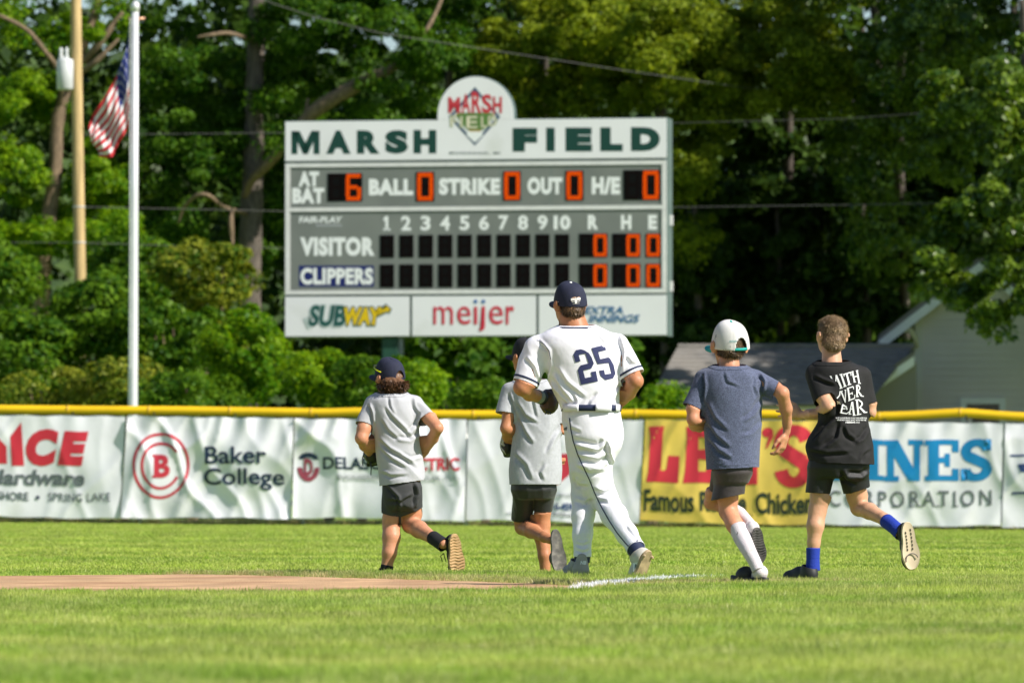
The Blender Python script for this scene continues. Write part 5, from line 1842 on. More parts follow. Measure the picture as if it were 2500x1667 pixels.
def hem_band(fig, garment, co, no, rad, lo, hi, m_, name, off=.0025, guard=None):
    """copy the part of a garment between two planes as a band"""
    bm = bmesh.new(); bm.from_mesh(garment.data); no = Vector(no).normalized(); co = Vector(co)
    for dd_, sg2 in ((lo, -1), (hi, 1)):
        bmesh.ops.bisect_plane(bm, geom=bm.verts[:] + bm.edges[:] + bm.faces[:], plane_co=co + no * dd_, plane_no=no)
    dl = []
    for fc_ in bm.faces:
        c_ = fc_.calc_center_median(); d = (c_ - co).dot(no)
        if not (lo < d < hi) or (c_ - co).length > rad or (guard and guard(np.array([c_]))[0] < .012): dl.append(fc_)
    bmesh.ops.delete(bm, geom=dl, context='FACES')
    bm.normal_update()
    for v2 in bm.verts: v2.co += v2.normal * off
    me2 = bpy.data.meshes.new(name); bm.to_mesh(me2); bm.free()
    return link(name, me2, m_, garment, True)
m_skin1 = sk('skin_fair_tan', (.56, .255, .145)); m_skin2 = sk('skin_tan', (.47, .20, .098)); m_skin3 = sk('skin_light', (.60, .325, .20))
m_tee = mat('grey_tee_cotton', (.43, .435, .46), .9, var=.05, vscale=3, bump=.25, bscale=220, sheen=.1)
m_tee2 = mat('grey_tee_heather', (.40, .41, .43), .9, var=.06, vscale=60, bump=.25, bscale=220, sheen=.1)
m_navyh = mat('navy_heather_cotton', (.085, .100, .165), .92, var=.35, vscale=170, bump=.3, bscale=220, sheen=.15)
m_blk = mat('black_cotton', (.0075, .0070, .0070), .85, var=.2, vscale=30, bump=.25, bscale=220)
m_jer = mat('white_jersey_knit', (.80, .79, .84), .75, var=.02, vscale=3, bump=.12, bscale=350)
m_pant = mat('white_pant_knit', (.78, .77, .82), .75, var=.03, vscale=3, bump=.12, bscale=350, dirt=(.62, .58, .50), dscale=5, dlo=.66, dhi=.85)
m_nv = mat('navy_trim', (.010, .018, .060), .7)
m_num = mat('navy_twill_number', (.020, .026, .095), .7, var=.12, vscale=20)
m_sh1 = mat('charcoal_shorts', (.042, .043, .045), .8, var=.12, vscale=12, bump=.2, bscale=200)
m_sh2 = mat('black_mesh_shorts', (.013, .013, .014), .5, var=.2, vscale=15, bump=.25, bscale=240, sheen=.2)
m_sh4 = mat('brown_grey_shorts', (.038, .028, .028), .6, var=.2, vscale=10, bump=.2, bscale=220, sheen=.1)
m_sh5 = mat('black_shorts', (.007, .007, .008), .6, bump=.2, bscale=220)
m_capn = mat('navy_cap_cloth', (.012, .015, .038), .85, var=.1, vscale=40, bump=.15, bscale=260)
m_capk = mat('black_cap_cloth', (.008, .008, .010), .85, bump=.15, bscale=260)
m_capw = mat('white_cap_cloth', (.66, .64, .62), .85, var=.03, vscale=20, bump=.15, bscale=260)
m_teal = mat('teal_brim_cloth', (.0, .33, .29), .7)
m_blks = mat('black_sock_knit', (.009, .009, .012), .9)
m_blus = mat('royal_blue_sock', (.008, .035, .33), .85, bump=.3, bscale=120)
m_whs = mat('white_ribbed_sock', (.66, .60, .62), .9, var=.03, vscale=20, bump=.3, bscale=160, dirt=(.50, .40, .33), dscale=20, dlo=.6, dhi=.85)
m_hairb = hair_mat('brown_hair', (.035, .018, .009), (.17, .085, .042))
m_hairl = hair_mat('light_brown_hair', (.17, .11, .06), (.52, .37, .225))
m_hairp = hair_mat('short_brown_hair', (.05, .030, .015), (.21, .125, .06))
m_haird = hair_mat('dark_hair', (.010, .006, .004), (.05, .028, .016))
m_gum = mat('gum_rubber_sole', (.50, .32, .15), .7, var=.12, vscale=20, dirt=(.60, .42, .22), dscale=25, dlo=.5, dhi=.7)
m_gumd = mat('gum_tread', (.40, .24, .10), .7)
m_slid = mat('grey_foam_sole', (.13, .12, .11), .85, var=.25, vscale=30, dirt=(.25, .22, .19), dscale=30, dlo=.55, dhi=.75)
m_slidd = mat('dark_tread', (.07, .065, .06), .85)
m_foam = mat('black_foam', (.016, .016, .018), .6)
m_beig = mat('beige_rubber_sole', (.58, .47, .32), .7, var=.06, vscale=15)
m_beid = mat('sole_groove', (.10, .08, .06), .8)
m_clg = mat('grey_cleat', (.30, .29, .27), .6, var=.12, vscale=15)
m_clw = mat('white_cleat', (.56, .53, .47), .6, var=.08, vscale=15, dirt=(.50, .36, .22), dscale=14, dlo=.48, dhi=.7)
m_cls = mat('cleat_sole_dirty', (.42, .31, .18), .8, var=.25, vscale=25)
m_glb = mat('brown_leather', (.060, .028, .012), .5, var=.3, vscale=15)
m_glk = mat('black_leather', (.008, .008, .010), .45, var=.2, vscale=15)
m_lace = mat('navy_lace', (.01, .02, .05), .5)

RAD = lambda f, q: f.r(q)


def rings(f, rows, dys=0.0):
    """rows: (xl, xr, y, half depth m[, dy])"""
    out = []
    for r_ in rows:
        xl, xr, y, hd_ = r_[:4]; dy = r_[4] if len(r_) > 4 else dys
        c_ = f.J((xl + xr) / 2, y, dy); out.append((c_[0], dy, c_[2], f.r((xr - xl) / 2), hd_))
    return out


def crs(f, lst):
    return [([f.J(a, b) for a, b in pl], f.r(w) * .95, d * 1.8) for pl, w, d in lst]


def limb(fd, f, pts, k=None):
    """pts: (x, y, dy, radius px)"""
    for a, b in zip(pts[:-1], pts[1:]):
        fd.cone(f.J(*a[:3]), f.J(*b[:3]), f.r(a[3]), f.r(b[3]), k or .015)


Mface = lambda yaw, pitch=0: basis(np.array(Matrix.Rotation(R(yaw), 3, 'Z') @ Vector((0, math.cos(R(pitch)), math.sin(R(pitch))))), (0, -math.sin(R(pitch)), 1))

# ---------------------------------------------------------------- 1 boy with navy cap and grey tee
f = Fig(38.2, 840, 840, 2.6125, 290, 'boy in grey tee, charcoal shorts and navy cap running leftmost')
M1 = Mface(40, 2)
hc = f.J(284, 212, .05)
b = Field(.006, .02)
head_field(b, hc, .93, M1)
b.cone(f.J(290, 250, .04), f.J(305, 330, .01), f.r(52), f.r(58))
b.sweep(rings(f, [(180, 440, 345, .07), (185, 455, 400, .09), (215, 460, 600, .085), (240, 478, 760, .09), (250, 490, 900, .10), (262, 480, 960, .09)]))
limb(b, f, [(175, 395, 0, 44), (128, 540, -.05, 44), (112, 600, -.07, 40)]); limb(b, f, [(112, 600, -.07, 38), (132, 645, .02, 36), (168, 700, .14, 25), (180, 715, .17, 24)])
limb(b, f, [(455, 385, 0, 44), (545, 470, -.07, 44), (598, 535, -.13, 37)]); limb(b, f, [(598, 535, -.13, 36), (565, 600, -.05, 36), (515, 680, .08, 25), (505, 700, .11, 22)])
hand(b, f.J(505, 700, .11), (-.5, .6, -.5), (-.7, -.5, .3), .9, 1, .9)
limb(b, f, [(325, 940, 0, 78), (305, 1120, .03, 60), (300, 1160, .03, 54), (302, 1230, .0, 57), (290, 1330, -.02, 46), (272, 1420, -.02, 34), (268, 1450, -.02, 36)])
limb(b, f, [(415, 940, 0, 82), (430, 1080, .05, 66), (424, 1150, .05, 56)]); limb(b, f, [(424, 1150, .05, 54), (480, 1180, -.06, 55), (560, 1228, -.22, 38), (600, 1250, -.30, 30), (635, 1270, -.33, 32)])
body = f.child('body', b.mesh('body'), m_skin1)
eyes(f, hc, .93, M1)
t = Field(.006, .03)
t.sweep(rings(f, [(232, 372, 306, .06), (175, 440, 326, .085), (150, 470, 350, .105), (158, 480, 430, .118), (182, 480, 540, .118), (197, 490, 640, .118), (206, 503, 730, .122), (220, 514, 820, .13), (226, 510, 900, .135), (226, 510, 960, .135)]), n=2.2)
t.cone(f.J(190, 385, 0), f.J(120, 540, -.035), f.r(56), f.r(60)); t.cone(f.J(452, 380, 0), f.J(548, 500, -.07), f.r(52), f.r(60))
me = t.mesh('tee_shirt')
cut(me, [(f.J(366, 886, 0), f.J(366, 886, 0) - f.J(352, 780, 0), .45), (f.J(126, 516, -.03), f.J(120, 560, -.04) - f.J(145, 470, -.01), .11), (f.J(528, 478, -.06), f.J(560, 512, -.08) - f.J(500, 436, -.02), .11)], t.pr[0][2])
cut(me, [(f.J(302, 309, 0), (0, -.12, 1), .10)])
keep_main(me, .2); smooth_v(me, 2)
cr = crs(f, [([(255, 400), (300, 470), (370, 540), (440, 620)], 13, .007), ([(205, 600), (290, 680), (380, 730), (470, 800)], 13, .008), ([(215, 660), (300, 740), (400, 800)], 12, .006), ([(480, 430), (455, 500), (400, 570)], 12, .007), ([(475, 560), (420, 600), (330, 590)], 12, .006),
            ([(280, 330), (290, 400), (320, 460)], 10, .004), ([(225, 820), (300, 850), (420, 840)], 12, .005), ([(430, 340), (440, 400), (470, 450)], 10, .005), ([(150, 380), (175, 440), (185, 520)], 9, .009), ([(230, 480), (280, 560), (350, 620)], 12, .005), ([(500, 700), (430, 720), (360, 690)], 12, .005)])
folds(me, .008, 8, (.6, 0, -.8), .3, 1, cr)
tee = solid(f.child('tee_shirt', me, m_tee), .003)
hem_band(f, tee, f.J(302, 309, 0), (0, -.12, 1), .11, -.018, -.0005, m_tee, 'collar', .0025)
s = Field(.006, .02)
s.sweep(rings(f, [(250, 486, 860, .115), (242, 500, 910, .125), (248, 496, 970, .13), (262, 484, 1035, .11), (285, 465, 1060, .08)]))
s.cone(f.J(322, 950, 0), f.J(300, 1110, .035), f.r(76), f.r(66)); s.cone(f.J(400, 940, 0), f.J(425, 1100, .04), f.r(92), f.r(82))
me = s.mesh('shorts')
cut(me, [(f.J(300, 1080, .03), f.J(296, 1100, .03) - f.J(320, 950, 0), .115)], s.pr[2][2]); cut(me, [(f.J(414, 1076, .03), (.42, .1, -1), .125)], s.pr[1][2]); cut(me, [(f.J(370, 875, 0), (0, 0, 1), .3)])
keep_main(me, .1); smooth_v(me, 2)
folds(me, .010, 9, (.5, 0, -.8), .3, 5, crs(f, [([(440, 880), (460, 960), (440, 1040)], 10, .01), ([(260, 900), (340, 980), (350, 1090)], 10, .006), ([(270, 1000), (370, 1010), (450, 960)], 12, .006)]))
shr_ = solid(f.child('shorts', me, m_sh1), .003)
tuck(body, [c for c in f.root.children if c.name.startswith(('tee_shirt', 'shorts'))])
# hair
h_ = Field(.006, .02)
h_.ell(hc + M1 @ np.array((0, -.022, -.010)), (.076, .092, .070), M1)
h_.ell(f.J(300, 250, -.03), (.062, .055, .040), None); h_.ell(f.J(350, 255, -.04), (.042, .045, .028), None)
hm = h_.mesh('hair'); cut(hm, [(hc + M1 @ np.array((0, .035, 0)), M1[:, 1], .3)])
V_, N_ = mesh_arr(hm); set_v(hm, V_ + N_ * (.006 * noise(V_, 55, 2))[:, None])
ho = f.child('hair', hm, m_hairb)
hair_strands(f, 'hair_locks', hm, m_hairb, 2300, .032, .0028, 3, (.35, -.25, -.5), .55, lambda V: (V[:, 2] < f.J(0, 240)[2]) & (V[:, 1] < .08), curl=.28, parent=ho)
co, A = cap(f, hc, 1.03, M1, m_capn, m_capn, m_capn, opening=True, strap_m=m_capn, tiltM=Mface(40, 8))
# sunglasses on the cap
mb = MB()
for sx in (-1, 1):
    mb.tube([A(sx * .018, .098, .060), A(sx * .045, .086, .062), A(sx * .070, .055, .058), A(sx * .084, .01, .048), A(sx * .088, -.03, .044)], .0042, 6)
mb.tube([A(-.02, .098, .060), A(.02, .098, .060)], .004, 6)
sg_ = mb.build('sunglasses', mat('neon_yellow_plastic', (.62, .66, .0), .35), co, smooth=True)
for sx in (-1, 1):
    mb = MB(); P_ = [A(sx * .008, .1035, .068), A(sx * .050, .088, .070), A(sx * .052, .088, .046), A(sx * .012, .105, .044)]
    mb.add(P_, [(0, 1, 2, 3)]); solid(mb.build('lens', mat('mirror_lens', (.1, .1, .12), .1, metal=.6), sg_), .002)
# socks and shoes
tube_on(f, 'sock', [f.J(277, 1408, -.02), f.J(268, 1450, -.02), f.J(268, 1480, -.02)], [f.r(38), f.r(37), f.r(38)], m_blks)
tube_on(f, 'sock', [f.J(572, 1232, -.24), f.J(600, 1250, -.30), f.J(640, 1276, -.335)], [f.r(42), f.r(41), f.r(44)], m_blks)
gh = f.J(268, 1500, -.06); gh[2] = 0.0
shoe(f, 'shoe', gh + np.array((0, -.02, 0)), (-.15, 1, 0), (0, 0, 1), .25, .09, m_blks, m_gum)
_, SA, SM = shoe(f, 'shoe', f.J(708, 1204, -.37), (.10, -.03, -1), (-.42, 1, 0), f.r(275), f.r(112), m_blks, m_gum, m_gumd, sole_t=.028, label='black shoe with tan gum sole turned to the back')
mb = MB(); q = f.J(640, 1330, -.30)
for dx in (-.01, .012): mb.tube([q, q + np.array((dx - .01, -.01, -.015)), q + np.array((dx, -.01, -.05))], .003, 5)
mb.build('laces', m_blks, _)
# glove
gl_ = empty('baseball_glove', tuple(f.o + Vector(f.J(165, 705, .1)))); tag(gl_, 'black baseball glove on the left hand of the leftmost boy', 'baseball glove')
g_ = Field(.005, .02); J_ = lambda x, y, d: f.J(x, y, d) - (np.array(gl_.location) - np.array(f.o))
g_.ell(J_(178, 705, .16), (.050, .06, .062)); g_.ell(J_(150, 700, .18), (.030, .05, .030))
for k in range(4): g_.cone(J_(165 + k * 14, 700, .18), J_(150 + k * 26, 765 - k * 3, .24), .018, .015, .012)
me = g_.mesh('leather'); V_, N_ = mesh_arr(me); set_v(me, V_ + N_ * (.004 * noise(V_, 35, 2))[:, None]); link('leather', me, m_glk, gl_, True)
for pl in ([(125, 690, .13), (116, 720, .12), (115, 760, .12), (117, 776, .12)], [(165, 750, .12), (170, 790, .12), (168, 834, .12)]):
    mb = MB(); mb.tube([J_(*q) for q in pl], .0035, 5); mb.build('lace', m_lace, gl_)
print('kid1 ground', gh, f.J(268, 1470))

# ---------------------------------------------------------------- 2 boy behind the player
f = Fig(38.0, 1180, 660, 2.0114, 300, 'boy in loose grey tee, black shorts and black cap half hidden by the player')
M2 = Mface(38, 0)
hc = f.J(208, 425, .04)
b = Field(.006, .02)
head_field(b, hc, .92, M2)
b.cone(f.J(212, 470, .03), f.J(230, 545, .0), f.r(38), f.r(46))
b.sweep(rings(f, [(130, 350, 560, .07), (140, 360, 640, .09), (170, 345, 760, .085), (165, 350, 900, .09), (165, 345, 1050, .10), (175, 330, 1090, .09)]))
limb(b, f, [(125, 600, 0, 34), (125, 710, -.03, 31), (112, 775, -.05, 28)]); limb(b, f, [(112, 775, -.05, 28), (118, 815, .06, 24), (122, 845, .14, 18)])
limb(b, f, [(350, 610, 0, 34), (378, 740, .0, 25), (384, 800, .0, 22), (394, 880, .05, 17)])
hand(b, f.J(394, 885, .05), (.1, .3, -1), (-1, 0, 0), .85, 1, .6)
limb(b, f, [(300, 1080, 0, 52), (290, 1180, .02, 42), (292, 1250, .03, 36), (290, 1310, .02, 38), (300, 1400, .0, 31), (305, 1490, .0, 24), (306, 1530, .0, 25)])
limb(b, f, [(200, 1080, 0, 56), (188, 1200, .10, 46), (192, 1260, .12, 36)]); limb(b, f, [(192, 1262, .12, 37), (235, 1278, .0, 36), (300, 1308, -.17, 25), (332, 1322, -.235, 21)])
body = f.child('body', b.mesh('body'), m_skin2)
eyes(f, hc, .92, M2)
t = Field(.006, .03)
t.sweep(rings(f, [(178, 290, 530, .06), (135, 330, 545, .085), (108, 360, 575, .105), (125, 365, 640, .118), (152, 372, 740, .12), (140, 382, 860, .13), (126, 388, 980, .14), (128, 380, 1060, .145), (128, 380, 1110, .145)]), n=2.2)
t.cone(f.J(128, 590, 0), f.J(106, 720, -.03), f.r(40), f.r(50)); t.cone(f.J(345, 590, 0), f.J(384, 770, 0), f.r(36), f.r(34))
me = t.mesh('tee_shirt')
cut(me, [(f.J(254, 1052, 0), (0, 0, -1), .45), (f.J(106, 702, -.03), f.J(90, 760, -.04) - f.J(108, 620, -.01), .10), (f.J(382, 752, 0), (0.15, 0, -1), .08)], t.pr[0][2])
cut(me, [(f.J(230, 533, 0), (0, -.12, 1), .10)])
keep_main(me, .2); smooth_v(me, 2)
cr = crs(f, [([(160, 720), (200, 800), (240, 860)], 10, .007), ([(150, 640), (200, 720), (270, 760)], 10, .006), ([(140, 900), (200, 960), (230, 1040)], 12, .006), ([(370, 760), (330, 830), (300, 900)], 10, .006), ([(230, 560), (240, 650), (260, 740)], 9, .004), ([(300, 940), (270, 990), (290, 1040)], 10, .005), ([(120, 600), (140, 650), (160, 720)], 7, .006)])
folds(me, .008, 8, (.35, 0, -.9), .3, 11, cr)
tee = solid(f.child('tee_shirt', me, m_tee2), .003)
hem_band(f, tee, f.J(230, 533, 0), (0, -.12, 1), .11, -.018, -.0005, m_tee2, 'collar', .0025)
s = Field(.006, .02)
s.sweep(rings(f, [(145, 355, 1020, .12), (140, 358, 1080, .125), (160, 340, 1120, .10)]))
s.cone(f.J(198, 1080, 0), f.J(190, 1230, .10), f.r(58), f.r(50)); s.cone(f.J(304, 1080, 0), f.J(294, 1200, .03), f.r(52), f.r(44))
me = s.mesh('shorts')
cut(me, [(f.J(190, 1214, .09), (.1, .5, -1), .13)], s.pr[2][2]); cut(me, [(f.J(296, 1184, .02), (0, .1, -1), .115)], s.pr[1][2]); cut(me, [(f.J(250, 1030, 0), (0, 0, 1), .3)])
keep_main(me, .1); smooth_v(me, 2); folds(me, .016, 8, (0, 0, 1), .2, 15)
shr_ = solid(f.child('shorts', me, m_sh2), .003)
tuck(body, [c for c in f.root.children if c.name.startswith(('tee_shirt', 'shorts'))])
h_ = Field(.006, .02); h_.ell(hc + M2 @ np.array((0, -.020, .004)), (.076, .09, .082), M2); hm = h_.mesh('hair'); cut(hm, [(hc + M2 @ np.array((0, .035, 0)), M2[:, 1], .3), (f.J(210, 470), (0, 0, -1), .4)])
f.child('hair', hm, m_haird)
co, A = cap(f, hc, 1.0, M2, m_capk, m_capk, m_capk, tiltM=Mface(38, 6), brim_len=.085)
mb = MB()
for sx in (-1, 1):
    P_ = [np.array(hc) + M2 @ (np.array(q) * .92) for q in ((sx * .012, .098, .014), (sx * .056, .082, .016), (sx * .058, .080, -.014), (sx * .016, .100, -.018))]
    mb.add(P_, [(0, 1, 2, 3)])
    mb.tube([np.array(hc) + M2 @ (np.array(q) * .92) for q in ((sx * .056, .082, .010), (sx * .076, .04, .010), (sx * .083, -.01, .006))], .003, 5)
solid(mb.build('sunglasses', m_foam, f.root), .002)
tube_on(f, 'sock', [f.J(306, 1505, 0), f.J(306, 1540, 0)], [f.r(26), f.r(26)], m_blks)
gh = f.J(306, 1540, -.05); gh[2] = 0
shoe(f, 'shoe', gh, (-.1, 1, 0), (0, 0, 1), .235, .088, m_blks, m_foam)
_, SA, SM = shoe(f, 'slide_sandal', f.J(352, 1268, -.30), (.13, -.05, -1), (-.30, 1, .0), f.r(222), f.r(80), m_foam, m_slid, None, slide=True, sole_t=.026, label='worn dark grey sandal sole turned to the back')
gl_ = empty('baseball_glove', tuple(f.o + Vector(f.J(108, 860, .1)))); tag(gl_, 'black and white baseball glove held by the boy behind the player', 'baseball glove')
g_ = Field(.005, .02); J_ = lambda x, y, d: f.J(x, y, d) - (np.array(gl_.location) - np.array(f.o))
g_.ell(J_(118, 862, .15), (.040, .06, .062)); g_.ell(J_(104, 850, .17), (.028, .05, .045))
for k in range(3): g_.cone(J_(102 + k * 9, 870, .17), J_(108 + k * 10, 906, .2), .016, .013, .012)
link('leather', g_.mesh('leather'), m_glk, gl_, True)
mw = mat('white_leather', (.55, .55, .53), .5)
for pl in ([(95, 812, .10), (88, 840, .12), (90, 872, .14)], [(108, 808, .09), (100, 830, .095), (96, 850, .10)], [(92, 850, .11), (104, 858, .09)], [(90, 868, .13), (100, 884, .11), (112, 898, .12)]):
    mb = MB(); mb.tube([J_(*q) for q in pl], .007, 6); mb.build('trim', mw, gl_, smooth=True)

# ---------------------------------------------------------------- 3 player
f = Fig(35.7, 1180, 660, 2.0114, 480, 'tall baseball player in white uniform with navy cap and number 25')
M3 = Mface(30, 0)
hc = f.J(422, 166, .03)
b = Field(.006, .02)
head_field(b, hc, 1.0, M3)
b.cone(f.J(426, 200, .02), f.J(450, 290, .0), f.r(60), f.r(70))
b.sweep(rings(f, [(330, 600, 330, .09), (330, 640, 390, .11), (370, 650, 520, .11), (400, 655, 650, .11), (400, 665, 740, .12), (420, 650, 820, .12)]))
limb(b, f, [(270, 400, 0, 62), (215, 540, -.04, 52), (190, 575, -.05, 42)]); limb(b, f, [(190, 575, -.05, 40), (228, 604, .06, 36), (285, 622, .18, 27), (300, 628, .21, 26)])
limb(b, f, [(650, 385, 0, 44), (722, 500, -.05, 43), (745, 545, -.10, 38)]); limb(b, f, [(745, 545, -.10, 38), (712, 600, .02, 36), (655, 665, .12, 25), (645, 680, .15, 24)])
hand(b, f.J(645, 680, .15), (-.6, .7, -.2), (-.3, -.4, -.8), 1.0, 1, .9)
limb(b, f, [(500, 830, 0, 60), (492, 1060, .10, 42), (490, 1200, .03, 40), (487, 1370, -.02, 28), (487, 1400, -.02, 32), (484, 1440, -.02, 34)])
limb(b, f, [(570, 830, 0, 70), (582, 1080, .03, 42), (645, 1200, -.12, 38), (735, 1345, -.32, 26), (745, 1360, -.33, 30), (765, 1400, -.36, 30)])
body = f.child('body', b.mesh('body'), m_skin2)
eyes(f, hc, 1.0, M3)
t = Field(.006, .03)
t.sweep(rings(f, [(388, 528, 260, .065), (368, 548, 270, .08), (316, 596, 290, .10), (262, 648, 318, .13), (262, 668, 370, .15), (300, 672, 450, .155), (318, 672, 540, .15), (345, 674, 610, .145), (372, 672, 665, .145), (384, 668, 710, .14)]), n=2.2)
t.cone(f.J(262, 385, 0), f.J(198, 580, -.02), f.r(68), f.r(66)); t.cone(f.J(655, 370, 0), f.J(745, 545, -.04), f.r(60), f.r(64))
me = t.mesh('jersey'); jg = t.pr[0][2]
cut(me, [(f.J(204, 556, -.02), f.J(170, 640, -.03) - f.J(222, 500, 0), .15), (f.J(732, 518, -.03), f.J(765, 590, -.05) - f.J(712, 480, -.02), .14), (f.J(530, 684, 0), (.02, 0, -1), .32)], t.pr[0][2])
cut(me, [(f.J(458, 268, 0), (0, -.10, 1), .11)])
keep_main(me, .2); smooth_v(me, 2)
cr = crs(f, [([(265, 345), (315, 400), (325, 470), (300, 560)], 8, .008), ([(655, 310), (680, 400), (668, 520)], 8, .009), ([(310, 560), (370, 630), (420, 680)], 12, .010), ([(330, 520), (380, 600), (440, 670)], 12, .008), ([(350, 480), (400, 560), (500, 640)], 12, .006), ([(660, 560), (620, 620), (600, 660)], 10, .007), ([(480, 300), (560, 330), (600, 380)], 12, .005),
            ([(690, 420), (720, 460), (760, 470)], 10, .007), ([(200, 430), (240, 480), (270, 560)], 10, .006), ([(560, 600), (520, 640), (500, 680)], 10, .006), ([(430, 600), (450, 640), (440, 680)], 8, .005)])
folds(me, .009, 7, (.5, 0, -.85), .3, 21, cr)
jer = solid(f.child('jersey', me, m_jer), .003)
p = Print(); p.begin()
K = lambda pts: [((1370 + x / 11.2 - 1180) * 2.0114, (820 + y / 11.2 - 660) * 2.0114) for x, y in pts]
p.poly(m_num, K([(325, 540), (395, 405), (530, 380), (620, 405), (750, 485), (668, 505), (650, 498), (470, 530), (520, 710), (382, 740)]))
p.poly(m_num, K([(650, 498), (750, 485), (830, 610), (885, 765), (815, 905), (742, 765)]))
p.poly(m_num, K([(742, 765), (815, 905), (590, 960), (445, 955), (520, 820)]))
p.poly(m_num, K([(445, 955), (590, 960), (645, 1165), (535, 1345)]))
p.poly(m_num, K([(535, 1345), (645, 1165), (832, 1125), (1000, 1250)]))
p.poly(m_num, K([(832, 1125), (805, 1000), (940, 975), (1000, 1250)]))
p.begin(); p.poly(m_num, K([(820, 350), (1110, 272), (1140, 318), (1198, 310), (1220, 400), (1005, 455)]))
p.poly(m_num, K([(820, 350), (1005, 455), (1060, 650), (990, 785), (905, 590)]))
p.poly(m_num, K([(990, 785), (1060, 650), (1280, 595), (1330, 625), (1295, 750)]))
p.poly(m_num, K([(1330, 625), (1430, 800), (1480, 1040), (1410, 1170), (1365, 1035), (1295, 750)]))
p.poly(m_num, K([(1410, 1170), (1200, 1218), (1075, 1110), (1190, 1062), (1365, 1035)]))
p.poly(m_num, K([(1075, 1110), (1030, 960), (1165, 940), (1190, 1062)]))
stick(f, jer, p, 'number', .0035, 5, 0)


def strip(fig, garment, pts, w, m_, name, off=.003, both=True):
    """a narrow band laid over a garment along crop-pixel points, only on the camera side"""
    q = Print(); q.begin(); n = len(pts)
    for i in range(n - 1):
        a = np.array(pts[i], float); b2 = np.array(pts[i + 1], float); d = (b2 - a) / np.linalg.norm(b2 - a); nn2 = np.array((-d[1], d[0])) * w / 2
        a = a - d * w * .15; b2 = b2 + d * w * .15
        q.poly(m_, [tuple(a + nn2), tuple(b2 + nn2), tuple(b2 - nn2), tuple(a - nn2)])
    return stick(fig, garment, q, name, off, 4)


hem_band(f, jer, f.J(204, 556, -.02), f.J(170, 640, -.03) - f.J(222, 500, 0), .15, -.028, -.016, m_nv, 'sleeve_stripe', guard=jg)
hem_band(f, jer, f.J(732, 518, -.03), f.J(765, 590, -.05) - f.J(712, 480, -.02), .13, -.028, -.016, m_nv, 'sleeve_stripe', guard=jg)
hem_band(f, jer, f.J(458, 268, 0), (0, -.10, 1), .12, -.014, -.007, m_nv, 'collar_stripe')
strip(f, jer, [(262, 343), (300, 365), (322, 400), (330, 440)], 2.5, m_nv, 'shoulder_piping')
t = Field(.006, .025)
t.sweep(rings(f, [(390, 668, 640, .135), (384, 672, 690, .145), (388, 682, 750, .155), (394, 684, 820, .155), (405, 668, 880, .14), (425, 625, 930, .11)]), n=2.2)
limb(t, f, [(560, 820, -.01, 122), (530, 960, .0, 100), (560, 1060, .02, 76), (595, 1120, .03, 62), (640, 1200, -.10, 60), (700, 1290, -.22, 50), (745, 1365, -.33, 42), (760, 1395, -.36, 40)], .03)
limb(t, f, [(490, 860, .05, 85), (492, 1000, .10, 66), (490, 1110, .10, 57), (490, 1200, .05, 56), (487, 1300, .0, 48), (487, 1400, -.02, 40), (487, 1440, -.02, 39)], .02)
me = t.mesh('trousers')
cut(me, [(f.J(530, 672, 0), (0, 0, 1), .4), (f.J(487, 1405, -.02), (0, 0, -1), .12), (f.J(744, 1362, -.33), f.J(760, 1395, -.36) - f.J(700, 1290, -.22), .10)])
keep_main(me, .1); smooth_v(me, 2)
cr = crs(f, [([(585, 830), (560, 860), (430, 830)], 12, .008), ([(610, 870), (560, 900), (450, 880)], 12, .009), ([(615, 910), (560, 950), (470, 930)], 12, .008), ([(440, 960), (520, 1000), (600, 990)], 12, .007), ([(535, 1080), (590, 1100), (640, 1080)], 12, .008), ([(560, 1130), (610, 1140), (660, 1120)], 10, .006),
            ([(600, 840), (605, 900), (625, 960)], 9, .014), ([(445, 1130), (500, 1150), (540, 1120)], 10, .006), ([(450, 1370), (490, 1385), (525, 1370)], 7, .005), ([(450, 1340), (490, 1350), (525, 1335)], 7, .004), ([(440, 1020), (460, 1060), (520, 1060)], 10, .008), ([(690, 1250), (720, 1290), (760, 1330)], 8, .005), ([(400, 730), (420, 780), (480, 800)], 10, .004)])
folds(me, .007, 8, (1, 0, -.25), .35, 25, cr)
tr_ = solid(f.child('trousers', me, m_pant), .003)
strip(f, tr_, [(422, 726), (428, 780), (440, 838), (462, 905), (490, 965), (521, 1030), (545, 1090), (578, 1160), (612, 1222), (650, 1283), (690, 1333), (722, 1368)], 5, m_nv, 'side_piping')
q = Print(); q.begin(); q.text(m_nv, 'R', 399, 411, 769, 785, .03, .5); q.poly(m_nv, [(392, 782), (401, 770), (403, 772), (395, 785)])
stick(f, tr_, q, 'maker_mark', .003, 4)
tuck(body, [jer, tr_])
# belt
RB = rings(f, [(388, 672, 676, .152)])[0]
mb = MB(); vs = []; fs = []
for i, zz_ in enumerate((RB[2] - .018, RB[2] + .018)):
    for j in range(64):
        a = 2 * math.pi * j / 64
        vs.append((RB[0] + (RB[3] + .004) * math.copysign(abs(math.cos(a)) ** .85, math.cos(a)), RB[1] + (RB[4] + .003) * math.copysign(abs(math.sin(a)) ** .85, math.sin(a)), zz_))
for j in range(64): fs.append((j, (j + 1) % 64, 64 + (j + 1) % 64, 64 + j))
mb.add(vs, fs); belt = mb.build('belt', m_nv, f.root, smooth=True); solid(belt, .004, 1)
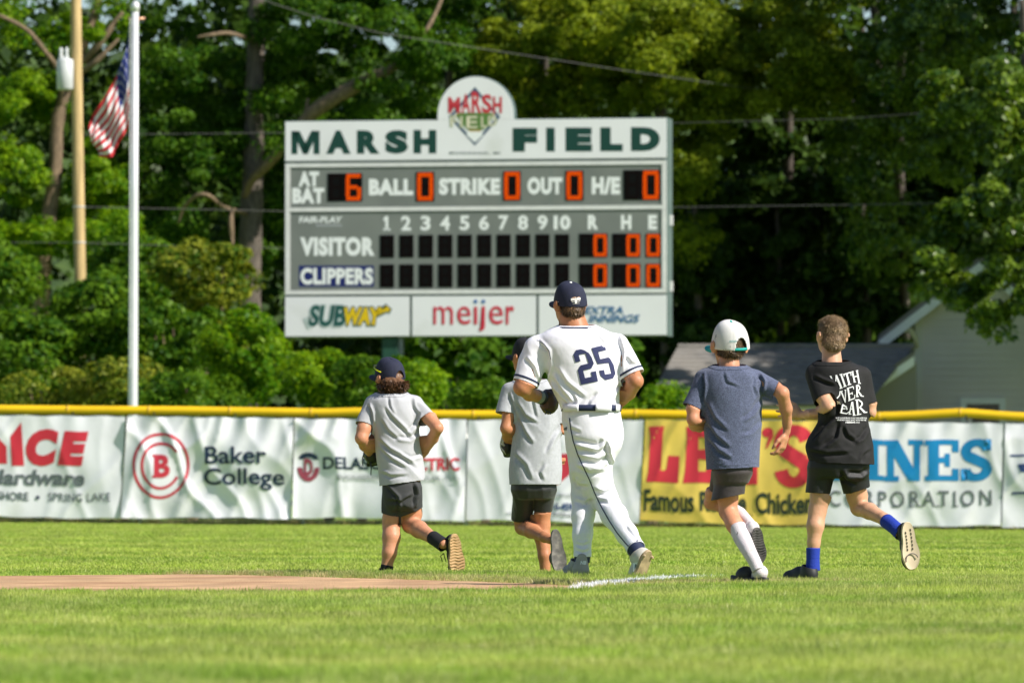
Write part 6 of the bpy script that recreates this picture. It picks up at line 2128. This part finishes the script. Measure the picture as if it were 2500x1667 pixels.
# waistband cover with gaps where the belt shows
for (a0_, a1_) in ((392, 466), (549, 626), (648, 668)):
    mb = MB(); vs = []; fs = []
    xs_ = np.linspace(f.J(a0_, 0)[0], f.J(a1_, 0)[0], 8)
    for zz_ in (RB[2] - .021, RB[2] + .021):
        for x_ in xs_:
            u_ = np.clip(abs((x_ - RB[0]) / (RB[3] + .004)), 0, .999); y_ = RB[1] - (RB[4] + .012) * (1 - u_ ** 2.35) ** (1 / 2.35)
            vs.append((x_, y_ - .002, zz_))
    for j in range(7): fs.append((j, j + 1, 9 + j, 8 + j))
    mb.add(vs, fs); solid(mb.build('belt_loop', m_pant, f.root, smooth=True), .004, 1)
h_ = Field(.005, .02); h_.ell(hc + M3 @ np.array((0, -.018, .012)), (.0785, .092, .092), M3); h_.ell(f.J(440, 200, -.03), (.066, .06, .042))
hm = h_.mesh('hair'); cut(hm, [(hc + M3 @ np.array((0, .028, 0)), M3[:, 1], .3), (f.J(430, 233), (.1, 0, -1), .4)])
ho = f.child('hair', hm, m_hairp)
hair_strands(f, 'short_hair', hm, m_hairp, 3500, .011, .0016, 5, (0, -.1, -1), .5, lambda V: (V[:, 2] < f.J(0, 165)[2]), parent=ho)
co, A = cap(f, hc, 1.09, M3, m_capn, m_capn, mat('white_button', (.8, .8, .8), .5), tiltM=Mface(30, 9), h=.118)
q = Print(); q.begin()
m_lg = mat('embroidery_white', (.75, .73, .70), .7); m_lo = mat('embroidery_tan', (.45, .26, .16), .7)
q.poly(m_lo, [(433, 137), (452, 132), (454, 136), (436, 141)]); q.poly(m_lo, [(456, 136), (470, 131), (474, 136), (458, 139)])
q.poly(m_lg, [(429, 141), (449, 139), (449, 150), (430, 153)]); q.poly(m_lg, [(457, 138), (476, 135), (477, 147), (458, 149)])
q.poly(m_lg, [(451, 137), (455, 137), (457, 150), (461, 152), (458, 165), (454, 168), (450, 165), (447, 153), (450, 150)])
q.poly(m_lg, [(433, 157), (446, 155), (447, 157), (434, 160)]); q.poly(m_lg, [(461, 155), (475, 152), (475, 154), (462, 158)])
for i in range(5): q.poly(m_lg, [(439 + i * 7, 166 - abs(i - 2) * -.5 - i * .8), (442 + i * 7, 166 - i * .8), (442 + i * 7, 169 - i * .8), (439 + i * 7, 169 - i * .8)])
stick(f, co, q, 'embroidered_emblem', .006, 4)
q = Print(); q.ring(m_lg, 365, 156, 4.5, 2.2, 2.2, n=10); stick(f, co, q, 'side_mark', .006, 4)
# wrist band
tube_on(f, 'wrist_band', [f.J(262, 614, .135), f.J(284, 622, .175)], [f.r(31), f.r(30)], mat('grey_wristband', (.25, .26, .27), .8))
tube_on(f, 'wrist_band', [f.J(279, 620, .165), f.J(296, 626, .20)], [f.r(31), f.r(31)], m_foam)
gl_ = empty('baseball_glove', tuple(f.o + Vector(f.J(330, 640, .2)))); tag(gl_, 'brown leather baseball glove on the left hand of the player', 'baseball glove')
g_ = Field(.005, .02); J_ = lambda x, y, d: f.J(x, y, d) - (np.array(gl_.location) - np.array(f.o))
g_.ell(J_(325, 640, .24), (.055, .07, .075)); g_.ell(J_(318, 668, .22), (.040, .05, .035))
for k in range(4): g_.cone(J_(310 + k * 14, 600, .26), J_(306 + k * 16, 668, .32), .022, .018, .014)
me = g_.mesh('leather'); V_, N_ = mesh_arr(me); set_v(me, V_ + N_ * (.005 * noise(V_, 35, 2))[:, None]); link('leather', me, m_glb, gl_, True)
for pl in ([(305, 680, .18), (312, 694, .17), (303, 704, .17)], [(312, 690, .17), (325, 694, .17), (333, 704, .17)]):
    mb = MB(); mb.tube([J_(*q) for q in pl], .004, 5); mb.build('lace', m_lace, gl_)
# socks and cleats
tube_on(f, 'sock', [f.J(486, 1395, -.02), f.J(484, 1432, -.02)], [f.r(38), f.r(36)], m_nv)
tube_on(f, 'sock', [f.J(735, 1350, -.32), f.J(762, 1392, -.355)], [f.r(40), f.r(38)], m_nv)
hl = f.J(478, 1500, -.06); hl[2] = max(hl[2] - .0, .012)
sh, SA, SM = shoe(f, 'cleat', hl, (-.22, 1, 0), (0, 0, 1), .29, .115, m_clg, m_clg, sole_t=.022, label='grey cleat planted on the grass')
fdd = Field(.004, .02); fdd.cone(f.J(483, 1415, -.075), f.J(478, 1470, -.085), f.r(27), f.r(43), .02, .45, (0, 1, 0)); link('heel_counter', fdd.mesh('heel_counter'), m_clg, sh, True)
for dx, dy in ((-.03, .03), (.03, .03), (0, .01), (-.035, .2), (.035, .2)):
    q = hl + np.array((dx, dy, 0)); mb = MB(); mb.tube([q + np.array((0, 0, .002)), q - np.array((0, 0, .014))], [.009, .006], 8); mb.build('stud', m_cls, sh)
q = Print(); q.begin(); q.text(m_txw, 'NB', 475, 505, 1424, 1442, .04, .2); stick(f, bpy.data.objects[sh.children[-1].name] if False else [c for c in sh.children if c.name.startswith('heel_counter')][0], q, 'shoe_letters', .002, 4)
sh, SA, SM = shoe(f, 'cleat', f.J(812, 1372, -.42), (-.38, .20, -1), (-.60, .62, .22), .30, .115, m_clw, m_cls, None, sole_t=.022, label='dirty white cleat pushing off with its sole turned to the right')
for (y_, x_) in ((.12, -.28), (.12, .28), (.62, -.3), (.62, .3), (.80, 0), (.80, -.3), (.78, .3)):
    q = SA(x_, y_, .002); mb = MB(); mb.tube([q, q - SM[:, 2] * .014], [.009, .006], 8); mb.build('stud', m_cls, sh)
upo = [c for c in sh.children if c.name.startswith('upper')][0]
q = Print(); q.begin()
m_nl = mat('shoe_letter_dark', (.09, .12, .13), .6)
q.poly(m_txw, [(727, 1432), (757, 1425), (759, 1478), (742, 1494), (730, 1484)])
q.poly(m_nl, [(732, 1482), (738, 1438), (744, 1436), (739, 1486)]); q.poly(m_nl, [(738, 1438), (744, 1436), (753, 1470), (748, 1476)]); q.poly(m_nl, [(748, 1476), (750, 1432), (756, 1430), (753, 1478)])
stick(f, upo, q, 'shoe_letters', .002, 4)
mb = MB(); mb.tube([f.J(722, 1402, -.30), f.J(712, 1394, -.28), f.J(716, 1408, -.29), f.J(724, 1412, -.31)], .003, 5); mb.build('laces', m_clg, sh)
print('player foot', hl)

# ---------------------------------------------------------------- 4 boy in blue tee
f = Fig(31.7, 1630, 760, 2.2727, 490, 'boy in heather blue tee with white cap, teal brim and long white socks')
M4 = Mface(20, 0)
hc = f.J(342, 186, .03)
b = Field(.006, .02)
head_field(b, hc, .96, M4, 1.1)
b.cone(f.J(342, 225, .02), f.J(342, 310, .0), f.r(52), f.r(58))
b.sweep(rings(f, [(220, 470, 345, .07), (215, 485, 400, .085), (235, 485, 560, .085), (250, 470, 720, .085), (258, 460, 870, .095), (270, 440, 930, .09)]))
limb(b, f, [(190, 385, 0, 44), (140, 540, -.05, 36), (140, 600, -.06, 34)]); limb(b, f, [(140, 600, -.06, 33), (150, 632, .03, 30), (180, 645, .12, 22), (195, 640, .17, 20)])
hand(b, f.J(192, 642, .16), (.6, .5, .3), (.3, .5, -.8), .85, -1, .8)
limb(b, f, [(500, 385, 0, 42), (590, 425, -.05, 38), (632, 455, -.08, 36)]); limb(b, f, [(632, 455, -.08, 36), (655, 540, -.03, 34), (664, 620, .02, 25), (662, 668, .03, 21)])
hand(b, f.J(661, 672, .03), (-.28, .05, -1), (-.85, .45, .2), .98, -1, .55, .18)
limb(b, f, [(345, 920, 0, 62), (335, 1040, .03, 55), (338, 1110, .03, 50)]); limb(b, f, [(338, 1110, .03, 50), (368, 1180, -.04, 46), (410, 1260, -.1, 42), (468, 1370, -.19, 24), (492, 1425, -.21, 20)])
limb(b, f, [(300, 920, 0, 60), (262, 1010, .15, 46), (248, 1060, .2, 38)]); limb(b, f, [(248, 1060, .2, 38), (320, 1085, .16, 36), (400, 1120, .07, 28), (455, 1182, -.05, 20)])
body = f.child('body', b.mesh('body'), m_skin1)
eyes(f, hc, .96, M4)
t = Field(.006, .03)
t.sweep(rings(f, [(278, 408, 294, .06), (215, 460, 310, .085), (172, 510, 338, .105), (180, 520, 420, .118), (188, 522, 540, .118), (200, 520, 650, .12), (208, 514, 760, .125), (216, 508, 860, .13), (216, 506, 920, .13)]), n=2.2)
t.cone(f.J(205, 375, 0), f.J(124, 560, -.03), f.r(52), f.r(60)); t.cone(f.J(490, 375, 0), f.J(612, 450, -.05), f.r(46), f.r(56))
me = t.mesh('tee_shirt')
cut(me, [(f.J(360, 872, 0), (.05, 0, -1), .45), (f.J(130, 530, -.03), f.J(110, 580, -.03) - f.J(160, 460, -.01), .105), (f.J(594, 440, -.05), (.9, -.1, -.35), .085)], t.pr[0][2])
cut(me, [(f.J(342, 297, 0), (0, -.12, 1), .10)])
keep_main(me, .2); smooth_v(me, 2)
cr = crs(f, [([(205, 620), (260, 700), (340, 770)], 12, .006), ([(205, 700), (270, 780), (350, 830)], 12, .006), ([(200, 500), (250, 600), (330, 680)], 12, .005), ([(515, 480), (460, 560), (400, 600)], 12, .006), ([(515, 600), (460, 660), (400, 680)], 12, .004), ([(190, 340), (200, 420), (190, 520)], 8, .009), ([(500, 345), (525, 390), (520, 460)], 8, .009), ([(480, 360), (470, 420), (490, 480)], 9, .004), ([(300, 330), (320, 400), (400, 430)], 10, .003), ([(220, 850), (360, 862), (500, 846)], 3, .0025)])
folds(me, .006, 7, (.6, 0, -.75), .3, 31, cr)
tee = solid(f.child('tee_shirt', me, m_navyh), .003)
hem_band(f, tee, f.J(342, 297, 0), (0, -.12, 1), .11, -.018, -.0005, m_navyh, 'collar', .0025)
s = Field(.006, .02)
s.sweep(rings(f, [(255, 470, 840, .115), (248, 472, 900, .12), (265, 450, 950, .10)]))
s.cone(f.J(355, 900, -.01), f.J(330, 1060, .0), f.r(84), f.r(90)); s.cone(f.J(300, 900, .03), f.J(282, 990, .10), f.r(56), f.r(50))
me = s.mesh('shorts')
cut(me, [(f.J(328, 1032, .0), (.20, 0, -1), .13)], s.pr[2][2]); cut(me, [(f.J(282, 985, .10), (-.1, .5, -1), .08)], s.pr[1][2]); cut(me, [(f.J(360, 860, 0), (0, 0, 1), .3)])
keep_main(me, .1); smooth_v(me, 2); folds(me, .012, 7, (0, 0, 1), .18, 35)
shr_ = solid(f.child('shorts', me, m_sh4), .003)
tuck(body, [c for c in f.root.children if c.name.startswith(('tee_shirt', 'shorts'))])
h_ = Field(.005, .02); h_.ell(hc + M4 @ np.array((0, -.018, .010)), (.076, .090, .088), M4); h_.ell(f.J(345, 226, -.02), (.048, .056, .022))
hm = h_.mesh('hair'); m_haird = m_hairp; cut(hm, [(hc + M4 @ np.array((0, .028, 0)), M4[:, 1], .3), (f.J(342, 252), (0, 0, -1), .4)])
ho = f.child('hair', hm, m_haird)
hair_strands(f, 'short_hair', hm, m_haird, 2500, .012, .0016, 6, (0, -.1, -1), .5, lambda V: V[:, 2] < f.J(0, 190)[2], parent=ho)
co, A = cap(f, hc, 1.10, M4, m_capw, m_teal, m_teal, opening=True, strap_m=m_teal, tiltM=Mface(31, 7), z0=-.015, brim_len=.08, h=.112, rw=.084, rd=.10)
q = Print(); q.begin(); m_tq = mat('teal_thread', (.0, .25, .24), .7); q.text(m_tq, 'mitchell', 338, 398, 161, 174, .01, .3); stick(f, co, q, 'script_mark', .006, 4)
q = Print(); q.begin(); m_gq = mat('grey_thread', (.16, .17, .20), .7)
q.poly(m_gq, [(258, 146), (268, 128), (270, 132), (264, 142), (275, 139), (264, 147), (262, 160)]); q.poly(m_gq, [(252, 160), (258, 146), (262, 150)]); stick(f, co, q, 'side_emblem', .006, 4)
# socks, slides
sk1 = tube_on(f, 'sock', [f.J(384, 1196, -.055), f.J(412, 1262, -.1), f.J(445, 1330, -.17), f.J(474, 1385, -.20), f.J(495, 1435, -.22)], [f.r(46), f.r(45), f.r(37), f.r(32), f.r(32)], m_whs)
fo_ = Field(.005, .02); fo_.ell(f.J(505, 1444, -.20), (.040, .048, .038)); fo_.cone(f.J(500, 1462, -.18), f.J(450, 1488, -.05), .034, .032); fo_.cone(f.J(450, 1488, -.05), f.J(425, 1495, .0), .032, .026)
f.child('sock_foot', fo_.mesh('sock_foot'), m_whs)
q = Print(); q.poly(m_blks, [(362, 1250), (368, 1244), (376, 1238), (384, 1219), (386, 1220), (380, 1242), (370, 1268), (364, 1268)]); stick(f, sk1, q, 'check_mark', .004, 4)
shl = f.J(545, 1512, -.24); shl[2] += .012
sh, SA, SM = shoe(f, 'slide_sandal', shl, (-.80, .75, -.02), (0, 0.1, 1), .245, .09, m_foam, m_foam, slide=True, sole_t=.026, label='black slide sandal on the grass')
tube_on(f, 'sock', [f.J(352, 1095, .12), f.J(402, 1122, .07), f.J(462, 1188, -.06)], [f.r(37), f.r(35), f.r(27)], m_whs)
fo_ = Field(.005, .02); fo_.ell(f.J(466, 1196, -.07), (.032, .036, .034)); fo_.cone(f.J(474, 1210, -.06), f.J(482, 1330, -.05), .030, .028)
f.child('sock_foot', fo_.mesh('sock_foot'), m_whs)
sh, SA, SM = shoe(f, 'slide_sandal', f.J(492, 1196, -.11), (.08, .08, -1), (-.25, 1, .1), f.r(208), f.r(92), m_foam, m_slid, m_slidd, slide=True, sole_t=.024, label='slide sandal with swirled grey sole turned to the back')
print('kid4 heel', shl)

# ---------------------------------------------------------------- 5 boy in black tee
f = Fig(33.6, 1900, 740, 2.2083, 180, 'boy in black tee with white words on the back, black shorts and blue socks')
M5 = Mface(30, 0)
hc = f.J(290, 172, .03)
b = Field(.006, .02)
head_field(b, hc, .94, M5, 1.0)
b.cone(f.J(286, 230, .02), f.J(290, 330, .0), f.r(48), f.r(56))
b.sweep(rings(f, [(190, 440, 365, .07), (200, 460, 420, .085), (235, 470, 560, .085), (230, 470, 700, .085), (215, 460, 860, .095), (220, 450, 920, .09)]))
limb(b, f, [(190, 400, 0, 44), (235, 500, -.09, 42), (268, 560, -.13, 36)]); limb(b, f, [(266, 562, -.13, 36), (225, 588, -.05, 34), (165, 598, .06, 25), (130, 602, .12, 20)])
hand(b, f.J(130, 598, .12), (-.95, .3, .25), (.3, .95, 0), 1.0, -1, .2, .35)
limb(b, f, [(465, 400, 0, 42), (495, 530, .0, 36), (496, 590, .0, 30)]); limb(b, f, [(496, 590, .0, 30), (480, 600, .12, 24), (450, 600, .22, 20)])
hand(b, f.J(452, 600, .21), (-.6, .7, 0), (0, 0, 1), .85, 1, .8)
limb(b, f, [(235, 930, 0, 62), (230, 1040, .02, 56), (212, 1120, .02, 48), (200, 1200, .0, 46), (192, 1290, .0, 34), (188, 1350, .0, 30), (186, 1430, .0, 30)])
limb(b, f, [(400, 920, 0, 64), (428, 1040, .06, 56), (440, 1100, .08, 46)]); limb(b, f, [(440, 1102, .08, 46), (490, 1120, -.03, 44), (560, 1162, -.16, 33), (610, 1205, -.26, 28), (640, 1235, -.30, 28)])
body = f.child('body', b.mesh('body'), m_skin3)
eyes(f, hc, .96, M5)
t = Field(.006, .03)
t.sweep(rings(f, [(228, 352, 308, .06), (180, 430, 322, .085), (160, 462, 350, .105), (170, 475, 430, .118), (210, 480, 540, .12), (212, 488, 640, .12), (178, 500, 700, .13), (142, 512, 770, .14), (158, 516, 840, .14), (176, 518, 890, .14)]), n=2.2)
t.cone(f.J(190, 385, 0), f.J(250, 530, -.09), f.r(48), f.r(60)); t.cone(f.J(455, 390, 0), f.J(496, 570, .0), f.r(46), f.r(40))
me = t.mesh('tee_shirt')
cut(me, [(f.J(350, 866, 0), (-.03, 0, -1), .45), (f.J(246, 522, -.09), f.J(262, 572, -.13) - f.J(222, 470, -.06), .10), (f.J(500, 540, .0), (.25, 0, -1), .09)], t.pr[0][2])
cut(me, [(f.J(288, 311, 0), (0, -.12, 1), .10)])
keep_main(me, .2); smooth_v(me, 2)
cr = crs(f, [([(310, 600), (240, 660), (180, 740)], 12, .008), ([(320, 640), (300, 720), (220, 780)], 12, .008), ([(330, 660), (360, 720), (420, 760)], 12, .006), ([(480, 660), (440, 720), (400, 740)], 12, .006), ([(300, 520), (320, 560), (310, 610)], 9, .008), ([(180, 400), (240, 430), (300, 450)], 10, .006), ([(150, 800), (260, 820), (400, 810)], 12, .005), ([(440, 860), (460, 820), (500, 790)], 10, .005)])
folds(me, .008, 8, (.7, 0, -.6), .35, 41, cr)
tee = solid(f.child('tee_shirt', me, m_blk), .003)
hem_band(f, tee, f.J(288, 311, 0), (0, -.12, 1), .11, -.018, -.0005, m_blk, 'collar', .0025)
# the printed words, traced as serif strokes
K5 = lambda x, y: ((1990 + x / 8.25 - 1900) * 2.2083, (860 + y / 8.25 - 740) * 2.2083)
m_pw = mat('white_screen_print', (.74, .74, .74), .7)
q = Print(); q.begin()


def qp(*pts): q.poly(m_pw, [K5(*p_) for p_ in pts])


def qs(a, b2, w0_, w1_=None):
    a = np.array(a, float); b2 = np.array(b2, float); d = (b2 - a) / np.linalg.norm(b2 - a); n_ = np.array((-d[1], d[0])); w1_ = w1_ or w0_
    qp(tuple(a + n_ * w0_ / 2), tuple(b2 + n_ * w1_ / 2), tuple(b2 - n_ * w1_ / 2), tuple(a - n_ * w0_ / 2))


qp((270, 482), (305, 480), (328, 545), (300, 530))
# A I T H
qs((400, 465), (505, 725), 38, 40); qs((400, 470), (395, 590), 20); qs((470, 738), (528, 718), 20); qs((420, 600), (450, 590), 12)
qs((500, 450), (580, 690), 36, 38); qs((470, 460), (528, 442), 18); qs((545, 704), (612, 682), 18)
qs((610, 425), (668, 655), 36, 38); qs((545, 455), (700, 408), 24); qs((553, 450), (565, 490), 18); qs((697, 405), (703, 475), 18); qs((632, 665), (705, 645), 18)
qs((730, 395), (775, 600), 32); qs((825, 375), (870, 625), 32); qs((708, 400), (755, 390), 16); qs((802, 380), (850, 370), 16); qs((755, 608), (802, 600), 16); qs((845, 630), (905, 628), 16); qs((760, 500), (840, 485), 20)
# V E R (first letter hidden by the sleeve)
qs((480, 790), (470, 870), 24); qs((470, 870), (415, 935), 24); qs((500, 790), (585, 1015), 32, 20); qs((590, 765), (580, 1000), 18); qs((470, 795), (530, 785), 16); qs((565, 770), (605, 762), 14)
qs((640, 740), (670, 970), 34); qs((615, 735), (745, 695), 20); qs((745, 695), (752, 745), 16); qs((655, 850), (720, 828), 18); qs((722, 805), (730, 860), 14); qs((645, 982), (772, 930), 20); qs((778, 860), (772, 935), 16)
qs((818, 680), (825, 890), 32); qs((800, 680), (850, 660), 18); qs((850, 665), (885, 720), 26); qs((885, 720), (840, 800), 24); qs((850, 795), (915, 880), 30, 36); qs((905, 885), (965, 888), 18); qs((808, 902), (860, 892), 16)
# E A R
qp((415, 985), (470, 1000), (490, 1055), (450, 1040), (425, 1055))
qs((530, 1070), (500, 1210), 30); qs((525, 1060), (610, 1105), 30); qs((600, 1095), (620, 1160), 24); qs((520, 1140), (590, 1140), 18); qs((470, 1215), (620, 1240), 22); qs((620, 1235), (690, 1180), 18)
qs((725, 1000), (760, 1265), 36); qs((715, 1010), (670, 1240), 20); qs((685, 1150), (745, 1140), 18); qs((650, 1252), (705, 1245), 14); qs((735, 1275), (800, 1265), 16)
qs((820, 970), (850, 1250), 36); qs((780, 965), (860, 955), 18); qs((855, 960), (925, 1010), 28); qs((925, 1010), (930, 1060), 30); qs((930, 1060), (870, 1125), 26); qs((880, 1110), (985, 1210), 34, 40); qs((975, 1215), (1040, 1205), 18); qs((815, 1265), (910, 1245), 16)
stick(f, tee, q, 'printed_words', .0035, 4, 0)
q = Print(); q.begin()
a1 = K5(390, 1300); a2 = K5(1030, 1340)
q.text(m_pw, 'W IT CONFIDENCE WHAT WE HOPE FOR', a1[0], a2[0], K5(0, 1312)[1], K5(0, 1340)[1], .02)
q.text(m_pw, 'ASSURANCE ABOUT WHAT WE DO NOT SEE', K5(415, 0)[0], K5(1015, 0)[0], K5(0, 1352)[1], K5(0, 1380)[1], .02)
q.text(m_pw, 'HEBREWS 11:1', K5(590, 0)[0], K5(870, 0)[0], K5(0, 1392)[1], K5(0, 1432)[1], .03)
stick(f, tee, q, 'small_print', .0035, 8, 0)
s = Field(.006, .02)
s.sweep(rings(f, [(160, 490, 830, .115), (156, 490, 890, .12), (180, 470, 940, .10)]))
s.cone(f.J(232, 900, 0), f.J(208, 1040, .01), f.r(76), f.r(62)); s.cone(f.J(405, 900, 0), f.J(425, 1030, .04), f.r(80), f.r(72))
me = s.mesh('shorts')
cut(me, [(f.J(208, 1024, .01), (-.06, 0, -1), .11)], s.pr[2][2]); cut(me, [(f.J(415, 1010, .03), (.30, .1, -1), .115)], s.pr[1][2]); cut(me, [(f.J(330, 850, 0), (0, 0, 1), .3)])
keep_main(me, .1); smooth_v(me, 2); folds(me, .010, 8, (.3, 0, 1), .25, 45, crs(f, [([(330, 900), (350, 950), (420, 980)], 12, .008), ([(480, 890), (440, 920), (360, 910)], 12, .007)]))
shr_ = solid(f.child('shorts', me, m_sh5), .003)
tuck(body, [c for c in f.root.children if c.name.startswith(('tee_shirt', 'shorts'))])
h_ = Field(.005, .02); h_.ell(hc + M5 @ np.array((0, -.014, .026)), (.0745, .090, .080), M5); h_.ell(f.J(296, 214, -.03), (.062, .056, .046)); h_.ell(hc + M5 @ np.array((0, .04, .068)), (.048, .045, .024), M5)
hm = h_.mesh('hair'); cut(hm, [(hc + M5 @ np.array((0, .012, 0)), M5[:, 1] * 1.0 - M5[:, 2] * .75, .3), (f.J(290, 262), (0, 0, -1), .4)])
V_, N_ = mesh_arr(hm); set_v(hm, V_ + N_ * (.0015 * noise(V_, 60, 2))[:, None])
ho = f.child('hair', hm, m_hairl)
hair_strands(f, 'short_hair', hm, m_hairl, 11000, .0075, .0011, 7, (0, -.15, -.7), .7, None, parent=ho)
tube_on(f, 'sock', [f.J(188, 1318, 0), f.J(187, 1380, 0), f.J(186, 1440, 0)], [f.r(35), f.r(33), f.r(37)], m_blus, ribs=.012)
tube_on(f, 'sock', [f.J(572, 1172, -.18), f.J(612, 1207, -.26), f.J(645, 1240, -.30)], [f.r(37), f.r(35), f.r(37)], m_blus, ribs=.012)
hl = f.J(200, 1506, -.06); hl[2] = hl[2]
sh, SA, SM = shoe(f, 'shoe', hl + np.array((-.0, .0, 0)), (-.62, .75, .03), (0, 0, 1), .25, .098, m_foam, mat('dark_midsole', (.06, .06, .06), .6), label='black canvas shoe on the grass')
sh, SA, SM = shoe(f, 'shoe', f.J(672, 1176, -.36), (.13, -.02, -1), (-.30, 1, .0), f.r(258), f.r(104), m_foam, m_beig, None, sole_t=.026, label='black shoe with grooved beige sole turned to the back')
mb = MB()
for x_, y0, y1 in ((-.18, .2, .62), (.1, .15, .62)):
    for k in range(6):
        a = y0 + (y1 - y0) * k / 6; b3 = a + (y1 - y0) / 6 * .62
        mb.tube([SA(x_ + .03 * math.sin(a * 5), a, -.0005), SA(x_ + .03 * math.sin(b3 * 5), b3, -.0005)], .0035, 5)
mb.build('sole_groove', m_beid, sh)
mb = MB()
ring_ = [SA(.34 * math.cos(t_), .80 + .14 * math.sin(t_), -.0012 + .016 * max(0, (.80 + .14 * math.sin(t_) - .74) / .26) ** 2) for t_ in np.linspace(math.pi * .95, math.pi * 1.9, 12)]
mb.tube(ring_, .003, 5); mb.build('sole_patch', m_slid, sh)
print('kid5 heel', hl)
